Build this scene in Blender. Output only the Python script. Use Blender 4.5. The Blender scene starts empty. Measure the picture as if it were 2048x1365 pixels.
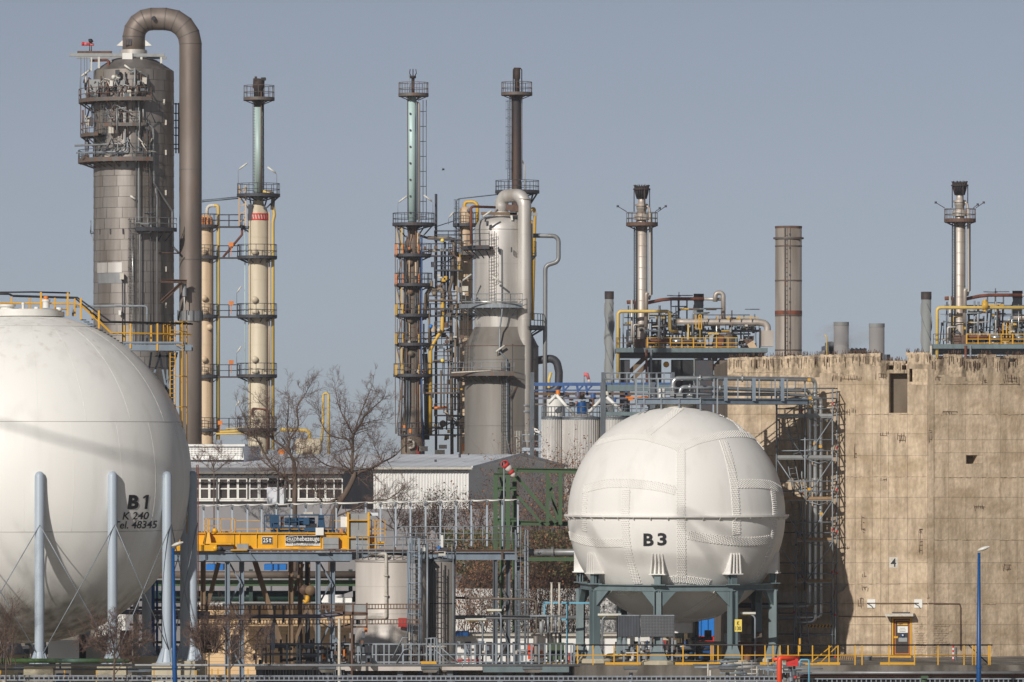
import bpy, math, random
from mathutils import Vector, Matrix
R_ = math.radians
rnd = random.Random(7)
SC = bpy.context.scene
COL = SC.collection

# ------------------------------------------------------------ camera, sky, sun, exposure
F, HV, CH = 11378.0, 905.0, 14.0      # telephoto: pixels per radian, horizon row, lens height in metres
cam = bpy.data.cameras.new('camera'); camo = bpy.data.objects.new('camera', cam); COL.objects.link(camo)
cam.sensor_width = 36; cam.lens = 200; cam.shift_y = (HV - 682.5) / 2048
cam.clip_start = 1; cam.clip_end = 20000
camo.location = (0, 0, CH); camo.rotation_euler = (R_(90), 0, 0)
SC.camera = camo

SUN_AZ, SUN_EL = -27.5, 27.5           # sun behind the camera, to its left
sundir = Vector((math.sin(R_(SUN_AZ)) * math.cos(R_(SUN_EL)), -math.cos(R_(SUN_AZ)) * math.cos(R_(SUN_EL)), math.sin(R_(SUN_EL))))
world = bpy.data.worlds.new('World'); SC.world = world; world.use_nodes = True
wn = world.node_tree.nodes; wl = world.node_tree.links
bg = wn['Background']; bg.inputs['Strength'].default_value = 0.056
sky = wn.new('ShaderNodeTexSky'); sky.sky_type = 'NISHITA'; sky.sun_disc = False
sky.sun_elevation = R_(SUN_EL); sky.sun_rotation = math.atan2(sundir.x, sundir.y)
sky.altitude = 100; sky.air_density = 0.35; sky.dust_density = 0.38; sky.ozone_density = 0.8
hs = wn.new('ShaderNodeHueSaturation'); hs.inputs['Saturation'].default_value = 0.58
wl.new(sky.outputs['Color'], hs.inputs['Color']); wl.new(hs.outputs['Color'], bg.inputs['Color'])
sun = bpy.data.lights.new('sun', 'SUN'); sun.energy = 3.75; sun.angle = R_(0.53); sun.color = (1.0, 0.955, 0.89)
suno = bpy.data.objects.new('sun', sun); COL.objects.link(suno)
suno.rotation_euler = (-sundir).to_track_quat('-Z', 'Y').to_euler()
SC.view_settings.view_transform = 'Standard'; SC.view_settings.look = 'None'
SC.view_settings.exposure = 0.08; SC.view_settings.gamma = 1.0
SC.view_settings.use_curve_mapping = False
SC.cycles.max_bounces = 6; SC.cycles.diffuse_bounces = 4; SC.cycles.glossy_bounces = 3
SC.cycles.volume_bounces = 0

# ------------------------------------------------------------ helpers
def P(u, v, Y, d=0.0):
    "photograph pixel at distance Y -> point (d pushes it away from the camera, metres)"
    return Vector(((u - 1024) * Y / F, Y + d, CH - (v - HV) * Y / F))
def hit(C, R, u, v):
    'where the line of sight of a photograph pixel meets a sphere'
    o = Vector((0, 0, CH)); d = Vector(((u - 1024) / F, 1, (HV - v) / F)).normalized(); m = o - C; b = m.dot(d); q = b * b - m.length_squared + R * R
    if q < 0: p = o - d * b; return C + (p - C).normalized() * R
    return o + d * (-b - math.sqrt(q))
class Fr:
    def __init__(s, Y): s.Y = Y; s.k = Y / F
    def p(s, u, v, d=0.0): return P(u, v, s.Y, d)
    def x(s, u): return (u - 1024) * s.k
    def z(s, v): return CH - (v - HV) * s.k

def lin(c):
    def f(x):
        x /= 255.0
        return x / 12.92 if x <= 0.04045 else ((x + 0.055) / 1.055) ** 2.4
    return (f(c[0]), f(c[1]), f(c[2]), 1)

MATS = {}
def mat(name, col, dirt=(60, 50, 40), amt=0.35, rough=0.55, metal=0.0, sc=0.8, streak=8.0, lo=0.42, hi=0.72,
        blotch=0.12, bsc=0.15, rust=None, rlo=0.58, rhi=0.7, rsc=0.5, rstreak=4.0, bump=0.0, bumpsc=6.0, vary=0.0, hstreak=False, fine=0.0):
    "weathered surface: base colour, streaky dirt, broad blotches, optional rust patches; colours given as sRGB"
    m = bpy.data.materials.new(name); m.use_nodes = True
    n = m.node_tree.nodes; l = m.node_tree.links
    b = n['Principled BSDF']; b.inputs['Roughness'].default_value = rough; b.inputs['Metallic'].default_value = metal
    geo = n.new('ShaderNodeNewGeometry')
    def noise(scale, st, detail=5, seed=0.0):
        mp = n.new('ShaderNodeMapping'); mp.inputs['Scale'].default_value = (scale / st, scale / st, scale) if hstreak and st > 1 else (scale, scale, scale / st)
        mp.inputs['Location'].default_value = (seed, seed * 1.7, seed * 0.3)
        l.new(geo.outputs['Position'], mp.inputs['Vector'])
        t = n.new('ShaderNodeTexNoise'); t.inputs['Scale'].default_value = 1.0; t.inputs['Detail'].default_value = detail
        l.new(mp.outputs['Vector'], t.inputs['Vector']); return t.outputs['Fac']
    def ramp(src, a, c):
        r = n.new('ShaderNodeMapRange'); r.inputs['From Min'].default_value = a; r.inputs['From Max'].default_value = c
        l.new(src, r.inputs['Value']); return r.outputs['Result']
    def mul(a, k):
        q = n.new('ShaderNodeMath'); q.operation = 'MULTIPLY'; l.new(a, q.inputs[0]); q.inputs[1].default_value = k; return q.outputs[0]
    def mix(fac, a, c):
        q = n.new('ShaderNodeMixRGB'); l.new(fac, q.inputs['Fac'])
        if isinstance(a, tuple): q.inputs['Color1'].default_value = a
        else: l.new(a, q.inputs['Color1'])
        q.inputs['Color2'].default_value = c; return q.outputs['Color']
    s = rnd.random() * 50
    c = mix(mul(ramp(noise(sc, streak, 6, s), lo, hi), amt), lin(col), lin(dirt))
    if rust: c = mix(ramp(noise(rsc, rstreak, 7, s + 9), rlo, rhi), c, lin(rust))
    hv = n.new('ShaderNodeHueSaturation'); l.new(c, hv.inputs['Color'])
    q = n.new('ShaderNodeMath'); q.operation = 'MULTIPLY_ADD'; l.new(noise(bsc, 1, 3, s + 21), q.inputs[0])
    q.inputs[1].default_value = blotch * 4; q.inputs[2].default_value = 1 - blotch * 2
    val = q.outputs[0]
    if fine:                                               # pitted grain
        fr_ = n.new('ShaderNodeMath'); fr_.operation = 'MULTIPLY_ADD'; l.new(ramp(noise(7, 2.0, 8, s + 33), 0.3, 0.7), fr_.inputs[0]); fr_.inputs[1].default_value = fine; fr_.inputs[2].default_value = 1 - fine * .55
        f2 = n.new('ShaderNodeMath'); f2.operation = 'MULTIPLY'; l.new(val, f2.inputs[0]); l.new(fr_.outputs[0], f2.inputs[1]); val = f2.outputs[0]
    if vary:
        oi = n.new('ShaderNodeObjectInfo'); w = n.new('ShaderNodeMath'); w.operation = 'MULTIPLY_ADD'
        l.new(oi.outputs['Random'], w.inputs[0]); w.inputs[1].default_value = vary; w.inputs[2].default_value = 1 - vary / 2
        w2 = n.new('ShaderNodeMath'); w2.operation = 'MULTIPLY'; l.new(val, w2.inputs[0]); l.new(w.outputs[0], w2.inputs[1]); val = w2.outputs[0]
    l.new(val, hv.inputs['Value']); l.new(hv.outputs['Color'], b.inputs['Base Color'])
    if bump:
        bp = n.new('ShaderNodeBump'); bp.inputs['Strength'].default_value = bump; bp.inputs['Distance'].default_value = 0.056
        l.new(noise(bumpsc, 1, 6, s + 3), bp.inputs['Height']); l.new(bp.outputs['Normal'], b.inputs['Normal'])
    MATS[name] = m
    return m

class MB:
    "collects shapes, then links them as ONE mesh object"
    def __init__(s): s.v = []; s.f = []; s.sm = []
    def add(s, vs, fs, smooth=False):
        o = len(s.v); s.v.extend([tuple(x) for x in vs]); s.f.extend([tuple(o + i for i in f) for f in fs]); s.sm.extend([smooth] * len(fs)); return s
    def hexa(s, c):
        return s.add(c, [(3, 2, 1, 0), (4, 5, 6, 7), (0, 1, 5, 4), (1, 2, 6, 5), (2, 3, 7, 6), (3, 0, 4, 7)])
    def box(s, a, b):
        x0, x1 = sorted((a[0], b[0])); y0, y1 = sorted((a[1], b[1])); z0, z1 = sorted((a[2], b[2]))
        return s.hexa([(x0, y0, z0), (x1, y0, z0), (x1, y1, z0), (x0, y1, z0), (x0, y0, z1), (x1, y0, z1), (x1, y1, z1), (x0, y1, z1)])
    def bar(s, p, q, w, h=None, up=(0, 0, 1)):
        p, q = Vector(p), Vector(q); d = (q - p)
        if d.length < 1e-6: return s
        d.normalize(); up = Vector(up)
        if abs(d.dot(up)) > 0.95: up = Vector((0, 1, 0))
        a = d.cross(up).normalized(); c = a.cross(d).normalized(); h = w if h is None else h
        A = a * (w / 2); C = c * (h / 2)
        return s.hexa([p - A - C, p + A - C, p + A + C, p - A + C, q - A - C, q + A - C, q + A + C, q - A + C])
    def hbeam(s, p, q, w, h, t=0.03, up=(0, 0, 1)):
        p, q = Vector(p), Vector(q); d = (q - p).normalized(); up = Vector(up)
        if abs(d.dot(up)) > 0.95: up = Vector((0, 1, 0))
        a = d.cross(up).normalized(); c = a.cross(d).normalized()
        o = c * (h / 2 - t / 2)
        s.bar(p + o, q + o, w, t, up); s.bar(p - o, q - o, w, t, up); s.bar(p, q, t, h - 2 * t, up); return s
    def tube(s, pts, r, n=8, caps=True, smooth=True):
        pts = [Vector(p) for p in pts]; m = len(pts)
        rr = r if isinstance(r, (list, tuple)) else [r] * m
        d0 = (pts[1] - pts[0]).normalized()
        ref = Vector((0, 0, 1)) if abs(d0.z) < 0.9 else Vector((0, 1, 0))
        a = d0.cross(ref).normalized(); vs = []
        for i, p in enumerate(pts):
            din = (p - pts[i - 1]).normalized() if i else d0
            dout = (pts[i + 1] - p).normalized() if i < m - 1 else din
            t = (din + dout)
            t = din if t.length < 1e-6 else t.normalized()
            a = (a - t * a.dot(t))
            a = a.normalized() if a.length > 1e-6 else t.orthogonal().normalized()
            b = t.cross(a)
            for k in range(n):
                an = 2 * math.pi * k / n
                vs.append(p + (a * math.cos(an) + b * math.sin(an)) * rr[i])
        fs = [(i * n + k, i * n + (k + 1) % n, (i + 1) * n + (k + 1) % n, (i + 1) * n + k) for i in range(m - 1) for k in range(n)]
        o = len(s.v); s.add(vs, fs, smooth)
        if caps: s.add([], []); s.f.append(tuple(o + k for k in reversed(range(n)))); s.f.append(tuple(o + (m - 1) * n + k for k in range(n))); s.sm.extend([False, False])
        return s
    def lathe(s, prof, c, n=32, a0=0.0, a1=360.0, smooth=True, axis='Z'):
        "profile of (radius, height) turned about an axis through c; angle 0 faces the camera"
        full = abs(a1 - a0) >= 359.9; k = n if full else n + 1
        vs = []
        for i in range(k):
            an = R_(a0 + (a1 - a0) * i / n); sx, sy = math.sin(an), -math.cos(an)
            for r, z in prof:
                if axis == 'Z': vs.append((c[0] + r * sx, c[1] + r * sy, c[2] + z))
                elif axis == 'Y': vs.append((c[0] + r * sx, c[1] + z, c[2] + r * sy))
                else: vs.append((c[0] + z, c[1] + r * sx, c[2] + r * sy))
        m = len(prof); fs = []
        for i in range(n):
            j = (i + 1) % k
            for t in range(m - 1): fs.append((i * m + t, j * m + t, j * m + t + 1, i * m + t + 1))
        return s.add(vs, fs, smooth)
    def cyl(s, c, r, z0, z1, n=24, smooth=True):
        s.lathe([(r, z0), (r, z1)], c, n, smooth=smooth)
        for z, rev in ((z0, True), (z1, False)):
            vs = [(c[0] + r * math.sin(2 * math.pi * i / n), c[1] - r * math.cos(2 * math.pi * i / n), c[2] + z) for i in range(n)]
            s.add(vs, [tuple(reversed(range(n))) if rev else tuple(range(n))])
        return s
    def build(s, name, m, parent=None, kind=None, shape=None):
        me = bpy.data.meshes.new(name); o = bpy.data.objects.new(name, me); COL.objects.link(o)
        off = Vector((0, 0, 0))
        if parent is not None: off = WLOC[parent.name]; o.parent = parent
        WLOC[o.name] = off
        me.from_pydata([(x[0] - off.x, x[1] - off.y, x[2] - off.z) for x in s.v], [], s.f)
        me.polygons.foreach_set('use_smooth', s.sm)
        me.materials.append(m if not isinstance(m, str) else MATS[m]); me.update()
        if kind: o['kind'] = kind
        return o
WLOC = {}
def thing(name, label, cat, loc, group=None):
    o = bpy.data.objects.new(name, None); COL.objects.link(o); o.location = loc
    o.empty_display_size = 0.5; WLOC[o.name] = Vector(loc); return tag(o, label, cat, group)
def tag(o, label, cat, group=None):
    o['label'] = label; o['category'] = cat
    if group: o['group'] = group
    return o
def struct(mb, name, m):
    o = mb.build(name, m); o['kind'] = 'structure'; return o
def mesh_of(mb, name, m):
    me = bpy.data.meshes.new(name); me.from_pydata(mb.v, [], mb.f); me.polygons.foreach_set('use_smooth', mb.sm)
    me.materials.append(MATS[m] if isinstance(m, str) else m); me.update(); return me
def piece(me, name, loc, parent=None, rot=(0, 0, 0), scale=None):
    "another object of a shared mesh; loc is a world point"
    o = bpy.data.objects.new(name, me); COL.objects.link(o)
    off = WLOC[parent.name] if parent is not None else Vector((0, 0, 0))
    if parent is not None: o.parent = parent
    o.location = Vector(loc) - off; o.rotation_euler = rot
    if scale: o.scale = scale
    WLOC[o.name] = Vector(loc); return o
def fillet(pts, rad, n=6):
    pts = [Vector(p) for p in pts]; out = [pts[0]]
    for i in range(1, len(pts) - 1):
        a, b, c = pts[i - 1], pts[i], pts[i + 1]; u = (a - b); w = (c - b)
        lu, lw = u.length, w.length; u.normalize(); w.normalize(); ang = u.angle(w)
        if ang > math.pi - 0.02: out.append(b); continue
        t = min(rad / math.tan(ang / 2), lu * 0.49, lw * 0.49); r = t * math.tan(ang / 2)
        ctr = b + (u + w).normalized() * (r / math.sin(ang / 2)); e0 = (b + u * t) - ctr; e1 = (b + w * t) - ctr
        tot = e0.angle(e1); nn = max(2, int(n))
        for k in range(nn + 1):
            f = k / nn; out.append(ctr + (e0 * math.sin((1 - f) * tot) + e1 * math.sin(f * tot)) / math.sin(tot))
    out.append(pts[-1]); return out
def pipe(name, fr, pts, rpx, m, parent=None, bend=None, n=10, seg=6, flanges=(), smooth=True, label=None, cat='pipe', group=None):
    "pipe along photograph points (u, v[, depth]) of a frame"
    q = [fr.p(*p) for p in pts]; r = rpx * fr.k
    b = MB(); b.tube(fillet(q, (bend if bend else rpx * 2.6) * fr.k, seg), r, n, smooth=smooth)
    for p in flanges:
        c = fr.p(*p[:2], *(p[2:3] if len(p) > 2 else ())); ax = p[3] if len(p) > 3 else 'Z'
        e = {'X': Vector((1, 0, 0)), 'Y': Vector((0, 1, 0)), 'Z': Vector((0, 0, 1))}[ax] * r * 0.35
        b.tube([c - e, c + e], r * 1.55, n + 2, smooth=False)
    o = b.build(name, m, parent)
    if parent is None: tag(o, label, cat, group)
    return o
def rail(mb, pts, h=1.1, r=0.03, mids=(0.5,), sp=1.6, closed=False, n=5, post=True):
    "posts and rails over a polyline of deck points"
    pts = [Vector(p) for p in pts]
    if closed: pts = pts + [pts[0]]
    for f in tuple(mids) + (1.0,): mb.tube([p + Vector((0, 0, h * f)) for p in pts], r, n)
    if post:
        for a, b in zip(pts[:-1], pts[1:]):
            k = max(1, round((b - a).length / sp))
            for i in range(k): q = a.lerp(b, i / k); mb.tube([q, q + Vector((0, 0, h))], r, n)
        if not closed: mb.tube([pts[-1], pts[-1] + Vector((0, 0, h))], r, n)
    return mb
def adir(a): a = R_(a); return Vector((math.sin(a), -math.cos(a), 0))
def ring_platform(parent, c, rin, rout, a0=0, a1=360, m='dark_steel', h=1.15, t=0.12, brackets=8, rr=0.03, sp=22, mr=None, cone=0.9, gap=None):
    "curved walkway round a column: deck, toe plate, brackets; its railing is a sub-part"
    full = abs(a1 - a0) >= 359; n = max(4, int(abs(a1 - a0) / 10))
    b = MB(); b.lathe([(rin, 0), (rout, 0), (rout, -t), (rin, -t), (rin, 0)], c, n, a0, a1, smooth=False)
    b.lathe([(rout, 0.14), (rout + 0.02, 0.14), (rout + 0.02, -t - 0.04), (rout, -t - 0.04)], c, n, a0, a1, smooth=False)
    for i in range(brackets):
        a = a0 + (a1 - a0) * ((i + 0.5) / brackets); d = adir(a); p = Vector(c)
        b.bar(p + d * (rout - 0.05) + Vector((0, 0, -t)), p + d * rin + Vector((0, 0, -t - cone)), 0.09)
        b.bar(p + d * (rout - 0.05) + Vector((0, 0, -t - 0.06)), p + d * rin + Vector((0, 0, -t - 0.06)), 0.1)
    o = b.build('platform', m, parent)
    k = max(3, int(abs(a1 - a0) / sp)); rb = MB()
    pts = [Vector(c) + adir(a0 + (a1 - a0) * i / (k * 2)) * (rout - 0.03) for i in range(k * 2 + (0 if full else 1))]
    for f in (0.5, 1.0): rb.tube([p + Vector((0, 0, h * f)) for p in (pts + [pts[0]] if full else pts)], rr, 5)
    for p in pts[::2]: rb.tube([p, p + Vector((0, 0, h))], rr, 5)
    rb.build('railing', mr or m, o); return o
def box_platform(parent, x0, x1, y0, y1, z, m='dark_steel', h=1.1, t=0.18, sides='FBLR', rr=0.03, sp=1.4, mr=None, name='platform'):
    b = MB(); b.box((x0, y0, z - t), (x1, y1, z))
    o = b.build(name, m, parent); rb = MB(); e = 0.04
    A, B, C, D = (x0 + e, y0 + e, z), (x1 - e, y0 + e, z), (x1 - e, y1 - e, z), (x0 + e, y1 - e, z)
    for s_, p, q in (('F', A, B), ('R', B, C), ('B', C, D), ('L', D, A)):
        if s_ in sides: rail(rb, [p, q], h, rr, sp=sp)
    if rb.v: rb.build('railing', mr or m, o)
    return o
def ladder(parent, p0, p1, w=0.45, m='galv', cage=True, face=(0, -1, 0), r=0.03, step=0.3, start=2.2, cr=0.38, name='ladder'):
    "ladder from foot p0 to head p1 with safety hoops on its face side"
    p0, p1 = Vector(p0), Vector(p1); d = p1 - p0; L = d.length; d.normalize(); f = Vector(face).normalized(); s = d.cross(f).normalized()
    b = MB()
    for q in (-w / 2, w / 2): b.tube([p0 + s * q, p1 + s * q], r, 4)
    for i in range(1, int(L / step)): b.tube([p0 + d * step * i - s * w / 2, p0 + d * step * i + s * w / 2], r * 0.7, 3)
    if cage and L > start + 0.5:
        ks = [(-0.9, 0.15), (-0.75, 0.75), (0, 1.0), (0.75, 0.75), (0.9, 0.15)]
        hz = start
        while hz < L + 0.01:
            q = p0 + d * hz; b.tube([q - s * w / 2] + [q + s * (cr * a) + f * (cr * 1.7 * e) for a, e in ks] + [q + s * w / 2], r * 0.7, 3); hz += 0.9
        for a, e in ks[1:4]:
            o = s * (cr * a) + f * (cr * 1.7 * e); b.tube([p0 + d * start + o, p1 + o], r * 0.6, 3)
    return b.build(name, m, parent)
def floodlight(parent, base, h, lean=1, L=0.9, r=0.07, m='galv', mh='lamp_white'):
    "pole with a tilted tube lamp, as on refinery walkways"
    base = Vector(base); b = MB(); top = base + Vector((0, 0, h)); k = top + Vector((0.22 * lean, 0, 0.2))
    b.tube([base, top, k], 0.035, 5); o = b.build('lamp_pole', m, parent)
    c = MB(); c.tube([k - Vector((0.1 * lean, 0, 0.07)), k + Vector((L * 0.75 * lean, 0, L * 0.55))], r * 1.5, 6); c.build('lamp_head', mh, o); return o
def text_mesh(s, size=1.0, shear=0.0, bold=0.0, spacing=1.0):
    "lettering as flat triangles in X (right) and Z (up), centred; returns verts, faces, width, height"
    cu = bpy.data.curves.new('text', 'FONT'); cu.body = s; cu.size = size; cu.shear = shear; cu.offset = bold; cu.space_character = spacing
    cu.resolution_u = 3; cu.fill_mode = 'FRONT'
    o = bpy.data.objects.new('text', cu); COL.objects.link(o)
    dg = bpy.context.evaluated_depsgraph_get(); me = o.evaluated_get(dg).to_mesh()
    vs = [tuple(v.co) for v in me.vertices]; fs = [tuple(p.vertices) for p in me.polygons]
    o.evaluated_get(dg).to_mesh_clear(); bpy.data.objects.remove(o); bpy.data.curves.remove(cu)
    xs = [v[0] for v in vs]; ys = [v[1] for v in vs]; cx, cy = (min(xs) + max(xs)) / 2, (min(ys) + max(ys)) / 2
    return [(v[0] - cx, 0.0, v[1] - cy) for v in vs], fs, max(xs) - min(xs), max(ys) - min(ys)
def lettering(s, centre, w, h, m, parent, name='lettering', shear=0.0, bold=0.0, wrap=None, spacing=1.0, xdir=(1, 0, 0)):
    "words fitted to width w and height h (metres) around a point; wrap maps each vertex onto a surface"
    vs, fs, tw, th = text_mesh(s, 1.0, shear, bold, spacing); b = MB(); xd = Vector(xdir)
    pts = [Vector(centre) + xd * (v[0] * w / tw) + Vector((0, 0, v[2] * h / th)) for v in vs]
    if wrap: pts = [wrap(p) for p in pts]
    b.add(pts, fs); return b.build(name, m, parent)
# ------------------------------------------------------------ materials (real-world base colours)
mat('sphere_white', (231, 229, 224), (150, 146, 138), 0.25, 0.6, 0, 0.9, 10, 0.5, 0.8, 0.03)
mat('riveted_white', (222, 219, 214), (176, 170, 160), 0.35, 0.6, 0, 1.2, 6, 0.5, 0.85, 0.03)
mat('seam_grey', (176, 172, 166), (120, 116, 110), 0.5, 0.6)
mat('stain', (120, 116, 106), (70, 66, 58), 0.6, 0.9, 0, 2, 3)
mat('post_blue', (164, 175, 186), (112, 122, 124), 0.3, 0.45, 0, 1.5, 6, 0.5, 0.8, 0.05)
mat('galv', (140, 147, 154), (92, 94, 94), 0.5, 0.5, 0.25, 3, 3, 0.4, 0.7, 0.08)
mat('galv_dark', (96, 103, 110), (60, 60, 58), 0.5, 0.55, 0.25, 3, 3, 0.4, 0.7, 0.08)
mat('steel_blue', (118, 130, 142), (74, 78, 82), 0.4, 0.5, 0.1, 2, 4, 0.45, 0.75, 0.06)
mat('frame_green', (102, 117, 120), (58, 66, 66), 0.4, 0.5, 0, 2, 5, 0.45, 0.75, 0.06)
mat('dark_steel', (62, 64, 70), (86, 62, 46), 0.6, 0.6, 0.2, 2, 2, 0.5, 0.7, 0.1)
mat('walk_steel', (96, 92, 88), (112, 72, 46), 0.7, 0.6, 0.2, 2.5, 2, 0.45, 0.65, 0.1)
mat('rusty_steel', (104, 80, 66), (66, 46, 36), 0.6, 0.7, 0.1, 3, 2, 0.4, 0.65, 0.12)
mat('rust', (118, 66, 44), (70, 42, 34), 0.7, 0.8, 0, 1.6, 2, 0.4, 0.65, 0.12)
mat('brown_frame', (120, 98, 74), (74, 60, 46), 0.5, 0.7, 0, 1.6, 4, 0.4, 0.7, 0.08)
mat('clad_sheet', (146, 140, 135), (112, 102, 92), 0.75, 0.5, 0.5, 0.8, 10, 0.38, 0.62, 0.08, rust=(150, 134, 104), rlo=0.6, rhi=0.75, rsc=0.35, rstreak=20, vary=0.18)
mat('clad_body', (116, 110, 106), (60, 54, 48), 0.6, 0.55, 0.3, 0.7, 9, 0.4, 0.65)
mat('overhead_pipe', (130, 119, 111), (104, 92, 84), 0.7, 0.55, 0.35, 0.6, 5, 0.4, 0.62, 0.1, rust=(136, 112, 92), rlo=0.58, rhi=0.78, rsc=0.5, rstreak=3)
mat('silver_clad', (196, 192, 187), (140, 132, 122), 0.6, 0.5, 0.35, 0.7, 12, 0.42, 0.66, 0.06)
mat('silver_pipe', (200, 196, 190), (146, 132, 118), 0.55, 0.48, 0.35, 1.0, 8, 0.42, 0.66, 0.08, rust=(146, 100, 70), rlo=0.66, rhi=0.78, rsc=0.6, rstreak=9)
mat('grey_clad', (122, 118, 113), (100, 92, 82), 0.7, 0.6, 0.15, 0.6, 12, 0.4, 0.64, 0.08, rust=(128, 92, 70), rlo=0.68, rhi=0.8, rsc=0.4, rstreak=8)
mat('alu_pipe', (192, 194, 194), (120, 122, 120), 0.4, 0.3, 0.7, 2, 6, 0.45, 0.75, 0.05)
mat('grey_pipe', (138, 140, 142), (96, 92, 86), 0.5, 0.45, 0.3, 1.2, 5, 0.42, 0.68, 0.08)
mat('dark_pipe', (70, 70, 76), (50, 44, 40), 0.5, 0.5, 0.3, 1.5, 5)
mat('violet_pipe', (104, 102, 116), (70, 66, 72), 0.5, 0.45, 0.25, 1.2, 1)
mat('brown_pipe', (104, 92, 82), (66, 58, 50), 0.6, 0.6, 0.1, 1.2, 2)
mat('mossy_pipe', (98, 124, 116), (58, 88, 38), 1.0, 0.7, 0, 0.25, 1, 0.42, 0.58, 0.08)
mat('green_pipe', (36, 62, 54), (26, 40, 34), 0.5, 0.5, 0, 1, 1)
mat('green_steel', (62, 88, 57), (62, 64, 44), 0.55, 0.6, 0, 1.2, 3, 0.42, 0.68, 0.08)
mat('beige_paint', (212, 200, 176), (150, 128, 98), 0.55, 0.5, 0, 0.6, 14, 0.45, 0.72, 0.05)
mat('beige_worn', (204, 180, 148), (140, 104, 76), 0.65, 0.55, 0, 0.8, 12, 0.4, 0.68, 0.06)
mat('brown_column', (138, 122, 102), (84, 76, 68), 0.8, 0.6, 0.15, 1.0, 14, 0.38, 0.6, 0.1, rust=(138, 92, 62), rlo=0.58, rhi=0.72, rsc=0.7, rstreak=12)
mat('yellow_paint', (206, 164, 56), (150, 116, 50), 0.5, 0.5, 0, 1.5, 5, 0.45, 0.75, 0.06)
mat('pale_yellow', (208, 178, 98), (150, 124, 66), 0.5, 0.5, 0, 1.2, 5, 0.45, 0.75, 0.06)
mat('safety_yellow', (206, 154, 34), (150, 108, 40), 0.4, 0.5, 0, 2, 3, 0.5, 0.8, 0.05)
mat('crane_yellow', (224, 164, 10), (140, 96, 30), 0.65, 0.4, 0, 1.2, 4, 0.45, 0.75, 0.04)
mat('orange_paint', (214, 122, 40), (150, 80, 34), 0.4, 0.5)
mat('turquoise_stack', (172, 194, 192), (92, 84, 62), 0.7, 0.5, 0.1, 1.0, 16, 0.44, 0.64, 0.06, rust=(112, 82, 50), rlo=0.62, rhi=0.74, rsc=0.9, rstreak=14)
mat('teal_stack', (176, 198, 196), (112, 138, 132), 0.5, 0.5, 0.1, 0.9, 14, 0.45, 0.7, 0.06)
mat('soot', (40, 34, 34), (74, 54, 42), 0.6, 0.75, 0.1, 1.4, 3, 0.42, 0.68, 0.12)
mat('soot_stack', (50, 44, 46), (84, 60, 44), 0.7, 0.7, 0.1, 0.8, 8, 0.45, 0.72, 0.1)
mat('stainless', (184, 175, 165), (134, 114, 96), 0.6, 0.5, 0.4, 0.9, 8, 0.44, 0.68, 0.08)
mat('chimney_metal', (170, 160, 150), (112, 98, 86), 0.6, 0.5, 0.3, 0.8, 9, 0.42, 0.66, 0.06)
mat('stack_grey', (130, 132, 132), (82, 80, 76), 0.6, 0.7, 0, 0.5, 8)
mat('far_stack', (134, 130, 128), (116, 112, 108), 0.6, 0.7, 0, 0.4, 8)
mat('concrete', (193, 173, 148), (116, 98, 76), 0.6, 0.9, 0, 2.4, 9, 0.42, 0.74, 0.11, rust=(160, 140, 114), rlo=0.46, rhi=0.72, rsc=0.5, rstreak=0.45, bump=0.7, bumpsc=4, vary=0.12, fine=0.32)
mat('concrete_core', (110, 98, 84), (74, 64, 54), 0.6, 0.95, 0, 1, 4, bump=0.4)
mat('crumbled', (188, 168, 142), (112, 98, 80), 0.9, 0.95, 0, 2.2, 10, 0.46, 0.68, 0.1, bump=1.0, bumpsc=6, vary=0.12, fine=0.7)
mat('terrace', (118, 112, 104), (62, 56, 48), 0.8, 0.9, 0, 0.9, 5, 0.4, 0.62, 0.1, bump=0.4)
mat('footing', (190, 180, 156), (128, 116, 96), 0.5, 0.9, 0, 1, 4, bump=0.2)
mat('cream_wall', (216, 184, 142), (164, 130, 96), 0.4, 0.8, 0, 0.8, 1)
mat('ground', (168, 158, 142), (72, 66, 56), 0.7, 0.95, 0, 0.12, 1, 0.4, 0.62, 0.1, bump=0.3, bumpsc=1)
mat('road', (84, 82, 80), (64, 62, 60), 0.5, 0.9, 0, 0.3, 1)
mat('white_sheet', (226, 224, 220), (176, 170, 160), 0.3, 0.45, 0, 0.6, 8, 0.5, 0.8, 0.03)
mat('roof_grey', (218, 221, 226), (128, 130, 132), 0.4, 0.5, 0.1, 0.3, 1)
mat('render_grey', (140, 138, 140), (88, 84, 82), 0.4, 0.85, 0, 0.4, 4)
mat('frame_white', (224, 222, 216), (170, 164, 156), 0.3, 0.5)
mat('tank_beige', (194, 186, 178), (130, 116, 102), 0.5, 0.5, 0.1, 0.7, 10, 0.44, 0.7, 0.05)
mat('tank_grey', (146, 140, 134), (100, 92, 84), 0.6, 0.5, 0.2, 0.8, 8, 0.42, 0.68, 0.06)
mat('bark', (104, 88, 76), (58, 48, 42), 0.7, 0.9, 0, 4, 4)
mat('twig', (118, 96, 86), (64, 50, 46), 0.6, 0.9, 0, 2, 1)
mat('red_twig', (72, 40, 36), (46, 30, 28), 0.6, 0.9, 0, 2, 1)
mat('brown_leaf', (158, 112, 80), (86, 64, 48), 0.7, 0.9, 0, 1.5, 1, 0.4, 0.62, 0.2)
mat('green_leaf', (92, 98, 58), (70, 66, 42), 0.6, 0.9, 0, 1.5, 1)
mat('blue_paint', (8, 70, 126), (8, 58, 108), 0.4, 0.42, 0, 1, 4, 0.5, 0.8, 0.05)
mat('hoist_blue', (16, 66, 100), (14, 40, 60), 0.5, 0.5, 0, 2, 2)
mat('bridge_blue', (52, 86, 138), (36, 56, 92), 0.5, 0.5, 0, 1.5, 3)
mat('bright_blue', (18, 108, 184), (14, 92, 164), 0.3, 0.45)
mat('light_blue', (104, 168, 192), (84, 130, 150), 0.4, 0.5)
mat('red_paint', (196, 40, 36), (140, 30, 28), 0.4, 0.5)
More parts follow.
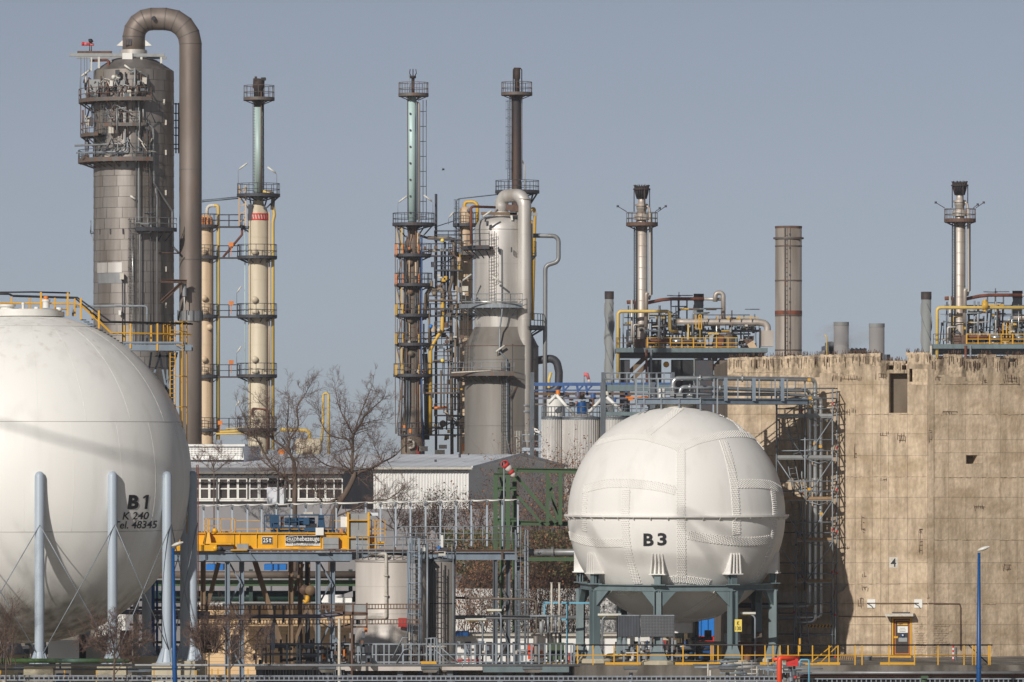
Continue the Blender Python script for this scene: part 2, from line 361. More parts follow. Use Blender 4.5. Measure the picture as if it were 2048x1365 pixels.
mat('hydrant_red', (222, 74, 38), (170, 56, 34), 0.4, 0.45)
mat('black_paint', (22, 22, 26), (40, 36, 34), 0.4, 0.5)
mat('letter_black', (26, 27, 32), (60, 60, 62), 0.35, 0.6, 0, 6, 2)
mat('plate_white', (222, 220, 214), (180, 174, 164), 0.3, 0.5)
mat('plate_worn', (196, 190, 178), (150, 140, 124), 0.6, 0.7, 0, 8, 1)
mat('sign_yellow', (228, 204, 92), (190, 160, 70), 0.3, 0.5)
mat('lamp_white', (206, 204, 194), (150, 148, 140), 0.4, 0.4)
mat('cabinet_grey', (146, 148, 148), (110, 108, 106), 0.4, 0.5, 0.2, 2, 2)
mat('screen_dark', (60, 60, 68), (44, 44, 50), 0.4, 0.6, 0.1, 3, 2)
mat('door_brown', (52, 38, 28), (34, 26, 22), 0.5, 0.45, 0, 3, 3)
mat('glass_dark', (70, 64, 62), (40, 38, 40), 0.6, 0.12, 0, 1.5, 1, vary=1.0)
mat('net_grey', (128, 132, 134), (90, 92, 92), 0.4, 0.7)
mat('wood', (150, 122, 90), (96, 78, 58), 0.6, 0.8, 0, 4, 1)
mat('barrel_brown', (130, 84, 54), (84, 56, 40), 0.5, 0.6, 0, 2, 2)
mat('plastic_grey', (140, 142, 144), (110, 110, 110), 0.3, 0.5)
mat('dark_gap', (34, 32, 32), (26, 24, 24), 0.3, 0.9)
mat('sock_red', (186, 52, 50), (140, 44, 44), 0.3, 0.8)
mat('sock_white', (206, 194, 188), (150, 136, 130), 0.4, 0.8)
mat('sock_pink', (214, 110, 112), (190, 90, 92), 0.3, 0.8)
mat('feather_black', (28, 28, 32), (40, 38, 40), 0.3, 0.7)
# ------------------------------------------------------------ setting
b = MB(); b.add([(-900, -60, 0), (900, -60, 0), (900, 3500, 0), (-900, 3500, 0)], [(0, 1, 2, 3)]); struct(b, 'ground', 'ground')
b = MB(); b.add([(-200, 404, 0.004), (200, 404, 0.004), (200, 411, 0.004), (-200, 411, 0.004)], [(0, 1, 2, 3)]); struct(b, 'road', 'road')

TZ = 2.45                                                   # level of the terrace round the right-hand sphere
fT = Fr(308.6)
b = MB(); b.box((fT.x(1150), 308.6, -0.2), (fT.x(1600), 324, TZ)); b.box((fT.x(1600) + 0.01, 311.6, -0.2), (fT.x(2180), 324, TZ - 0.002))
b.box((fT.x(1600) + 0.005, 308.55, TZ - 0.38), (fT.x(2180), 311.59, TZ))
for u in (1620, 1700, 1790, 1870, 1965, 2040): b.box((fT.x(u), 309.9, -0.2), (fT.x(u) + 0.5, 311.58, TZ - 0.385))
struct(b, 'terrace', 'terrace')

# ------------------------------------------------------------ concrete bunker on the right
WA = Vector((Fr(322.8).x(1455), 322.8, 0)); WB = Vector((Fr(320.4).x(1855), 320.4, 0)); WC = Vector((Fr(323.2).x(2120), 323.2, 0))
def wall(u, v, out=0.0):
    a, c, ua, uc = (WA, WB, 1455, 1855) if u <= 1855 else (WB, WC, 1855, 2120)
    p = a.lerp(c, (u - ua) / (uc - ua)); d = (c - a).normalized(); nrm = Vector((d.y, -d.x, 0))
    return Vector((p.x, p.y, CH - (v - HV) * p.y / F)) + nrm * out
def wdir(u): d = ((WB - WA) if u <= 1855 else (WC - WB)).normalized(); return d
bunker = thing('bunker', 'massive weathered concrete bunker with crumbling top and yellow framed door', 'bunker', (WB.x, 326, TZ))
b = MB()
core = [WA + Vector((0.02, 0.62, 0)), WB + Vector((0, 0.62, 0)), WC + Vector((0, 0.62, 0)), WC + Vector((0, 22, 0)), WA + Vector((0.02, 22, 0))]
zt = Fr(322).z(722); k = len(core)
b.add([(p.x, p.y, TZ - 0.3) for p in core] + [(p.x, p.y, zt) for p in core], [(i, (i + 1) % k, k + (i + 1) % k, k + i) for i in range(k)] + [tuple(range(k, 2 * k))])
b.build('core', 'concrete_core', bunker)
def topv(u):
    for lim, v in ((1762, None), (1812, 722), (1862, 705), (1896, 719), (1926, 709), (1962, 719), (1988, 709), (2016, 718), (2130, 711)):
        if u < lim: return v if v else 716 - (u - 1455) * 0.031
    return 711
cols = [1455, 1490, 1524, 1560, 1598, 1640, 1676, 1711, 1745, 1762, 1778, 1815, 1855, 1869, 1897, 1931, 1965, 2000, 2034, 2070, 2110]
rows = [770, 829, 868, 912, 954, 995, 1037, 1080, 1126, 1168, 1208, 1250, 1290, 1334]
rows2 = [770, 829, 880, 906, 955, 995, 1037, 1080, 1126, 1168, 1208, 1250, 1290, 1334]
holes = [(1779, 747, 1815, 826), (1777, 731, 1787, 740), (1804, 731, 1813, 740), (1819, 738, 1825, 764), (1932, 911, 1954, 928), (1783, 1234, 1824, 1334)]
def cut(rs, h):
    out = []
    for a, t, c, d in rs:
        x0, y0, x1, y1 = max(a, h[0]), max(t, h[1]), min(c, h[2]), min(d, h[3])
        if x0 >= x1 or y0 >= y1: out.append((a, t, c, d)); continue
        if t < y0: out.append((a, t, c, y0))
        if y1 < d: out.append((a, y1, c, d))
        if a < x0: out.append((a, y0, x0, y1))
        if x1 < c: out.append((x1, y0, c, y1))
    return out
def slab(mb, u0, v0, u1, v1, o=0.0, deep=0.6, g=0.22):
    q = [wall(u0 + g, v1 - g, o), wall(u1 - g, v1 - g, o), wall(u1 - g, v0 + g, o), wall(u0 + g, v0 + g, o)]
    d = wdir((u0 + u1) / 2); n = Vector((d.y, -d.x, 0)) * -deep
    r = [p + n for p in q]; mb.hexa([q[0], q[1], r[1], r[0], q[3], q[2], r[2], r[3]])
for i in range(len(cols) - 1):
    u0, u1 = cols[i], cols[i + 1]
    if u1 == 1855: u1 = 1854.8
    rr = rows if u0 < 1855 else rows2
    rects = [(u0, rr[j], u1, rr[j + 1]) for j in range(len(rr) - 1)]
    if u0 < 1855: rects = [(a, t + (rnd.choice((0, 0, 3, -3)) if 0 < j else 0) * 0, c, d) for j, (a, t, c, d) in enumerate(rects)]
    for h in holes: rects = cut(rects, h)
    for a, t, c, d in rects:
        m = MB(); slab(m, a, t, c, d, rnd.choice((0, 0, 0.004, 0.012, -0.008))); m.build('wall_panel', 'concrete', bunker)
    # crumbling top course with a ragged edge
    top = cut([(u0, topv(u0 + 1) + 6, u1, 770)], holes[0])
    for h in holes[1:4]: top = cut(top, h)
    for a, t, c, d in top:
        m = MB(); cutv = min(d, t + rnd.uniform(14, 40)); slab(m, a, cutv, c, d, rnd.uniform(-0.01, 0.012), g=0.1) if cutv < d - 2 else None
        if m.v: m.build('wall_panel', 'concrete', bunker)
        m = MB(); slab(m, a, t, c, cutv, rnd.uniform(-0.02, 0.0), g=0.0); m.build('wall_panel', 'crumbled', bunker)
    m = MB(); x = u0
    while x < u1 - 0.5:
        x2 = min(u1, x + rnd.uniform(4, 9)); tv = topv((x + x2) / 2)
        slab(m, x, tv + rnd.uniform(-.9, 1.1), x2, tv + 6.2, rnd.uniform(-0.035, 0.0), g=0.0, deep=0.6 + rnd.uniform(0, .2)); x = x2
    m.build('ragged_edge', 'crumbled', bunker)
b = MB()
for i in range(420):                                       # bent reinforcement sticking out along the top
    u = rnd.uniform(1456, 2050); tv = topv(u); p = wall(u, tv + 1, -rnd.uniform(0.02, 0.5)); h = rnd.uniform(0.08, 0.3)
    b.tube([p, p + Vector((rnd.uniform(-.08, .08), rnd.uniform(-.1, .1), h))], 0.016, 3)
for i in range(150):
    u = rnd.uniform(1458, 2050); tv = topv(u); p = wall(u, tv + rnd.uniform(2, 8), 0.03); b.tube([p, p - Vector((0, 0, rnd.uniform(0.2, 0.6)))], 0.014, 3)
b.build('exposed_rebar', 'rusty_steel', bunker, kind='stuff')
def rebar_patch(u, v, w, h):
    m = MB(); x = u - w / 2
    while x < u + w / 2:
        if rnd.random() < .8: y = v + rnd.uniform(-h * .25, h * .25); l_ = h * rnd.uniform(.25, .6); m.tube([wall(x + rnd.uniform(-1, 1), y - l_, .03), wall(x + rnd.uniform(-1, 1), y + l_, .05)], .011, 3)
        x += rnd.uniform(2, 5)
    for j in range(max(1, int(h / 7))):
        y = v + rnd.uniform(-h * .4, h * .4); a = u - w / 2 + rnd.uniform(0, w * .3); m.tube([wall(a, y, .04), wall(u + w / 2 - rnd.uniform(0, w * .3), y + rnd.uniform(-1.5, 1.5), .06)], .012, 3)
    m.build('rebar_patch', 'rusty_steel', bunker)
for a in ((1695, 757, 60, 9), (1765, 752, 26, 14), (1690, 823, 44, 11), (1768, 868, 22, 9), (1804, 876, 16, 15), (1860, 872, 7, 30), (1968, 760, 10, 14), (2022, 760, 30, 16), (1728, 1050, 7, 40), (1842, 1080, 9, 56), (1731, 1150, 9, 10), (1731, 1177, 12, 10), (2015, 1135, 20, 15), (1857, 1195, 7, 9), (1690, 1096, 20, 5), (1876, 757, 12, 8), (1722, 1205, 10, 20), (1712, 905, 5, 24), (1770, 960, 14, 6), (1900, 825, 30, 6), (1960, 1015, 26, 8)): rebar_patch(*a)
b = MB(); v = 1247
while v < 1311:                                            # bare brickwork beside the door
    u = 1828 + rnd.uniform(0, 4); end = 1852 + (40 if v < 1290 else 26) + rnd.uniform(-8, 6)
    while u < end:
        w = rnd.uniform(6.5, 8.5)
        if not (u < 1855 < u + w) and rnd.random() < 0.9: slab(b, u, v, u + w - 0.8, v + 2.7, 0.02 + rnd.uniform(0, 0.02), 0.1, 0)
        u += w
    v += 3.5
b.build('brickwork', 'concrete', bunker, kind='stuff')
for v_, u0, u1 in ((829, 1690, 1850), (829, 1870, 2060), (954, 1700, 1850), (955, 1870, 2060), (1080, 1870, 2060), (1168, 1690, 1800), (1208, 1870, 1990), (745, 1470, 1560), (768, 1870, 2040)):
    m = MB(); u = u0                                        # ragged day joints between pours
    while u < u1:
        w_ = rnd.uniform(3, 9)
        if rnd.random() < .8: slab(m, u, v_ - rnd.uniform(.3, 1.0), min(u + w_, u1), v_ + rnd.uniform(.3, 1.1), rnd.uniform(.016, .035), .04, 0)
        u += w_
    m.build('pour_joint', 'crumbled', bunker, kind='stuff')
m = MB(); slab(m, 1855.4, 740, 1867, 1330, .03, .05, 0); m.build('corner_strip', 'concrete', bunker)
# door, canopy, lamps, number
fD = Fr(320.7)
def wbox(name, u0, v0, u1, v1, o0, o1, m, par):
    q = MB(); slab(q, u0, v0, u1, v1, o1, o1 - o0, 0); return q.build(name, m, par)
door = wbox('door', 1787, 1238, 1822, 1311, -0.2, -0.12, 'door_brown', bunker)
fb = MB()
for a in ((1784, 1235, 1787, 1313), (1820.5, 1235, 1823.5, 1313), (1787, 1235, 1820.5, 1238)): slab(fb, *a, -0.02, 0.2, 0)
fb.build('frame', 'safety_yellow', door)
fb = MB()
for a in ((1789.5, 1240.5, 1791, 1309), (1817.5, 1240.5, 1819, 1309), (1791, 1240.5, 1817.5, 1242), (1791, 1307.5, 1817.5, 1309)): slab(fb, *a, -0.09, 0.03, 0)
fb.build('trim', 'orange_paint', door)
wbox('handle', 1788, 1273, 1796, 1277, -0.119, -0.06, 'safety_yellow', door)
wbox('yellow_notice', 1794.5, 1245, 1815, 1251, -0.119, -0.1, 'safety_yellow', door); wbox('white_notice', 1795, 1253, 1815.5, 1266, -0.119, -0.1, 'plate_white', door)
wbox('grey_notice', 1797, 1276, 1814, 1284, -0.119, -0.1, 'cabinet_grey', door)
q = MB(); c = wall(1805.5, 1271.5, -0.1); q.lathe([(0.0, -0.03), (0.12, -0.03), (0.12, 0.01)], c, 16, axis='Y'); q.build('round_sign', 'blue_paint', door)
q = MB(); q.lathe([(0.0, -0.035), (0.05, -0.035), (0.05, -0.03)], c + Vector((0, 0, 0.01)), 10, axis='Y'); q.build('sign_symbol', 'plate_white', door)
lettering('Reserve-Raum', wall(1804.8, 1248, -0.095), 16 * fD.k, 3.2 * fD.k, 'letter_black', door)
for v, w in ((1257, 10), (1260.5, 14), (1263.5, 12)): wbox('print_line', 1805 - w / 2, v - .4, 1805 + w / 2, v + .4, -0.1, -0.097, 'letter_black', door)
wbox('threshold', 1782, 1312, 1825, 1336, 0.0, 0.55, 'safety_yellow', bunker)
wbox('canopy', 1774, 1227, 1830, 1232.5, 0.0, 0.7, 'plate_worn', bunker); wbox('canopy_edge', 1786, 1224.5, 1820, 1226.5, 0.0, 0.3, 'dark_steel', bunker)
wbox('number_patch', 1779, 1115, 1796, 1136, 0.012, 0.018, 'plate_worn', bunker)
lettering('4', wall(1787.5, 1125.5, 0.03), 11 * fD.k, 17 * fD.k, 'letter_black', bunker, bold=0.01, xdir=wdir(1787))
for u in (1743.5, 1837):
    pl = wbox('lamp_plate', u - 8, 1199, u + 8, 1216, 0.012, 0.05, 'plate_white', bunker)
    q = MB(); q.tube([wall(u - 8, 1207, 0.07), wall(u - 2, 1207, 0.35), wall(u - 2, 1206, 0.6)], 0.03, 5); q.build('lamp_arm', 'dark_steel', pl)
q = MB(); q.tube([wall(1735, 1207, 0.05), wall(1838, 1207, 0.05)], 0.035, 5); q.tube([wall(1845, 1207.5, 0.05), wall(1854.5, 1207.5, 0.05)], 0.03, 5)
q.tube([wall(1678, 1233, 0.05), wall(1772, 1233.5, 0.05)], 0.025, 5); q.build('wall_conduit', 'brown_frame', bunker)
q = MB(); q.tube([wall(1856, 1207, 0.05), wall(1918, 1208, 0.05), wall(1920, 1216, 0.05), wall(1920, 1300, 0.05)], 0.035, 5); q.build('wall_conduit', 'rusty_steel', bunker)

# ------------------------------------------------------------ left sphere tank B1
f1 = Fr(300.0); C1 = f1.p(53, 957); R1 = 330 * f1.k
m1 = MATS['sphere_white']
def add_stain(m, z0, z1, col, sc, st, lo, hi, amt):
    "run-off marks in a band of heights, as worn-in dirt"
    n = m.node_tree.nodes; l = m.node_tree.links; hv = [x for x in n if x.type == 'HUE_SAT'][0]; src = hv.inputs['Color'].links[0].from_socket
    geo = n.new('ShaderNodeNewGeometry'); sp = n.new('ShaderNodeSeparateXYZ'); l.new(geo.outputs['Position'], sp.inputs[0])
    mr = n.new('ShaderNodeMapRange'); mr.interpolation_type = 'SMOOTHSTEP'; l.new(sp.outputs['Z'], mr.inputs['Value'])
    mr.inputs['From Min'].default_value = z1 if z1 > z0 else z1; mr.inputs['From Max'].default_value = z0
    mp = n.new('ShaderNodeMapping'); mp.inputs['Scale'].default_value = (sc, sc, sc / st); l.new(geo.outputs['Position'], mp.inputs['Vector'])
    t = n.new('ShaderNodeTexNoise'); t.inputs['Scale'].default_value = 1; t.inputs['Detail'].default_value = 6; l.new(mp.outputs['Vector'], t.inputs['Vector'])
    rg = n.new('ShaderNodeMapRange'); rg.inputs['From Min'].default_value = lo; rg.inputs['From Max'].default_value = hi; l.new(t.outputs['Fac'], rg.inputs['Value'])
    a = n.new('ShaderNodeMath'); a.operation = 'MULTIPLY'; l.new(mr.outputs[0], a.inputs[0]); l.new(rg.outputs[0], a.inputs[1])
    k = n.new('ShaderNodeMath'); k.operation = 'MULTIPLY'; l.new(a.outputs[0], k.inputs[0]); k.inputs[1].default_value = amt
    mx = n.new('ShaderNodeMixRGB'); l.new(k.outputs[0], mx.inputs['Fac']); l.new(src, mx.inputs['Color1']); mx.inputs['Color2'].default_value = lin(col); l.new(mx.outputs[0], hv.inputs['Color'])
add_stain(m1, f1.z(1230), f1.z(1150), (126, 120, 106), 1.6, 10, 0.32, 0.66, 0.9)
add_stain(m1, f1.z(620), f1.z(660), (160, 158, 148), 3.0, 1, 0.45, 0.75, 0.6)
add_stain(MATS['concrete'], Fr(322).z(700), Fr(322).z(800), (92, 80, 64), 2.2, 14, 0.40, 0.62, 0.75)
add_stain(MATS['concrete'], Fr(322).z(1340), Fr(322).z(1130), (132, 110, 86), 0.7, 0.35, 0.42, 0.62, 0.42)
add_stain(m1, f1.z(628), f1.z(790), (168, 156, 138), 2.6, 14, 0.56, 0.72, 0.45)
tank1 = thing('sphere_tank', 'smooth white spherical gas tank lettered B 1 on pale blue legs', 'tank', (C1.x, C1.y, 0))
b = MB(); b.lathe([(R1 * math.sin(math.pi * i / 72), -R1 * math.cos(math.pi * i / 72)) for i in range(73)], C1, 112); b.build('shell', 'sphere_white', tank1)
def on_sphere(C, R, x, z, lift=0.0):
    r = R + lift; dx, dz = x - C.x, z - C.z; q = r * r - dx * dx - dz * dz
    return Vector((x, C.y - math.sqrt(max(0.0, q)), z))
for v in (655, 845, 1060, 1253):
    dz = f1.z(v) - C1.z; r = math.sqrt(R1 * R1 - dz * dz)
    q = MB(); q.lathe([(r - 0.01, -0.016), (r + 0.008, -0.012), (r + 0.008, 0.012), (r - 0.01, 0.016)], (C1.x, C1.y, C1.z + dz), 112); q.build('weld_seam', 'seam_grey', tank1)
for v0, v1, lons in ((655, 845, (-60, -38, -10, 9, 27, 46, 66)), (845, 1060, (-70, -45, -20, 4, 21, 39, 55, 75)), (1060, 1253, (-75, -35, 12, 48, 70))):
    for lo_ in lons:
        z0, z1 = f1.z(v0) - C1.z, f1.z(v1) - C1.z; t0, t1 = math.asin(z0 / R1), math.asin(z1 / R1)
        q = MB(); q.tube([C1 + adir(lo_) * (R1 * math.cos(t)) + Vector((0, 0, R1 * math.sin(t))) for t in [t0 + (t1 - t0) * i / 14 for i in range(15)]], 0.007, 5); q.build('weld_seam', 'sphere_white', tank1)
wrap1 = lambda p: on_sphere(C1, R1, p.x, p.z, 0.02)
lettering('B', hit(C1, R1, 266, 1004.5), 21 * f1.k, 28 * f1.k, 'letter_black', tank1, shear=0.12, bold=0.045, wrap=wrap1)
b = MB(); o_ = hit(C1, R1, 292, 1004.5); e_ = lambda x, z: wrap1(o_ + Vector(((x + z * .12) * f1.k, 0, z * f1.k)))
for q4 in (((-1, -14), (4, -14), (4, 14), (-1, 14)), ((-1, 14), (-1, 9), (-6, 6.5), (-6, 10))): b.add([e_(*p) for p in q4], [(0, 1, 2, 3)])
b.build('lettering', 'letter_black', tank1)
lettering('K 240', hit(C1, R1, 271.5, 1032), 49 * f1.k, 15 * f1.k, 'letter_black', tank1, shear=0.22, bold=0.012, wrap=wrap1)
lettering('Tel. 48345', hit(C1, R1, 271.5, 1050), 79 * f1.k, 15 * f1.k, 'letter_black', tank1, shear=0.22, bold=0.012, wrap=wrap1)
RP = 334 * f1.k; zb = 3.08; pr = 9.6 * f1.k
q = MB(); zt_ = f1.z(942)
q.lathe([(pr, 0), (pr, zt_ - zb - pr), (pr * .8, zt_ - zb - pr * .4), (pr * .45, zt_ - zb - pr * .1), (0, zt_ - zb)], (0, 0, 0), 20)
leg_me = mesh_of(q, 'leg', 'post_blue')
q = MB()
for a in range(0, 360, 45):
    d = adir(a + 20); q.hexa([d * pr * .9 + Vector((-.02, 0, 0)), d * pr * 2.2 + Vector((-.02, 0, 0)), d * pr * 2.2 + Vector((.02, 0.02, 0)), d * pr * .9 + Vector((.02, .02, 0)),
                              d * pr * .9 + Vector((-.02, 0, .75)), d * pr * 1.02 + Vector((-.02, 0, .75)), d * pr * 1.02 + Vector((.02, .02, .75)), d * pr * .9 + Vector((.02, .02, .75))])
q.cyl((0, 0, 0), pr * 2.3, -0.04, 0.03, 16); q.lathe([(pr * 1.9, 0.03), (pr * 1.02, 0.7)], (0, 0, 0), 16); foot_me = mesh_of(q, 'base_plate', 'post_blue')
legs = []
for i in range(14):
    a = 9.2 + i * 360 / 14; p = Vector((C1.x, C1.y, zb)) + adir(a) * RP; legs.append((a, p))
    lg = piece(leg_me, 'leg', p, tank1); piece(foot_me, 'base_plate', p, lg)
    q = MB(); q.box((p.x - .75, p.y - .75, -0.1), (p.x + .75, p.y + .75, zb - 0.041)); q.build('footing', 'footing', tank1)
for i in range(14):
    (a, p), (a2, p2) = legs[i], legs[(i + 1) % 14]; up = Vector((0, 0, f1.z(1046) - zb)); lo_ = Vector((0, 0, .35))
    o1, o2 = adir(a) * pr, adir(a2) * pr
    for s_, e_ in ((p + o1 + up, p2 + o2 + lo_), (p + o1 + lo_, p2 + o2 + up)):
        q = MB(); q.tube([s_, e_], 0.026, 5); q.build('tie_rod', 'galv', tank1)
q = MB(); q.cyl((C1.x, C1.y, f1.z(628)), 76 * f1.k, -.15, 0.1, 40); q.cyl((C1.x, C1.y, f1.z(628)), 70 * f1.k, .1, 0.22, 40); q.build('crown_ring', 'plate_white', tank1)
for (u, v, r, h, d) in ((17, 624, 14, 14, -.7), (94, 617, 7, 17, -.6), (76, 624, 4, 9, -.9), (120, 622, 5, 6, -.5), (48, 622, 3, 16, -.5)):
    q = MB(); p = f1.p(u, v, d); q.cyl(p, r * f1.k, 0, h * f1.k, 18); q.cyl(p + Vector((0, 0, h * f1.k)), r * 1.2 * f1.k, -.12, 0.0, 18); q.build('nozzle', 'plate_white', tank1)
q = MB(); q.cyl(f1.p(94, 598, -.6), 5 * f1.k, -.05, .12, 12); q.build('valve_cap', 'orange_paint', tank1)
# access stair and landing over the tank
stair = thing('access_stair', 'yellow railed stair and landing beside the top of tank B 1', 'stair', f1.p(300, 690, 0))
def post_row(par, lst, m='safety_yellow', w=0.085, d=0.0):
    for u, v0, v1, *dd in lst:
        q = MB(); q.bar(f1.p(u, v1, d + (dd[0] if dd else 0)), f1.p(u, v0, d + (dd[0] if dd else 0)), w); q.build('railing_post', m, par)
def rail_run(par, pts, r, m, name='rail'):
    q = MB(); q.tube([f1.p(*p) for p in pts], r, 6); q.build(name, m, par)
for d in (-.5, .9):
    rail_run(stair, [(-60, 587 if d > 0 else 588, d), (17, 588, d), (24, 592, d), (156 - 8 * (d > 0), 596, d), (222 - 18 * (d > 0), 644, d), (384, 648, d)], 0.05, 'black_paint', 'handrail')
    rail_run(stair, [(-60, 606, d), (154, 608, d), (164, 612, d), (222, 666, d), (382, 669, d)], 0.035, 'safety_yellow')
rail_run(stair, [(-60, 618, -.5), (138, 620, -.5)], 0.035, 'safety_yellow'); rail_run(stair, [(-60, 584.5, 1.3), (60, 583, 1.3), (136, 585, 1.3)], 0.05, 'black_paint', 'handrail')
post_row(stair, [(20, 594, 622), (57, 595, 625), (107, 594, 620), (147, 596, 632), (182, 620, 640)], d=.9)
post_row(stair, [(83.5, 585, 631), (137, 586, 633), (163, 597, 640), (199, 622, 658)], d=-.5, w=.1)
post_row(stair, [(246, 650, 682), (300, 650, 688)], d=.9); post_row(stair, [(262, 648, 698), (316, 648, 702)], d=-.5, w=.09)
for i in range(12): q = MB(); c_ = f1.p(166 + i * 6.6, 640 + i * 4.1, .2); q.box((c_.x - .12, c_.y - .6, c_.z - .02), (c_.x + .12, c_.y + .6, c_.z + .02)); q.build('tread', 'galv_dark', stair)
q = MB(); q.box(f1.p(247, 688, -.55), f1.p(372, 684, .95)); q.box(f1.p(250, 702, -.5), f1.p(384, 690, -.4)); q.box(f1.p(250, 702, .8), f1.p(384, 690, .9)); q.build('landing', 'steel_blue', stair)
for p in (((332, 706), (332, 760)), ((352, 704), (322, 800)), ((316, 704), (334, 800)), ((308, 712), (352, 712)), ((318, 708), (306, 745)), ((300, 704), (296, 735)), ((344, 704), (330, 810))):
    q = MB(); q.bar(f1.p(*p[0], 1.2), f1.p(*p[1], 1.2), .1); q.build('truss_member', 'steel_blue', stair)
lad = MB()
for u, v0, v1, d in ((341, 644, 790, -.3), (351, 643, 812, -.3), (362, 643, 842, .2), (366, 643, 842, -.7), (374, 643, 868, -.2)): lad.tube([f1.p(u, v0, d), f1.p(u, v1 + 200, d)], 0.03, 5)
for v in list(range(652, 1000, 9)): lad.tube([f1.p(341, v, -.3), f1.p(351, v, -.3)], 0.018, 4)
for v in (645, 664, 692, 753, 814, 880, 940): lad.tube([f1.p(351, v, -.3), f1.p(357, v, -.75), f1.p(366, v, -.75), f1.p(374, v, -.2), f1.p(366, v, .25), f1.p(360, v, .25)], 0.022, 4)
lad.build('caged_ladder', 'safety_yellow', stair)
lad = MB()
for u in (328, 331, 336, 339): lad.tube([f1.p(u, 649, -.2), f1.p(u, 686, -.2)], 0.026, 4)
lad.tube(fillet([f1.p(328, 686, -.4), f1.p(328, 646, -.4), f1.p(336, 646, -.4), f1.p(336, 686, -.4)], .1, 4), 0.03, 5); lad.build('gate', 'safety_yellow', stair)
pipe('vent_pipe', f1, [(143, 632, 1), (143, 612, 1), (281, 611.5, 1), (292, 612, 1), (292, 700, 1)], 2.2, 'galv', stair, bend=11, flanges=[(242, 611.5, 1, 'X'), (292, 627, 1, 'Z')])

# ------------------------------------------------------------ right sphere tank B3 (riveted)
f3 = Fr(315.2); C3 = f3.p(1353, 1030); R3 = 217.5 * f3.k
tank3 = thing('sphere_tank', 'riveted white spherical gas tank lettered B3 on a grey green frame', 'tank', (C3.x, C3.y, TZ))
b = MB(); b.lathe([(R3 * math.sin(math.pi * i / 72), -R3 * math.cos(math.pi * i / 72)) for i in range(73)], C3, 112); b.build('shell', 'riveted_white', tank3)
z7 = lambda x, y: (1080 + x / 2.968, 720 + y / 2.968); z8 = lambda x, y: (1060 + x / 3.103, 1060 + y / 3.103)
straps = [[z7(835, 520), z7(835, 700), z7(835, 950), z7(838, 1150), z7(838, 1300)],
          [z7(835, 525), z7(740, 490), z7(600, 455), z7(470, 460), z7(345, 492)], [z7(838, 525), z7(940, 482), z7(1080, 450), z7(1200, 444), z7(1290, 470), z7(1345, 520)],
          [z7(640, 440), z7(730, 370), z7(830, 290)], [z7(1215, 440), z7(1150, 365), z7(1070, 318)], [z7(345, 492), z7(420, 425), z7(490, 368)][:0],
          [z7(1085, 480), z7(1120, 590), z7(1148, 730), z7(1162, 900), z7(1164, 1035)],
          [z7(255, 770), z7(400, 738), z7(540, 738), z7(680, 752), z7(805, 780)], [z7(512, 770), z7(506, 920), z7(510, 1060), z7(535, 1200), z7(580, 1330)],
          [z7(275, 770), z7(262, 900), z7(264, 1020)],
          [z7(1168, 740), z7(1280, 738), z7(1380, 750), z7(1440, 790)], [z7(1378, 760), z7(1392, 900), z7(1380, 1050), z7(1330, 1210), z7(1260, 1325)],
          [z7(178, 1045), z7(260, 1075), z7(370, 1090), z7(500, 1088)], [z7(875, 1040), z7(1000, 1062), z7(1160, 1078), z7(1280, 1078), z7(1360, 1068)],
          [z7(755, 1308), z7(838, 1302), z7(920, 1312), z7(1010, 1325)],
          [z8(462, 385), z8(520, 440), z8(600, 495)], [z8(905, 545), z8(1010, 500), z8(1100, 440), z8(1180, 375)], [z8(905, 552), z8(1020, 560), z8(1120, 545), z8(1210, 528)], [z8(480, 385), z8(600, 382), z8(720, 380)]]
rv = MB(); oct_ = [(math.cos(k * math.pi / 3), math.sin(k * math.pi / 3)) for k in range(6)]
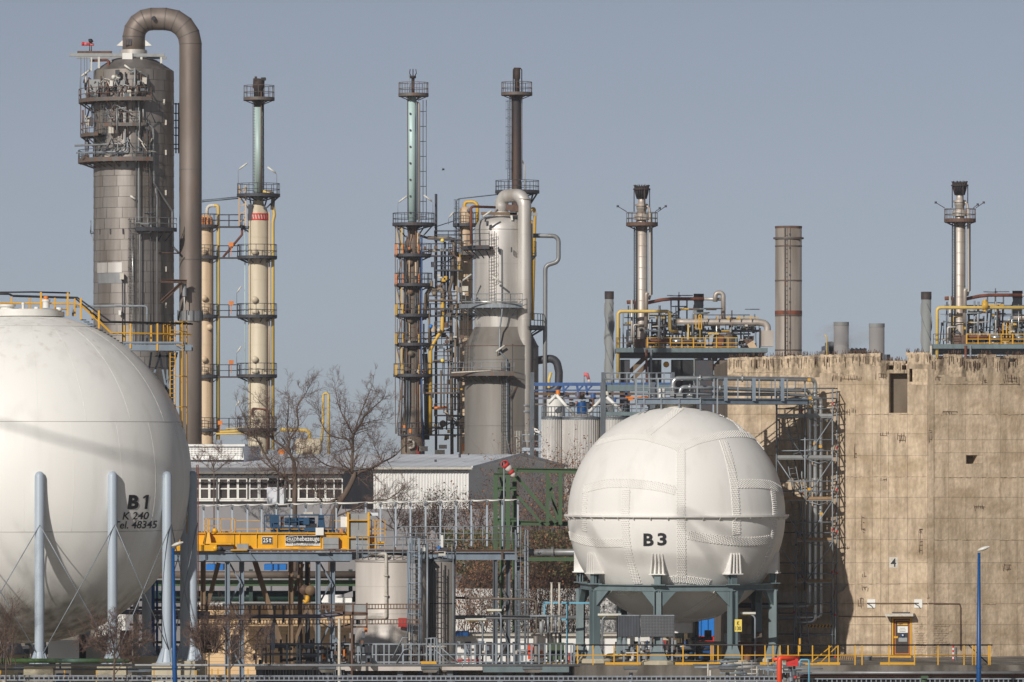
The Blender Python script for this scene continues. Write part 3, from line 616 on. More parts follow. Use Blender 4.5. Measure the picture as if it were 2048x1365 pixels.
for st in straps:
    if not st: continue
    pts = []
    for i in range(len(st) - 1):                            # smooth the traced line, then press it onto the sphere
        p0 = st[max(0, i - 1)]; p1 = st[i]; p2 = st[i + 1]; p3 = st[min(len(st) - 1, i + 2)]
        for k in range(8):
            t = k / 8
            pts.append(tuple(0.5 * (2 * p1[j] + (p2[j] - p0[j]) * t + (2 * p0[j] - 5 * p1[j] + 4 * p2[j] - p3[j]) * t * t + (3 * p1[j] - p0[j] - 3 * p2[j] + p3[j]) * t ** 3) for j in (0, 1)))
    pts.append(st[-1])
    sp = []
    for u, v in pts:
        sp.append(hit(C3, R3, u, v))
    W = 0.225; q = MB(); vs = []; L = [0]
    fr_ = []
    for i, p in enumerate(sp):
        nrm = (p - C3).normalized(); t = (sp[min(i + 1, len(sp) - 1)] - sp[max(0, i - 1)]).normalized(); s_ = nrm.cross(t).normalized(); fr_.append((nrm, t, s_))
        for w_, h_ in ((-W, -.02), (-W, .017), (W, .017), (W, -.02)): vs.append(p + s_ * w_ + nrm * h_)
        if i: L.append(L[-1] + (p - sp[i - 1]).length)
    n_ = len(sp); q.add(vs, [(i * 4 + k, i * 4 + 4 + k, i * 4 + 5 + k, i * 4 + 1 + k) for i in range(n_ - 1) for k in range(3)], False)
    q.add([], []); q.build('seam_strap', 'riveted_white', tank3)
    d_ = 0.06; row = 0
    while d_ < L[-1]:
        i = max(j for j in range(n_) if L[j] <= d_); i = min(i, n_ - 2); t = (d_ - L[i]) / max(1e-6, L[i + 1] - L[i])
        p = sp[i].lerp(sp[i + 1], t); nrm, tg, s_ = fr_[i]; nrm = (p - C3).normalized(); s_ = nrm.cross(tg).normalized()
        for k in range(5):
            c = p + s_ * ((k - 2) * 0.1 + (0.05 if row % 2 else -0.0)) + nrm * 0.016; r = 0.036
            rv.add([c + (tg * a + s_ * e) * r for a, e in oct_] + [c + (tg * a + s_ * e) * r * .65 + nrm * .032 for a, e in oct_] + [c + nrm * .044],
                   [(j, (j + 1) % 6, 6 + (j + 1) % 6, 6 + j) for j in range(6)] + [(6 + j, 6 + (j + 1) % 6, 12) for j in range(6)], False)
        d_ += 0.105; row += 1
rv.build('rivets', 'riveted_white', tank3, kind='stuff')
q = MB(); zr = C3.z - 0.03
q.lathe([(R3 - .05, -.05), (R3 + .21, -.05), (R3 + .21, .05), (R3 - .05, .05)], (C3.x, C3.y, zr), 112, smooth=False); q.build('equator_flange', 'riveted_white', tank3)
q = MB()
for i in range(40): d = adir(i * 9 + 3); p = Vector((C3.x, C3.y, zr)) + d * (R3 + .09); q.bar(p - Vector((0, 0, .18)) - d * .09, p + d * .07 - Vector((0, 0, .05)), .03, .12)
q.build('flange_gussets', 'riveted_white', tank3, kind='stuff')
lettering('B', hit(C3, R3, 1297, 1080), 20 * f3.k, 25 * f3.k, 'letter_black', tank3, bold=0.035, wrap=lambda p: on_sphere(C3, R3, p.x, p.z, 0.025))
lettering('3', hit(C3, R3, 1324, 1079), 18 * f3.k, 25 * f3.k, 'letter_black', tank3, bold=0.035, wrap=lambda p: on_sphere(C3, R3, p.x, p.z, 0.025))
RB = 196 * f3.k; fz3 = Fr(311.0); zbm = fz3.z(1176); zlg0, zlg1 = fz3.z(1147), fz3.z(1103)
angs = [-57.3 + 45 * i for i in range(8)]
for a in angs:
    d = adir(a); s_ = Vector((-d.y, d.x, 0)); c = Vector((C3.x, C3.y, 0)) + d * RB
    q = MB()
    def rbox(r0, r1, w0, w1, z0, z1, wt=None):
        wt0, wt1 = wt if wt else (w0, w1); o = Vector((C3.x, C3.y, 0))
        q.hexa([o + d * r + s_ * w + Vector((0, 0, z)) for z, (wa, wb) in ((z0, (w0, w1)), (z1, (wt0, wt1))) for r, w in ((r1, wa), (r1, wb), (r0, wb), (r0, wa))])
    rbox(RB - .75, RB + .02, -.38, .38, zlg0, zlg1, (-.3, .3))
    for w in (-.38, -.13, .1, .33): rbox(RB - .5, RB + .3, w, w + .05, zlg0, zlg1 - .1, (w * .75, w * .75 + .05))
    rbox(RB - .6, RB + .36, -.46, .46, zlg0 - .06, zlg0)
    q.build('support_lug', 'riveted_white', tank3)
    q = MB(); z0 = fz3.z(1170)
    q.hbeam(c + Vector((0, 0, z0)), c + Vector((0, 0, zlg0 - .065)), .36, .36, .05, up=d); q.bar(c + s_ * .1 + Vector((0, 0, z0)), c + s_ * .1 + Vector((0, 0, zlg0 - .065)), .05, .4)
    q.box(c + Vector((-.38, -.38, z0 - .002)), c + Vector((.38, .38, z0 + .05))); q.build('bearing', 'frame_green', tank3)
    q = MB(); q.hbeam(c + Vector((0, 0, TZ + .35)), c + Vector((0, 0, zbm - .17)), .44, .42, .05, up=s_)
    q.build('post', 'frame_green', tank3)
    q = MB(); w0, w1, h0, h1 = .5, .24, TZ + .22, TZ + 1.0
    q.hexa([c + Vector((x * w, y * w * .9, z)) for z, w in ((h0, w0), (h1, w1)) for x, y in ((-1, -1), (1, -1), (1, 1), (-1, 1))]); q.build('post_base', 'frame_green', tank3)
    q = MB(); q.lathe([(0.95, 0), (0.95, .15), (.8, .24), (0, .24)], c + Vector((0, 0, TZ - .01)), 12, smooth=False); q.build('footing', 'footing', tank3)
for i in range(8):
    a, a2 = angs[i], angs[(i + 1) % 8]; o = Vector((C3.x, C3.y, zbm)); p, p2 = o + adir(a) * RB, o + adir(a2) * RB
    q = MB(); q.hbeam(p, p2, .36, .34, .04); q.build('ring_beam', 'frame_green', tank3)
    dd = (p2 - p).normalized()
    for e, sg in ((p, 1), (p2, -1)):
        g = MB(); t_ = Vector((0, 0, -.16)); n_ = Vector((dd.y, -dd.x, 0)) * .14
        t0, t1, t2 = e + t_ + dd * sg * .2, e + t_ + dd * sg * 1.0, e + t_ + dd * sg * .2 + Vector((0, 0, -.85))
        g.add([t0 + n_, t1 + n_, t2 + n_, t0 - n_, t1 - n_, t2 - n_], [(0, 1, 2), (5, 4, 3), (0, 3, 4, 1), (1, 4, 5, 2), (2, 5, 3, 0)]); g.build('gusset', 'frame_green', tank3)
q = MB(); q.cyl((C3.x, C3.y, f3.z(812)), 40 * f3.k, -.3, .12, 32); q.build('crown_flange', 'plate_worn', tank3)
q = MB()
for i in range(28): d = adir(i * 360 / 28); q.cyl(Vector((C3.x, C3.y, f3.z(812))) + d * 37 * f3.k, .045, .12, .24, 6)
q.build('flange_bolts', 'rusty_steel', tank3, kind='stuff')
q = MB(); q.cyl(C3 + Vector((0, 0, -R3)), .9, -.5, .15, 20); q.build('bottom_nozzle', 'riveted_white', tank3)
q = MB(); q.box(f3.p(1461, 1257, -5.95), f3.p(1475, 1233, -5.9)); sg = q.build('number_sign', 'sign_yellow', tank3)
lettering('K', f3.p(1468, 1240.5, -5.96), 5 * f3.k, 8 * f3.k, 'letter_black', sg, bold=0.02); lettering('130', f3.p(1468, 1250.5, -5.96), 11 * f3.k, 8 * f3.k, 'letter_black', sg, bold=0.02)

# ------------------------------------------------------------ pipe bridge from the crown of B3 to the bunker
br = thing('pipe_bridge', 'grey steel walkway bridge over the top of tank B3 carrying pipes', 'bridge', f3.p(1450, 806))
sk_ = lambda u: 4.0 * max(0.0, (u - 1400) / 220)             # the bridge swings back towards the bunker wall
for d in (-1.2, 1.4):
    q = MB(); q.hbeam(f3.p(1272, 803, d), f3.p(1400, 803, d), .25, .32, .04); q.hbeam(f3.p(1400, 803, d), f3.p(1620, 803, d + sk_(1620)), .25, .32, .04); q.build('girder', 'steel_blue', br)
q = MB(); q.box(f3.p(1274, 798.2, -1.1), f3.p(1400, 796.8, 1.3)); q.hexa([f3.p(1400, 798.2, -1.1), f3.p(1618, 798.2, -1.1 + sk_(1618)), f3.p(1618, 798.2, 1.3 + sk_(1618)), f3.p(1400, 798.2, 1.3), f3.p(1400, 796.8, -1.1), f3.p(1618, 796.8, -1.1 + sk_(1618)), f3.p(1618, 796.8, 1.3 + sk_(1618)), f3.p(1400, 796.8, 1.3)]); q.build('deck', 'galv_dark', br)
for d, us in ((-1.2, (1272, 1286, 1315, 1393, 1427, 1434, 1476, 1520, 1553, 1578)), (1.4, (1272, 1300, 1345, 1400, 1450, 1500, 1550, 1600))):
    for u in us: q = MB(); q.bar(f3.p(u, 800, d + sk_(u)), f3.p(u, 758, d + sk_(u)), .07); q.build('railing_post', 'galv', br)
    for v in (758, 777, 788): q = MB(); q.tube([f3.p(1272, v, d), f3.p(1400, v, d)] + ([f3.p(1620, v, d + sk_(1620))] if d > 0 else [f3.p(1434, v, d + sk_(1434))]), .03, 5); q.build('rail', 'galv', br)
for u, v in ((1272, 825), (1287, 826), (1321, 825), (1357, 824), (1399, 826), (1433, 828)):
    q = MB(); q.bar(f3.p(u, v, -1.25), f3.p(u, 796, -1.25), .08); q.build('stanchion', 'galv', br)
for u in (1451, 1509, 1568): q = MB(); e = sk_(u); q.hbeam(f3.p(u, 802, e - 1.3), f3.p(u, 756, e - 1.3), .2, .16, .03); q.bar(f3.p(u, 802, e + 1.3), f3.p(u, 756, e + 1.3), .12); q.bar(f3.p(u, 772, e - 1.25), f3.p(u, 772, e + 1.25), .1); q.bar(f3.p(u, 790, e - 1.25), f3.p(u, 790, e + 1.25), .1); q.build('pipe_support', 'steel_blue', br)
pipe('product_pipe', f3, [(1346, 812, 0), (1346, 757, 0), (1420, 757, 0.2), (1580, 757, 3.6), (1640.5, 757, 5.3), (1640.5, 1250, 5.3), (1600, 1252, 5.3)], 4.6, 'alu_pipe', br, bend=12, flanges=[(1346, 775, 0, 'Z'), (1400, 757, 0, 'X'), (1487, 757, 1.6, 'X'), (1640.5, 783, 5.3), (1640.5, 850, 5.3), (1640.5, 960, 5.3)])
pipe('product_pipe', f3, [(1358, 800, .3), (1362, 774, .3), (1420, 776, .6), (1560, 780, 3.4), (1629, 779, 5.25), (1629, 1218, 5.25), (1520, 1220, 5.25)], 4.2, 'alu_pipe', br, bend=10, flanges=[(1380, 774.7, .3, 'X'), (1440, 776.5, .5, 'X'), (1629, 800, 5.25), (1629, 900, 5.25)])
pipe('product_pipe', f3, [(1375, 800, .7), (1380, 788, .7), (1420, 788, 1.0), (1560, 788, 3.6), (1610, 789, 4.6), (1652, 796, 5.35), (1652, 1240, 5.35), (1560, 1243, 5.35)], 3.6, 'alu_pipe', br, bend=8, flanges=[(1450, 788, 1, 'X'), (1652, 812, 5.35), (1652, 900, 5.35), (1652, 1030, 5.35)])
q = MB(); q.cyl(f3.p(1323, 797, -.6), 7.5 * f3.k, 0, 17 * f3.k, 18); q.cyl(f3.p(1323, 780, -.6), 8.3 * f3.k, -.05, .06, 18); q.build('valve_drum', 'plate_white', br)
for a, c in (((1340, 798), (1348, 782)), ((1352, 798), (1365, 788)), ((1374, 797), (1384, 790)), ((1300, 797), (1306, 790))): q = MB(); q.box(f3.p(*a, -.4), f3.p(*c, .2)); q.build('valve_box', 'cabinet_grey', br)
for u, v, d in ((1626, 758  , 4.3), (1629, 795, 4.8), (1629, 812, 4.8), (1638.5, 888, 4.9), (1650, 893, 4.9), (1627, 980, 4.8), (1652, 1030, 5.0)):
    q = MB(); q.box(f3.p(u - 3, v - 2.5, d - .2), f3.p(u + 3, v + 2.5, d - .12)); q.build('pipe_marker', 'safety_yellow', br)
# dark wide pipes low against the bunker
pipe('suction_pipe', f3, [(1450, 1216, 5.6), (1585, 1217, 5.6), (1622, 1214, 5.4)], 5.5, 'dark_pipe', label='dark fat pipe running low along the foot of the bunker', group=None)

# ------------------------------------------------------------ scaffold beside the bunker
fS = Fr(319.9)
scf = thing('scaffold', 'tall steel tube scaffold with plank decks between tank B3 and bunker', 'scaffold', fS.p(1610, 1322))
for u, v0, v1, d in ((1553, 780, 1005, 0), (1610, 760, 1165, 0), (1610, 1165, 1180, 0), (1665, 778, 1310, 0), (1592, 1060, 1330, 0), (1589, 1195, 1330, .3), (1610, 1165, 1180, 0), (1676, 782, 1318, 1.25), (1606, 790, 1325, 1.25), (1556, 800, 1325, 1.25), (1671, 1200, 1330, .2), (1664.5, 1195, 1330, .9)):
    q = MB(); q.tube([fS.p(u, v1, d), fS.p(u, v0, d)], .042, 6); q.build('standard', 'galv', scf)
    for v in range(int(v0) + 30, int(v1) - 5, 84): q = MB(); q.cyl(fS.p(u, v, d), .06, -.06, .06, 8); q.build('coupler', 'red_paint' if rnd.random() < .4 else 'galv_dark', scf)
for v in (777, 797, 818, 880, 902, 963, 983, 1045, 1066, 1127, 1148, 1208, 1228, 1270):
    u0 = 1553 if v < 1000 else 1592
    q = MB(); q.tube([fS.p(u0, v, 0), fS.p(1667, v, 0)], .034, 5); q.build('ledger', 'galv', scf)
    q = MB(); q.tube([fS.p(1556, v, 1.25), fS.p(1678, v, 1.25)], .034, 5); q.build('ledger', 'galv_dark', scf)
    for u in (1610, 1666): q = MB(); q.tube([fS.p(u, v, 0), fS.p(u + 9, v, 1.28)], .034, 5); q.build('transom', 'galv_dark', scf)
for v in (834, 917, 1000, 1082, 1165):
    for i in range(4):
        q = MB(); q.box(fS.p(1555 if v < 1060 else 1594, v + 2.2, .05 + .3 * i), fS.p(1664, v - .3, .05 + .3 * i + .28)); q.build('deck_plank', 'cabinet_grey', scf)
    q = MB(); q.box(fS.p(1555 if v < 1060 else 1594, v - .4, .0), fS.p(1664, v - 6, .045)); q.build('toe_board', 'cabinet_grey' if v < 990 else 'wood', scf)
    q = MB(); q.tube([fS.p(1618, v + 4, 0), fS.p(1638, v + 10, 0), fS.p(1660, v + 4, 0)], .03, 5); q.build('deck_truss', 'galv', scf)
for i, (v0, v1) in enumerate(((834, 917), (917, 1000), (1000, 1082), (1082, 1165))):
    q = MB(); q.tube([fS.p(1555, v0 + 4, -.06), fS.p(1607, v1 - 2, -.06)], .034, 5); q.build('brace', 'galv', scf)
    q = MB(); q.tube([fS.p(1664, v0 + 4, -.06), fS.p(1613, v1 - 2, -.06)], .034, 5); q.build('brace', 'galv', scf)
    x0 = 1574 + (8 if i > 1 else 0)
    ladder(scf, fS.p(x0 + 24, v1, .6), fS.p(x0 + 8, v0 - 2, .8), .42, 'galv', False)
for v in range(800, 1200, 41):
    q = MB(); q.tube([fS.p(1666, v + 30, 0), fS.p(1675, v, 1.25)], .03, 5); q.build('brace', 'rusty_steel', scf)
ladder(scf, fS.p(1612, 1325, -1.0), fS.p(1601, 1185, -.2), .42, 'galv', False, name='ladder')
q = MB(); q.bar(fS.p(1612, 1252.5, .1), fS.p(1667, 1252.5, .1), .05, .16); hb = q.build('warning_board', 'safety_yellow', scf)
for i in range(8): q = MB(); u = 1615 + i * 6.7; q.bar(fS.p(u, 1255, .07), fS.p(u + 3, 1250.3, .07), .012, .1, up=(1, 0, 0)); q.build('black_stripe', 'black_paint', hb)
b = MB()                                                    # sagging safety net
def netp(s, t):
    u = 1528 + 180 * s; v = 1175 + 12 * math.sin(math.pi * min(1, s * 1.2)) + t * (6 + 22 * math.sin(math.pi * s)) - 6 * s; return fS.p(u, v, -4.5 + 6.2 * s + .4 * t)
for j in range(10): b.tube([netp(i / 30, j / 9) for i in range(31)], .011, 3)
for i in range(70): b.tube([netp(i / 69, 0), netp(i / 69, .5), netp(i / 69, 1)], .009, 3)
tag(b.build('safety_net', 'net_grey'), 'grey safety net slung from the tank frame to the scaffold', 'net')
# ------------------------------------------------------------ big fractionating column, far left
fA = Fr(540.0); kA = fA.k; cA = fA.p(267.5, 905); cA.z = 0
colA = thing('fractionating_column', 'tall dull metal clad column under a huge arched overhead pipe', 'column', cA)
RA = 79.5 * kA; zsh = fA.z(143)
q = MB(); q.lathe([(RA, 0), (RA, zsh), (RA * .99, zsh + .05), (46 * kA, fA.z(121)), (34 * kA, fA.z(117.5)), (0, fA.z(117))], cA, 72); q.build('shell', 'clad_body', colA)
rowh = 21.2 * kA; z = 22.0; nseg = 14; row = 0
while z < zsh - .2:                                        # sheet cladding, laid like shingles
    h = min(rowh, zsh - z); q = MB(); da = 360 / nseg
    for e in (0,): q.lathe([(RA + .055, .02), (RA + .03, h - .01)], (0, 0, 0), 5, -da / 2 + .35, da / 2 - .35)
    q.lathe([(RA + .055, .02), (RA, .02)], (0, 0, 0), 5, -da / 2 + .35, da / 2 - .35, smooth=False)
    me = mesh_of(q, 'cladding_sheet', 'clad_sheet'); off = rnd.uniform(0, da) if row % 2 else rnd.uniform(0, da)
    for i in range(nseg): piece(me, 'cladding_sheet', (cA.x, cA.y, z), colA, rot=(0, 0, R_(off + i * da)))
    z += rowh; row += 1
q = MB(); q.cyl((cA.x, cA.y, fA.z(117)), 26 * kA, -.3, .35, 28); q.cyl((cA.x, cA.y, fA.z(108)), 27 * kA, -.1, .25, 28); q.cyl((cA.x, cA.y, fA.z(103)), 26 * kA, -.1, .12, 28); q.build('top_flange', 'silver_pipe', colA)
for a_, v_ in ((-60, 548), (-36, 548), (-58, 569), (-36, 569), (-14, 340)):
    q = MB(); q.lathe([(RA + .075, 0), (RA + .065, rowh * .96)], (cA.x, cA.y, fA.z(v_)), 6, a_, a_ + 23, smooth=True); q.build('cladding_sheet', 'silver_clad' if v_ < 560 and v_ > 400 else 'grey_pipe', colA)
r_ = 22.6 * kA; path = fillet([fA.p(267.5, 112), fA.p(267.5, 38.5), fA.p(381, 38.5), fA.p(381, 640)], 50 * kA, 4) + [Vector((fA.x(381), fA.Y, 0.5))]
q = MB(); q.tube(path, r_, 32, smooth=True)
oh = q.build('overhead_pipe', 'overhead_pipe', colA)
for i in range(1, len(path) - 1):                           # weld beads at the mitres
    t = (path[i + 1] - path[i - 1]).normalized(); q = MB(); q.tube([path[i] - t * .04, path[i] + t * .04], r_ * 1.012, 32); q.build('weld_seam', 'clad_body', oh)
q = MB(); q.tube([fA.p(309, 38, -r_ / kA * 0 - r_ * .9), fA.p(309, 40, -r_ - .35)], .2, 10); q.build('nozzle_stub', 'dark_steel', oh)
for v, c_ in ((110, 1), (118, 1), (340, 1), (520, 1)):
    if v > 200: q = MB(); q.cyl(fA.p(381, v), r_ * 1.01, -.05, .05, 32); q.build('weld_seam', 'clad_body', oh)
q = MB(); q.cyl(fA.p(381, 632), r_ * 1.12, -.5, .42, 24, smooth=False); q.build('pipe_collar', 'grey_pipe', oh)
for i in range(6): d = adir(-75 + 30 * i); q = MB(); q.bar(fA.p(381, 641) + d * r_ * 1.14, fA.p(381, 621) + d * r_ * 1.14, .1); q.build('collar_rib', 'dark_steel', oh)
for u, s in ((241, -1), (296, 1)):                           # white rain hoods at the nozzle
    q = MB(); a, b_, c_ = fA.p(u - 6 * s, 80, -.2), fA.p(u - 6 * s, 93, -.2), fA.p(u + 8 * s, 92, -.2); e = Vector((0, .5, 0))
    q.add([a, b_, c_, a + e, b_ + e, c_ + e], [(0, 1, 2), (5, 4, 3), (0, 3, 4, 1), (1, 4, 5, 2), (2, 5, 3, 0)]); q.build('rain_hood', 'plate_white', colA)
for i in range(3): q = MB(); q.bar(fA.p(253 + 5 * i, 80, -r_ - .02), fA.p(251.5 + 5 * i, 92, -r_ - .1), .2, .06); q.build('lug', 'dark_steel', colA)
# roof-top crane frame
for p, q_, w, m_ in (((142, 113), (331, 114), .3, 'cabinet_grey'), ((158, 108.5), (227, 108.5), .28, 'rusty_steel'), ((201, 116), (201, 140), .2, 'lamp_white'), ((285.5, 114), (285.5, 142), .2, 'lamp_white'), ((325, 115), (325, 130), .2, 'lamp_white'), ((248, 116), (268, 116), .6, 'plate_white'), ((165, 118), (165, 180), .06, 'galv_dark'), ((172, 118), (172, 174), .05, 'galv_dark'), ((177, 118), (177, 165), .05, 'galv_dark'), ((186, 118), (186, 145), .14, 'lamp_white'), ((225, 113), (225, 128), .12, 'cabinet_grey')):
    b = MB(); b.bar(fA.p(*p, -2.0), fA.p(*q_, -2.0), w); b.build('roof_frame', m_, colA)
for d in (1.8,): b = MB(); b.bar(fA.p(150, 112.5, d), fA.p(331, 113.5, d), .25); b.build('roof_frame', 'cabinet_grey', colA)
b = MB()
for u in (182.5, 186): b.tube([fA.p(u, 110, -2), fA.p(u, 89, -2)], .05, 5)
b.build('windsock_mast', 'dark_steel', colA)
ws = thing('windsock', 'faded red windsock above the roof frame of the tallest column', 'windsock', fA.p(186, 93, -2))
for i, (u0, u1, m_) in enumerate(((166.5, 172, 'sock_red'), (172, 178, 'sock_pink'), (178, 184, 'sock_red'), (184, 191, 'sock_pink'))):
    b = MB(); b.tube([fA.p(u0, 91 + .4 * i, -2), fA.p(u1, 91.4 + .4 * i, -2)], [(4 - .4 * i) * kA, (3.6 - .4 * i) * kA], 10); b.build('sock_band', m_, ws)
b = MB(); b.tube([fA.p(u, v, -2.2) for u, v in ((180.5, 82.5), (183, 84.5), (186, 86), (190, 87))], [.05, .2, .22, .04], 7); b.tube([fA.p(183, 83.5, -2.2), fA.p(181.5, 82.6, -2.2)], [.12, .08], 6)
b.tube([fA.p(185, 87, -2.2), fA.p(185, 89.5, -2.2)], .03, 4)
tag(b.build('crow', 'feather_black'), 'black crow perched on top of the red windsock', 'bird')
# platforms
ring_platform(colA, (cA.x, cA.y, fA.z(203)), RA + .06, RA + 1.45, -100, 22, 'walk_steel', 23 * kA, .18, 9, .035, 14, mr='rusty_steel')
ring_platform(colA, (cA.x, cA.y, fA.z(272)), RA + .06, RA + 1.25, -100, -38, 'walk_steel', 24 * kA, .15, 4, .035, 14, mr='rusty_steel')
ring_platform(colA, (cA.x, cA.y, fA.z(254)), RA + .06, RA + .95, -34, 14, 'walk_steel', 23 * kA, .15, 4, .03, 14)
ring_platform(colA, (cA.x, cA.y, fA.z(322)), RA + .06, RA + 1.5, -105, 24, 'walk_steel', 20 * kA, .22, 11, .035, 10, mr='galv_dark', cone=.5)
ring_platform(colA, (cA.x, cA.y, fA.z(461)), RA + .06, RA + 1.0, 6, 62, 'dark_steel', 22 * kA, .2, 4, .035, 12, mr='grey_pipe')
ring_platform(colA, (cA.x, cA.y, fA.z(464)), RA + .06, RA + .35, -95, -84, 'galv', 22 * kA, .1, 2, .03, 6)
b = MB()
for u in (350.5, 356): b.tube([fA.p(u, 205, 1), fA.p(u, 306, 1)], .07, 5)
for v in (207, 226, 240, 255, 270, 288, 297): b.bar(fA.p(347, v, 1), fA.p(358, v, 1), .09 if v not in (207, 297) else .35, .1)
b.build('link_frame', 'dark_steel', colA)
# ladders, pipes and boxes on its front
ladder(colA, (fA.x(300), cA.y - RA - .3, fA.z(445)), (fA.x(300), cA.y - RA - .3, fA.z(268)), 9 * kA, 'walk_steel')
ladder(colA, (fA.x(269), cA.y - RA - .25, fA.z(660)), (fA.x(269), cA.y - RA - .25, fA.z(440)), 9 * kA, 'dark_steel')
ladder(colA, (fA.x(213), cA.y - RA + .9, fA.z(320)), (fA.x(213), cA.y - RA + .5, fA.z(206)), 8 * kA, 'galv_dark')
dF = -RA - .35
for pts, r, m_, bd in (([(263, 176, dF), (263, 186, dF), (283, 203, dF), (283.5, 452, dF), (308, 452, dF), (308, 469, dF), (285.5, 469, dF), (285.5, 690, dF)], 1.9, 'grey_pipe', 6),
                       ([(256.5, 160, dF), (256.5, 292, dF), (155, 296, dF + .6)], 2.0, 'grey_pipe', 5), ([(261, 280, dF), (260.5, 308, dF), (158, 310, dF + .5)], 1.6, 'galv', 4),
                       ([(183, 124, -1.5), (220, 123.5, -2.0), (221, 200, dF + .5)], 2.6, 'rust', 5), ([(278, 186, dF), (278, 420, dF)], 1.0, 'galv_dark', 3), ([(279, 340, dF), (279.5, 690, dF)], .9, 'dark_pipe', 3),
                       ([(259, 168, dF), (258, 280, dF)], 1.6, 'rusty_steel', 3), ([(291, 200, dF + .3), (292, 240, dF + .3), (311, 262, dF + .6), (312.5, 370, dF + .6), (346.5, 424, -1.6), (346.5, 494, -1.4), (360, 508, -1.3)], 2.1, 'grey_pipe', 5),
                       ([(316, 380, dF + .7), (318.5, 400, dF + .7), (319, 690, dF + .7)], 1.8, 'grey_pipe', 4), ([(293, 429, dF + .4), (316, 429, dF + .6)], 1.2, 'galv_dark', 3),
                       ([(320, 508, -3), (363, 508.5, -1.6)], 1.2, 'rusty_steel', 3), ([(269, 470, dF), (272, 560, dF), (272.5, 690, dF)], 1.0, 'alu_pipe', 3), ([(251, 552, dF), (251.5, 690, dF)], 1.6, 'dark_pipe', 3), ([(262, 150, dF), (288, 150, dF), (300, 160, dF + .5), (300, 200, dF + .3)], 1.2, 'galv', 3),
                       ([(305, 262, dF + .5), (307, 690, dF + .5)], .9, 'dark_pipe', 3), ([(190, 205, -2.2), (192, 265, -2.4), (190, 320, -2.4)], .9, 'galv_dark', 3), ([(172, 205, -1), (172, 320, -1)], 1.0, 'rusty_steel', 3), ([(162, 205, -.4), (162, 275, -.4)], 1.0, 'rusty_steel', 3)):
    pipe('riser_pipe', fA, pts, r, m_, colA, bend=bd, n=8, seg=4)
b = MB(); c = fA.p(194, 178, dF + 2.0); b.hexa([c + Vector((x * 12 * kA, y * .6, z_ * kA)) for x, y, z_ in ((-.8, -1, -19), (.5, -1, -19), (.5, 1, -19), (-.8, 1, -19), (-1, -1, 15), (1, -1, 15), (1, 1, 15), (-1, 1, 15))]); b.build('insulated_box', 'cabinet_grey', colA)
for u, v, w, h, m_ in ((229, 174, 6, 12, 'plate_white'), (241, 151, 8, 9, 'dark_steel'), (295, 168, 9, 13, 'plate_worn'), (252, 172, 9, 9, 'cabinet_grey'), (276, 166, 7, 7, 'galv_dark'), (283, 172, 5, 8, 'cabinet_grey'), (268, 182, 5, 8, 'rusty_steel'), (291, 186, 8, 6, 'galv_dark'), (262, 193, 10, 4, 'galv_dark'), (250, 556, 8, 12, 'plate_worn'), (246, 628, 5, 9, 'plate_white')):
    b = MB(); b.box(fA.p(u - w / 2, v + h / 2, dF - .3), fA.p(u + w / 2, v - h / 2, dF + .2)); b.build('instrument_box', m_, colA)
for u, v in ((233, 160), (243, 160)): b = MB(); b.lathe([(.0, -.12), (.2, -.12), (.2, .1)], fA.p(u, v, dF + .2), 10, axis='Y'); b.build('gauge', 'lamp_white', colA)
floodlight(colA, fA.p(161, 203, -.6), 2.2, 1, 1.1); floodlight(colA, fA.p(272, 152, dF), .1, -1, .8); floodlight(colA, fA.p(279, 412, dF), .3, -1, .5)
for u, v in ((203, 466), (225, 466), (251, 466), (191, 466)): b = MB(); x = u - 267.5; d = -math.sqrt(max(1, 79.5 ** 2 - x * x)) * kA; b.bar(fA.p(u, 461, d - .12), fA.p(u + .5, 471, d - .12), .12); b.build('hook', 'dark_steel', colA)
for v in (207, 248, 308, 388, 540, 612):
    for u in (331, 345) if v == 207 else (334,): x = u - 267.5; d = -math.sqrt(max(1, 79.5 ** 2 - x * x)) * kA; b = MB(); b.box(fA.p(u - 2, v + 5, d - .15), fA.p(u + 2, v - 5, d)); b.build('lifting_lug', 'plate_worn', colA)
for i in range(70):                                         # small bore piping, stanchions and boxes crowding the upper levels
    a = rnd.uniform(-95, 30); v = rnd.choice((203, 203, 254, 272, 322, 322)); rr_ = RA + rnd.uniform(.15, 1.2); p = Vector((cA.x, cA.y, fA.z(v))) + adir(a) * rr_; q = MB()
    if i % 3 == 0: q.tube([p, p + Vector((0, 0, rnd.uniform(1, 3.2)))], rnd.uniform(.04, .1), 6)
    elif i % 3 == 1: q.tube([Vector((cA.x, cA.y, p.z + rnd.uniform(.5, 2))) + adir(a + t) * rr_ for t in range(0, int(rnd.uniform(14, 46)), 6)], rnd.uniform(.04, .09), 6)
    else: q.box(p - Vector((.2, .1, 0)), p + Vector((rnd.uniform(.1, .35), .1, rnd.uniform(.3, .9))))
    q.build(('stanchion', 'small_pipe', 'junction_box')[i % 3], rnd.choice(['galv_dark', 'rusty_steel', 'dark_steel', 'walk_steel', 'grey_pipe', 'cabinet_grey', 'plate_worn', 'dark_pipe']), colA)
ladder(colA, (fA.x(236), cA.y - RA - .2, fA.z(322)), (fA.x(236), cA.y - RA - .2, fA.z(210)), 8 * kA, 'walk_steel')
b = MB(); b.hbeam(fA.p(325, 564, -3.2), fA.p(376, 565, -2.2), .3, .35, .05); b.build('bracket_arm', 'rusty_steel', colA)
b = MB(); b.hbeam(fA.p(326, 606, -3.2), fA.p(367, 567, -2.3), .25, .3, .05); b.build('bracket_strut', 'rusty_steel', colA)
b = MB(); b.cyl(fA.p(371, 594, -1.9), 4.6 * kA, 0, 25 * kA, 14); b.build('spring_hanger', 'grey_pipe', colA)
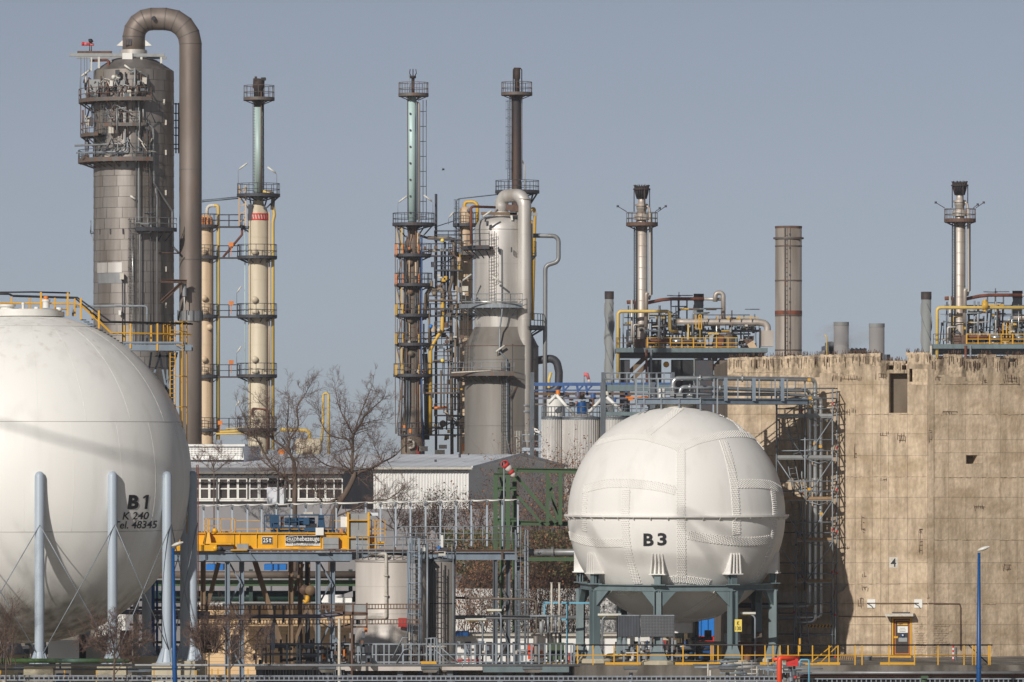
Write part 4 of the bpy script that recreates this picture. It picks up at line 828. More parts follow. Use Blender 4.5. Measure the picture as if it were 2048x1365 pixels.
b = MB(); b.tube([fA.p(371, 569, -1.9), fA.p(371, 622, -1.9)], .06, 6); b.build('hanger_rod', 'plate_white', colA)

# ------------------------------------------------------------ generic column builder for the farther units
def stack_tip(par, f, u, v0, v1, r, m):
    q = MB(); q.tube([f.p(u, v1), f.p(u, v0)], r * f.k, 12); return q.build('stack_tip', m, par)
def manhole(par, f, u, v, uc, rc, m, r=7.0):
    x = u - uc; d = -math.sqrt(max(1.0, rc * rc - x * x)) * f.k
    q = MB(); q.lathe([(0, -.32), (r * f.k, -.32), (r * f.k, -.18), (r * .75 * f.k, -.18), (r * .75 * f.k, .35)], f.p(u, v, d), 16, axis='Y'); return q.build('manhole_cover', m, par)
def lev(par, f, u, v, rin, rout, a0=0, a1=360, m='dark_steel', rh=24, br=8, mr=None):
    c = f.p(u, v); return ring_platform(par, c, rin * f.k, rout * f.k, a0, a1, m, rh * f.k, .14, br, .032, 24, mr, cone=.45)
def walkway(par, f, u0, u1, v, d0=-.6, d1=.6, rh=23, m='dark_steel'):
    return box_platform(par, f.x(u0), f.x(u1), f.Y + d0, f.Y + d1, f.z(v), m, rh * f.k, .16, 'FB', .032)

# beige twin columns
fB = Fr(600.0); kB = fB.k
cB = fB.p(516.5, 905); cB.z = 0
colB = thing('process_column', 'cream process column with ringed platforms and a rust streaked flare stack on top', 'column', cB)
q = MB(); q.lathe([(20 * kB, 0), (20 * kB, fB.z(428)), (18 * kB, fB.z(420)), (11 * kB, fB.z(408)), (10 * kB, fB.z(400))], cB, 36); q.build('shell', 'beige_paint', colB)
for v in (862, 795, 690, 655, 560, 475): q = MB(); q.cyl(fB.p(516.5, v), 20.15 * kB, -.05, .05, 36); q.build('weld_seam', 'beige_paint', colB)
q = MB(); q.tube([fB.p(516.5, 402), fB.p(516.8, 215)], 9.2 * kB, 18); q.build('flare_stack', 'turquoise_stack', colB)
q = MB(); q.tube([fB.p(516.8, 215.0), fB.p(517, 178), fB.p(517, 176), fB.p(518, 158)], [9.3 * kB, 9.6 * kB, 11.5 * kB, 11.5 * kB], 18); q.build('sooty_tip', 'soot', colB)
for u, v in ((512, 156), (525, 158), (530, 158)): q = MB(); q.bar(fB.p(u, 162, -.5), fB.p(u, v - 2, -.5), .25); q.build('tip_vane', 'soot', colB)
for i in range(9): q = MB(); v = 235 + i * 20; q.box(fB.p(523, v + 2, -.55), fB.p(527, v - 2, -.1)); q.build('stack_clip', 'dark_steel', colB)
pipe('pilot_pipe', fB, [(523, 185, -.6), (523.5, 390, -.6)], 1.2, 'rusty_steel', colB); pipe('pilot_pipe', fB, [(527, 175, -.2), (527.5, 385, -.2)], 1.1, 'dark_pipe', colB)
ladder(colB, fB.p(510, 395, -.35), fB.p(510, 200, -.35), .4, 'walk_steel', False)
lev(colB, fB, 518, 198, 9, 31, m='walk_steel', rh=26, br=6); lev(colB, fB, 517, 391, 9.5, 43, m='dark_steel', rh=23, br=8)
for v, a in ((453, -150), (515, 0), (633, 0), (752, 0), (859, 0)):
    if v == 453: lev(colB, fB, 516.5, v, 20, 36, -130, -60, rh=24, br=3)
    else: lev(colB, fB, 514, v, 20, 40, rh=25, br=9)
q = MB(); q.cyl(fB.p(516.5, 441), 20.4 * kB, 0, 13 * kB, 36); sb = q.build('striped_band', 'plate_worn', colB)
for i in range(11):
    a = -80 + i * 16; d = adir(a); q = MB(); t_ = Vector((-d.y, d.x, 0)); p = fB.p(516.5, 440) + d * 20.55 * kB; q.bar(p, p + Vector((0, 0, 11 * kB)) + t_ * -.12, .14, .04, up=d); q.build('red_stripe', 'red_paint', sb)
for v in (440, 429): q = MB(); q.cyl(fB.p(516.5, v), 20.6 * kB, -.07, .07, 36); q.build('red_border', 'red_paint', sb)
for u, v in ((510, 505), (510, 600), (511, 624), (510, 719), (511, 743), (511, 840), (512, 862), (531, 628), (531, 748)): manhole(colB, fB, u, v, 516.5, 20, 'beige_paint', 6.8 if u < 530 else 3)
pipe('yellow_riser', fB, [(546, 900, -.3), (546, 445, -.3), (549, 430, -.3), (546, 412, -.3), (545, 388, -.3), (526, 384, -.4)], 3.4, 'pale_yellow', colB, bend=5); pipe('riser_pipe', fB, [(539, 900, -.5), (539, 425, -.5)], 1.6, 'beige_worn', colB)
pipe('riser_pipe', fB, [(536.5, 900, -.8), (536.5, 820, -.8), (505, 817, -1.2), (505, 832, -1.2)], 1.8, 'rust', colB, bend=4); pipe('riser_pipe', fB, [(490, 860, 0), (490, 430, 0)], 1.0, 'teal_stack', colB); pipe('riser_pipe', fB, [(500.5, 860, -.8), (500.5, 430, -.8)], 1.1, 'beige_paint', colB)
pipe('top_pipe', fB, [(527, 385, -.3), (541, 384, -.3), (547, 392, -.3), (545, 420, -.3)], 4.2, 'brown_column', colB, bend=6)
for i, (p, q_) in enumerate((((478, 392), (502, 424)), ((558, 394), (530, 420)), ((500, 396), (504, 420)), ((535, 396), (528, 420)))): q = MB(); q.bar(fB.p(*p, -.6), fB.p(*q_, -.6), .16); q.build('platform_strut', 'dark_steel', colB)
for u in (479, 492): q = MB(); q.bar(fB.p(u, 453, -.7), fB.p(u, 372, -.7), .16); q.build('stair_post', 'beige_worn', colB)
for i in range(5): q = MB(); q.bar(fB.p(479, 445 - i * 15, -.7), fB.p(492, 438 - i * 15, -.7), .1); q.build('stair_brace', 'beige_worn', colB)
floodlight(colB, fB.p(477, 391, -.8), 2.6, 1, 1.0); floodlight(colB, fB.p(554, 391, -.5), 2.2, -1, 1.0)
b = MB(); b.box(fB.p(497, 441, -.9), fB.p(506, 410, -.4)); b.build('top_bracket', 'dark_steel', colB)
cS = fB.p(411, 905); cS.z = 0
colS = thing('process_column', 'slim rust stained beige column between the overhead pipe and the cream column', 'column', cS)
q = MB(); q.lathe([(15.8 * kB, 0), (15.8 * kB, fB.z(445)), (14 * kB, fB.z(436)), (8 * kB, fB.z(430)), (0, fB.z(429))], cS, 28); q.build('shell', 'beige_worn', colS)
for v in (846, 690, 560, 470): q = MB(); q.cyl(fB.p(411, v), 16 * kB, -.05, .05, 28); q.build('weld_seam', 'beige_worn', colS)
pipe('overhead_pipe', fB, [(414, 432, 0), (414, 412, 0), (437, 411, -.2), (437, 440, -.3)], 3.4, 'plate_worn', colS, bend=9); pipe('yellow_downcomer', fB, [(429, 411.5, -.2), (437, 412, -.3), (437, 880, -.3)], 3.3, 'pale_yellow', colS, bend=6); pipe('riser_pipe', fB, [(433.5, 880, -.5), (433.5, 500, -.5)], .9, 'mossy_pipe', colS)
for v in (453, 515, 633, 753, 860): lev(colS, fB, 411, v, 15.8, 27, 0, 360, rh=24, br=6)
for u, v in ((409, 505), (409, 597), (410, 625), (409, 719), (410, 745), (409, 862), (420, 655)): manhole(colS, fB, u, v, 411, 15.8, 'beige_worn', 6.2)
q = MB(); q.cyl(fB.p(411, 443), 12 * kB, 0, 9 * kB, 18); q.build('top_vessel', 'plate_worn', colS)
for v in (433, 445): b = MB(); [b.bar(fB.p(u, 453, -1.0), fB.p(u, 433, -1.0), .12) for u in (405, 410, 416, 422)]
b.build('gate_bars', 'orange_paint', colS)
wk = thing('walkway', 'steel link walkways joining the two beige columns at every level', 'walkway', fB.p(460, 515))
for v in (453, 515, 633, 753, 860): walkway(wk, fB, 436, 480, v)
for v, u in ((607, 463), (725, 463), (846, 441), (490, 463)):
    q = MB(); q.box(fB.p(u - 4.5, v + 4, -.9), fB.p(u + 4.5, v - 4, -.6)); q.bar(fB.p(u, v + 22, -.75), fB.p(u, v + 4, -.75), .07); q.build('hose_box', 'orange_paint', wk)
for u, v in ((474, 633), (474, 753), (472, 860)): floodlight(wk, fB.p(u, v, -.6), 2.4, .5, 1.0, .06)
pipe('sloping_pipe', fB, [(484, 455, 0), (484, 470, 0), (446, 515, 0)], 2.3, 'rust', wk, bend=4)
q = MB(); q.tube([fB.p(404, 404, 0), fB.p(478, 397, 0)], .07, 5); q.tube([fB.p(404, 401, 0), fB.p(478, 394, 0)], .05, 5); q.build('cable_run', 'galv_dark', wk)
for a, c, r in (((440, 864), (500, 862), 2.6), ((432, 868), (510, 868), 2), ((452, 858), (500, 856), 1.5)): pipe('yellow_header', fB, [(*a, -.7), (*c, -.7)], r, 'pale_yellow', wk)

# ------------------------------------------------------------ central cluster
fC = Fr(600.0); kC = fC.k
c = fC.p(825.5, 905); c.z = 0
colC = thing('process_column', 'rust brown column with many platforms under a thin turquoise stack', 'column', c)
q = MB(); q.lathe([(24 * kC, 0), (24 * kC, fC.z(860)), (17.5 * kC, fC.z(815)), (17 * kC, fC.z(500)), (15.5 * kC, fC.z(484)), (10 * kC, fC.z(474)), (9 * kC, fC.z(450))], c, 32); q.build('shell', 'brown_column', colC)
for v in (815, 760, 700, 655, 600, 545): q = MB(); q.cyl(fC.p(825.5, v), 17.7 * kC, -.06, .06, 32); q.build('ring_flange', 'rusty_steel', colC)
q = MB(); q.lathe([(14.5 * kC, 0), (14.5 * kC, 10 * kC), (12 * kC, 12 * kC)], fC.p(825.5, 507), 24); q.build('polished_band', 'stainless', colC)
q = MB(); q.tube([fC.p(824.5, 452), fC.p(824, 300), fC.p(823.5, 190)], 8.8 * kC, 18); q.build('flare_stack', 'teal_stack', colC)
q = MB(); q.tube([fC.p(826, 192), fC.p(826, 157)], 3.2 * kC, 10); q.tube([fC.p(826, 157), fC.p(826, 152)], 6 * kC, 10)
for k_ in range(6): d = adir(k_ * 60) * 6.5 * kC; q.tube([fC.p(826, 153) + d * .6, fC.p(826, 147) + d * 1.2, fC.p(826, 139) + d], .045, 4)
q.build('burner_tip', 'soot', colC)
pipe('pilot_pipe', fC, [(819, 190, -.2), (819, 150, -.2)], 1.0, 'galv', colC)
pipe('steam_pipe', fC, [(832, 205, -.3), (838, 208, -.3), (838.5, 444, -.3)], 2.4, 'silver_pipe', colC, bend=4); pipe('pilot_pipe', fC, [(834.5, 205, -.5), (834.5, 440, -.5)], .9, 'dark_pipe', colC)
pipe('pilot_pipe', fC, [(815.3, 200, -.3), (815.8, 440, -.3)], .9, 'walk_steel', colC)
b = MB()
for u in (846, 852.5): b.tube([fC.p(u, 440, .3), fC.p(u, 200, .3)], .035, 4)
for v in range(223, 440, 30): b.tube([fC.p(839, v, .3), fC.p(853, v, .3)], .035, 4)
b.build('hoop_ladder', 'galv_dark', colC)
for i in range(8): q = MB(); v = 228 + i * 33; q.box(fC.p(819, v + 1.5, -.62), fC.p(822, v - 1.5, -.4)); q.build('stack_clip', 'dark_steel', colC)
lev(colC, fC, 827, 190, 9, 30, rh=24, br=6, m='walk_steel')
lev(colC, fC, 827, 449, 9, 42, rh=22, br=8); lev(colC, fC, 826, 511, 17, 37, rh=23, br=8, mr='walk_steel'); lev(colC, fC, 827, 570, 17, 38, rh=23, br=8)
for v in (631, 689, 751): lev(colC, fC, 826, v, 17, 36 if v != 751 else 39, rh=23, br=8, mr='walk_steel')
walkway(colC, fC, 796, 932, 869, -1.3, 1.3); walkway(colC, fC, 862, 906, 511); walkway(colC, fC, 860, 920, 631); walkway(colC, fC, 855, 915, 749); walkway(colC, fC, 858, 908, 689)
for v in (540, 598, 655, 722): manhole(colC, fC, 820 + (v % 3), v - 14, 825.5, 17, 'brown_column', 6)
for i, v in enumerate((511, 570, 631, 689, 751)):
    floodlight(colC, fC.p(795, v, -.4), 2.6, 1, .9); b = MB(); b.bar(fC.p(804, v, -1.2), fC.p(804, v - 55, -1.2), .14); b.bar(fC.p(795, v, -.9), fC.p(795, v - 50, -.9), .08); b.build('stair_post', 'yellow_paint' if i in (0, 2, 4) else 'walk_steel', colC)
    b = MB()
    for u in (791, 794, 806, 838): b.bar(fC.p(u, v, -1.5), fC.p(u, v - 21, -1.5), .1)
    b.build('gate_bars', 'orange_paint' if i < 2 else 'yellow_paint', colC)
floodlight(colC, fC.p(796, 449, -.5), 2.2, 1, 1); floodlight(colC, fC.p(866, 449, -.5), 2.3, -1, 1); floodlight(colC, fC.p(897, 449, .2), .6, .6, .9); floodlight(colC, fC.p(797, 815, -.6), .6, .8, .9)
for p, q_ in (((790, 451), (812, 475)), ((866, 451), (842, 478)), ((815, 452), (818, 478)), ((850, 452), (836, 474))): b = MB(); b.bar(fC.p(*p, -.6), fC.p(*q_, -.6), .14); b.build('platform_strut', 'dark_steel', colC)
for pts, r, m_, bd in (([(844, 475, -1.5), (843.5, 760, -1.5), (846.5, 910, -1.5)], 1.6, 'bridge_blue', 5), ([(872, 388, .4), (872, 910, .4)], 2.6, 'dark_pipe', 5), ([(855, 476, 0), (903, 477, 0), (908, 490, 0), (904, 560, 0), (899, 580, 0), (902, 600, 0), (904, 910, 0)], 3.4, 'brown_column', 6),
                       ([(849, 640, -.4), (853, 590, -.4), (862, 575, -.4), (872, 583, -.4)], 4.2, 'brown_column', 8), ([(872, 583, -.3), (882, 575, -.3), (887, 590, -.3), (885, 620, -.3)], 3.4, 'brown_column', 7), ([(885.5, 598, -.4), (884.5, 660, -.4), (870, 682, -.4), (861, 700, -.4), (861, 872, -.4)], 3.8, 'yellow_paint', 6),
                       ([(835, 470, .4), (858, 477, .4), (910, 478, .4)], 2.4, 'rusty_steel', 4), ([(856, 500, -.2), (900, 502, -.2)], 1.8, 'plate_worn', 3), ([(850, 708, -.3), (853, 765, -.3), (854, 880, -.3)], 5.2, 'black_paint', 5), ([(833, 650, -1.2), (838, 690, -1.2), (837, 815, -1.2)], 1.4, 'rusty_steel', 4), ([(806, 700, -1.2), (803, 870, -1.2)], 1.6, 'rusty_steel', 4), ([(811, 500, -1.2), (812, 905, -1.2)], 1.1, 'dark_pipe', 4),
                       ([(893, 670, 0), (897, 730, 0), (893, 860, 0)], 1.6, 'rusty_steel', 5), ([(912, 635, .3), (916, 660, .3), (916, 905, .3)], 2, 'brown_column', 5), ([(857, 817, 0), (893, 815, 0)], 2.6, 'orange_paint', 3), ([(850, 680, 0), (905, 655, 0)], 1.4, 'rusty_steel', 3), ([(868, 655, .2), (930, 700, .2)], 1.6, 'walk_steel', 3)):
    pipe('riser_pipe', fC, pts, r, m_, colC, bend=bd, n=8, seg=5)
for u, v, r, m_ in ((862, 654, 4.5, 'bright_blue'), (878, 661, 4, 'plate_worn'), (886, 848, 7, 'brown_pipe'), (899, 838, 5, 'silver_pipe'), (885, 482, 4, 'sign_yellow'), (869, 588, 5, 'brown_column'), (853, 575, 4, 'galv_dark'), (885, 722, 4, 'sign_yellow')):
    q = MB(); q.lathe([(0, -r * kC)] + [(r * kC * math.sin(t), -r * kC * math.cos(t)) for t in [math.pi * i / 8 for i in range(1, 8)]] + [(0, r * kC)], fC.p(u, v, -.8), 12); q.build('fitting', m_, colC)
for i in range(34):
    u, v = rnd.uniform(850, 925), rnd.choice((505, 560, 625, 640, 683, 700, 745, 862, 880)) - rnd.uniform(0, 14); w, h = rnd.uniform(3, 9), rnd.uniform(3, 8)
    q = MB(); q.box(fC.p(u, v + h, -.8), fC.p(u + w, v, -.3)); q.build('valve_block', rnd.choice(['walk_steel', 'rusty_steel', 'dark_steel', 'galv_dark', 'brown_column', 'plate_worn', 'yellow_paint']), colC)
for u, v, w, h, m_ in ((836, 893, 20, 10, 'plate_worn'), (878, 890, 16, 8, 'plate_worn'), (924, 888, 12, 14, 'orange_paint'), (835, 893, 4, 18, 'red_paint'), (870, 900, 20, 12, 'plate_worn')):
    q = MB(); q.box(fC.p(u, v + h, -1.6), fC.p(u + w, v, -1.2)); q.build('ground_unit', m_, colC)
pipe('return_bend', fC, [(816, 880, -1.6), (828, 881, -1.6), (829, 895, -1.6), (818, 897, -1.6)], 2.2, 'plate_worn', colC, bend=7)

for v in (478, 540, 600, 660, 720, 785, 830): walkway(colC, fC, rnd.choice((846, 856, 868)), rnd.choice((905, 915, 925)), v, rnd.uniform(-1, 0), rnd.uniform(.5, 1.5), rh=rnd.choice((16, 22)), m=rnd.choice(['dark_steel', 'walk_steel']))
for i in range(64):
    u, v = rnd.uniform(846, 925), rnd.uniform(480, 880); d = rnd.uniform(-.9, 1.6); q = MB(); m_ = rnd.choice(['walk_steel', 'rusty_steel', 'dark_steel', 'galv_dark', 'brown_column', 'yellow_paint', 'dark_pipe', 'beige_worn'])
    if i % 3 == 0: q.tube([fC.p(u, v, d), fC.p(u, min(900, v + rnd.uniform(40, 150)), d)], rnd.uniform(.06, .14), 7); q.build('riser_pipe', m_, colC)
    elif i % 3 == 1: q.bar(fC.p(u, v, d), fC.p(min(935, u + rnd.uniform(15, 50)), v + rnd.choice((0, 0, 0, 20, -20)), d), rnd.uniform(.08, .18)); q.build('frame_beam', m_, colC)
    else: q.cyl(fC.p(u, v, d), rnd.uniform(.12, .32), -.25, .3, 10); q.build('small_vessel', m_, colC)
for i in range(30):
    u, v = rnd.uniform(803, 848), rnd.choice((505, 563, 624, 682, 744, 860)) - rnd.uniform(0, 12); q = MB(); q.box(fC.p(u, v + rnd.uniform(3, 8), -1.3), fC.p(u + rnd.uniform(2, 7), v, -1.0)); q.build('valve_block', rnd.choice(['walk_steel', 'rusty_steel', 'dark_steel', 'galv_dark', 'plate_worn', 'orange_paint']), colC)
for i, (v0, v1) in enumerate(((449, 511), (511, 570), (570, 631), (631, 689), (689, 751), (751, 868))):
    q = MB(); a_, b_ = (793, 806) if i % 2 else (806, 793); q.bar(fC.p(a_, v1, -1.0), fC.p(b_, v0, -1.0), .14, .3); q.build('stair_flight', 'walk_steel', colC)
    for u in (791, 800, 808): q = MB(); q.bar(fC.p(u, v1, rnd.uniform(-1.4, .2)), fC.p(u, v0, rnd.uniform(-1.4, .2)), .09); q.build('stair_post', 'walk_steel', colC)
    for u in (814, 819, 832, 836, 840): q = MB(); q.tube([fC.p(u + rnd.uniform(-1, 1), v1, -1.15), fC.p(u, v0 + rnd.uniform(0, 25), -1.15)], rnd.uniform(.04, .1), 6); q.build('riser_pipe', rnd.choice(['rusty_steel', 'walk_steel', 'dark_pipe', 'galv_dark', 'beige_worn']), colC)
fD2 = Fr(606.0); kD = fD2.k; c = fD2.p(932, 905); c.z = 0
col2 = thing('process_column', 'narrow tan column with a looped yellow pipe on top behind the silver column', 'column', c)
q = MB(); q.lathe([(13.5 * kD, 0), (13.5 * kD, fD2.z(424)), (11 * kD, fD2.z(416)), (0, fD2.z(413))], c, 28); q.build('shell', 'beige_worn', col2)
for v in (470, 560, 660): q = MB(); q.cyl(fD2.p(932, v), 13.8 * kD, -.05, .05, 28); q.build('weld_seam', 'brown_column', col2)
lev(col2, fD2, 932, 450, 13.5, 26, rh=24, br=6); lev(col2, fD2, 932, 508, 13.5, 36, rh=24, br=6, m='walk_steel'); lev(col2, fD2, 932, 630, 13.5, 30, rh=22, br=6); lev(col2, fD2, 932, 749, 13.5, 30, rh=22, br=6)
pipe('yellow_loop', fD2, [(929, 418, 0), (929, 404, 0), (955, 404, -.3), (955, 450, -.3)], 3.4, 'yellow_paint', col2, bend=11); manhole(col2, fD2, 938, 422, 932, 13, 'galv_dark', 4)
pipe('cable_arm', fD2, [(913, 600, 0), (913, 402, 0), (917, 398, 0), (1000, 389, 0)], 1.0, 'galv_dark', col2, bend=4); pipe('cable_arm', fD2, [(868, 455, 0), (912, 441, 0)], .9, 'galv_dark', col2)
ladder(col2, fD2.p(914, 560, -.3), fD2.p(914, 400, -.3), 6 * kD, 'galv_dark')
c = fD2.p(1033, 905); c.z = 0
col3 = thing('flare_stack', 'soot black thin stack with two ringed platforms rising behind the silver column', 'flare stack', c)
q = MB(); q.lathe([(24 * kD, 0), (24 * kD, fD2.z(450)), (9.6 * kD, fD2.z(415)), (9.4 * kD, fD2.z(185))], c, 24); q.build('shell', 'soot_stack', col3)
q = MB(); q.tube([fD2.p(1034, 190), fD2.p(1034, 160), fD2.p(1034, 157), fD2.p(1034, 136)], [5 * kD, 5 * kD, 6.5 * kD, 6.5 * kD], 14); q.build('burner_tip', 'soot', col3)
for u in (1026.5, 1043.5): pipe('pilot_pipe', fD2, [(u, 186, 0), (u, 140, 0), (1034 + (u - 1034) * .6, 136, 0)], 1.1, 'soot_stack', col3, bend=4)
for u, m_ in ((1023.5, 'rusty_steel'), (1043.8, 'walk_steel'), (1020, 'galv_dark')): pipe('pilot_pipe', fD2, [(u, 195, -.3), (u, 360, -.3)], 1.0, m_, col3)
pipe('curved_pipe', fD2, [(1044, 320, 0), (1049, 332, 0), (1049.5, 380, 0)], 1.2, 'plate_worn', col3, bend=6)
ladder(col3, fD2.p(1017.5, 380, -.2), fD2.p(1017.5, 200, -.2), 3.5 * kD, 'galv_dark')
lev(col3, fD2, 1033.5, 188, 9, 31, rh=23, br=6, m='walk_steel'); lev(col3, fD2, 1034.5, 384, 9, 44, rh=22, br=8)
for p, q_ in (((1074, 388), (1060, 410)), ((996, 388), (1010, 410)), ((1066, 388), (1056, 425))): b = MB(); b.bar(fD2.p(*p, -.4), fD2.p(*q_, -.4), .18); b.build('platform_strut', 'dark_steel', col3)
pipe('yellow_loop', fD2, [(1060, 425, .6), (1068, 412, .6), (1070, 430, .6), (1065, 640, .6)], 3.2, 'yellow_paint', col3, bend=6)

fE = Fr(570.0); kE = fE.k; c = fE.p(1003, 905); c.z = 0
sil = thing('silver_column', 'stout silver column with wider grey concrete coloured base and thick side pipe', 'column', c)
q = MB(); q.lathe([(54 * kE, fE.z(656)), (54 * kE, fE.z(466)), (52 * kE, fE.z(453)), (46 * kE, fE.z(442)), (36 * kE, fE.z(435)), (22 * kE, fE.z(432)), (0, fE.z(431))], c, 56); q.build('upper_shell', 'silver_clad', sil)
q = MB(); q.lathe([(74 * kE, 0), (74 * kE, fE.z(693)), (72 * kE, fE.z(690)), (54.2 * kE, fE.z(655))], c, 60); q.build('lower_shell', 'grey_clad', sil)
for v, r, m_ in ((460, 54.3, 'silver_clad'), (528, 54.3, 'silver_clad'), (590, 54.3, 'silver_clad'), (693, 74.4, 'rusty_steel'), (720, 74.3, 'grey_clad'), (852, 74.3, 'grey_clad')): q = MB(); q.cyl(fE.p(1003, v), r * kE, -.04, .04, 56); q.build('weld_seam', m_, sil)
q = MB(); q.cyl(fE.p(1003, 432), 17 * kE, -.2, .35, 24); q.cyl(fE.p(1003, 426), 16 * kE, -.1, .1, 24); q.build('top_flange', 'silver_pipe', sil)
pth = fillet([fE.p(1003, 428), fE.p(1003, 393), fE.p(1049, 393, -2.2), fE.p(1049, 880, -2.2)], 22 * kE, 7) + [fE.p(1049, 884, -2.2), fE.p(1048, 935, -2.2)]
rr_ = [13.6 * kE] * (len(pth) - 2) + [12 * kE, 10 * kE]
q = MB(); q.tube(pth, rr_, 24); op = q.build('overhead_pipe', 'silver_pipe', sil)
for v in (400, 470, 560, 640, 680, 712, 770, 862): q = MB(); q.cyl(fE.p(1049, v, -2.2), 13.9 * kE, -.04, .04, 24); q.build('weld_seam', 'silver_pipe', op)
for v in (812, 824): q = MB(); q.cyl(fE.p(1049, v, -2.2), 15.5 * kE, -.08, .08, 24); q.build('clamp_ring', 'galv', op)
for u in (1034, 1064): q = MB(); q.cyl(fE.p(u, 822, -2.2), 2.4 * kE, 0, 12 * kE, 10); q.build('spring_hanger', 'plate_worn', op)
ring_platform(sil, (c.x, c.y, fE.z(612)), 54.2 * kE, 85 * kE, -95, 30, 'galv', 22 * kE, .25, 10, .03, 12, cone=.8)
ring_platform(sil, (c.x, c.y, fE.z(496)), 54.2 * kE, 78 * kE, -92, -18, 'dark_steel', 26 * kE, .2, 5, .03, 14)
ring_platform(sil, (c.x, c.y, fE.z(747)), 74.2 * kE, 104 * kE, -95, 14, 'walk_steel', 21 * kE, .28, 9, .03, 12, mr='galv', cone=.6)
ring_platform(sil, (c.x, c.y, fE.z(655)), 54.2 * kE, 86 * kE, 42, 90, 'dark_steel', 26 * kE, .2, 4, .04, 8)
ring_platform(sil, (c.x, c.y, fE.z(508)), 54.2 * kE, 70 * kE, 70, 100, 'galv', 24 * kE, .2, 2, .03, 8)
ladder(sil, fE.p(984, 605, -54 * kE - .25), fE.p(984, 465, -54 * kE - .25), 11 * kE, 'walk_steel'); ladder(sil, fE.p(1009, 908, -74 * kE - .25), fE.p(1009, 725, -74 * kE - .25), 10 * kE, 'dark_steel'); ladder(sil, fE.p(932, 760, -3.2), fE.p(932, 620, -3.4), 7 * kE, 'walk_steel')
dE = -74 * kE - .2; dU = -54 * kE - .2
for pts, r, m_, bd in (([(1005, 608, dU - 1.2), (1004, 630, dU - 1), (1000, 660, dU - .8), (999.5, 705, dE - .1), (1013, 720, dE), (1014, 880, dE), (1020, 910, dE)], 1.6, 'galv', 4), ([(943, 490, -3.4), (942.5, 418, -3), (947, 416, -3), (990, 416, -1)], 2.6, 'rust', 5), ([(1066, 472, -.5), (1117, 473, -.5), (1117, 524, -.5), (1090.5, 532, -.5), (1090, 730, -.5), (1089, 935, -.5)], 4.4, 'grey_pipe', 12),
                       ([(1070, 722, 0), (1112, 716, 0), (1118, 745, 0), (1117, 780, 0), (1088, 785, 0)], 8.0, 'dark_pipe', 24), ([(1003, 500, dU), (1003.5, 606, dU)], .8, 'galv_dark', 3), ([(1016, 725, dE), (1016.5, 905, dE)], 1.2, 'galv_dark', 3), ([(1025, 690, dE + .4), (1025, 905, dE + .4)], .9, 'dark_pipe', 3), ([(1063.5, 440, 1), (1065, 640, 1)], 1.8, 'yellow_paint', 3), ([(925, 606, -4.1), (1035, 607, dU - 1.6)], 1.4, 'alu_pipe', 3), ([(904, 747, -4), (982, 743, dE - 1.2)], 1.4, 'plate_worn', 3)):
    pipe('side_pipe', fE, pts, r, m_, sil, bend=bd, n=12, seg=7)
q = MB(); q.box(fE.p(1077, 473, -.5 - 4.6 * kE - .02), fE.p(1096, 469.5, -.5 - 4.6 * kE + .1)); q.build('pipe_patch', 'alu_pipe', sil)
for p, q_, w, m_ in (((962, 429), (1034, 430), .28, 'brown_frame'), ((1020, 429), (1075, 431), .28, 'cabinet_grey'), ((965, 430), (966, 440), .15, 'galv'), ((1022, 428), (1024, 443), .2, 'lamp_white'), ((1012, 417), (1040, 420), .6, 'rusty_steel')):
    b = MB(); b.bar(fE.p(*p, -2.2), fE.p(*q_, -2.2), w); b.build('roof_frame', m_, sil)
for u, v, h, le in ((924, 608, 2.1, 1), (1004, 606, 1.8, -1), (964, 441, .05, 1), (990, 700, -.4, 1)): floodlight(sil, fE.p(u, v, dU - 1.3 if v != 608 else -3.6), h, le, 1.0)
for u, v, w, h, m_ in ((931, 580, 12, 10, 'plate_worn'), (928, 590, 4, 6, 'plate_white'), (997, 502, 3, 10, 'dark_steel'), (1023, 502, 3, 10, 'dark_steel'), (975, 450, 5, 10, 'dark_steel'), (927, 480, 2.5, 12, 'plate_worn'), (1030, 775, 7, 14, 'lamp_white'), (1067, 775, 4, 18, 'lamp_white')):
    b = MB(); b.box(fE.p(u - w / 2, v + h / 2, dU - .25 - (1 if u < 940 else 0)), fE.p(u + w / 2, v - h / 2, dU)); b.build('instrument_box', m_, sil)
b = MB(); b.bar(fE.p(1018, 753, dE), fE.p(1036, 762, dE + .8), .18); b.bar(fE.p(1020, 764, dE), fE.p(1040, 764, dE + .8), .22); b.bar(fE.p(1020, 795, dE), fE.p(1038, 768, dE + .8), .16); b.build('pipe_bracket', 'walk_steel', sil)
# small steel tower with stair beside its foot
fG = Fr(540); st = thing('stair_tower', 'pale grey steel stair tower at the foot of the silver column', 'stair tower', fG.p(1070, 935))
for u, d in ((1046, 0), (1084, 0), (1098, 0), (1104, 1), (1092, 1.6), (1050, 1.6)): b = MB(); b.bar((fG.x(u), fG.Y + d, 0), fG.p(u, 868 if u > 1080 else 895, d), .14); b.build('post', 'post_blue', st)
box_platform(st, fG.x(1044), fG.x(1086), fG.Y - .2, fG.Y + 1.6, fG.z(896), 'post_blue', 26 * fG.k, .3, 'FBLR', .035, 1.0)
for v in (870, 882, 896, 910, 925, 940): b = MB(); b.tube([fG.p(1085, v), fG.p(1106, v)], .04, 5); b.tube([fG.p(1085, v + 6, 1.2), fG.p(1106, v - 6, 1.2)], .04, 5); b.build('brace', 'post_blue', st)
for u, v in ((1070, 858), (1074, 862), (1064, 866)): b = MB(); b.bar(fG.p(u - 4, v, -.4), fG.p(u + 5, v + 3, -.4), .22); b.build('lamp_head', 'plate_white', st)
b = MB(); b.bar(fG.p(1054, 905), fG.p(1080, 922), .2); b.build('stringer', 'post_blue', st)
ladder(st, fG.p(1036, 920, -.4), fG.p(1036, 862, -.4), 5 * fG.k, 'lamp_white')

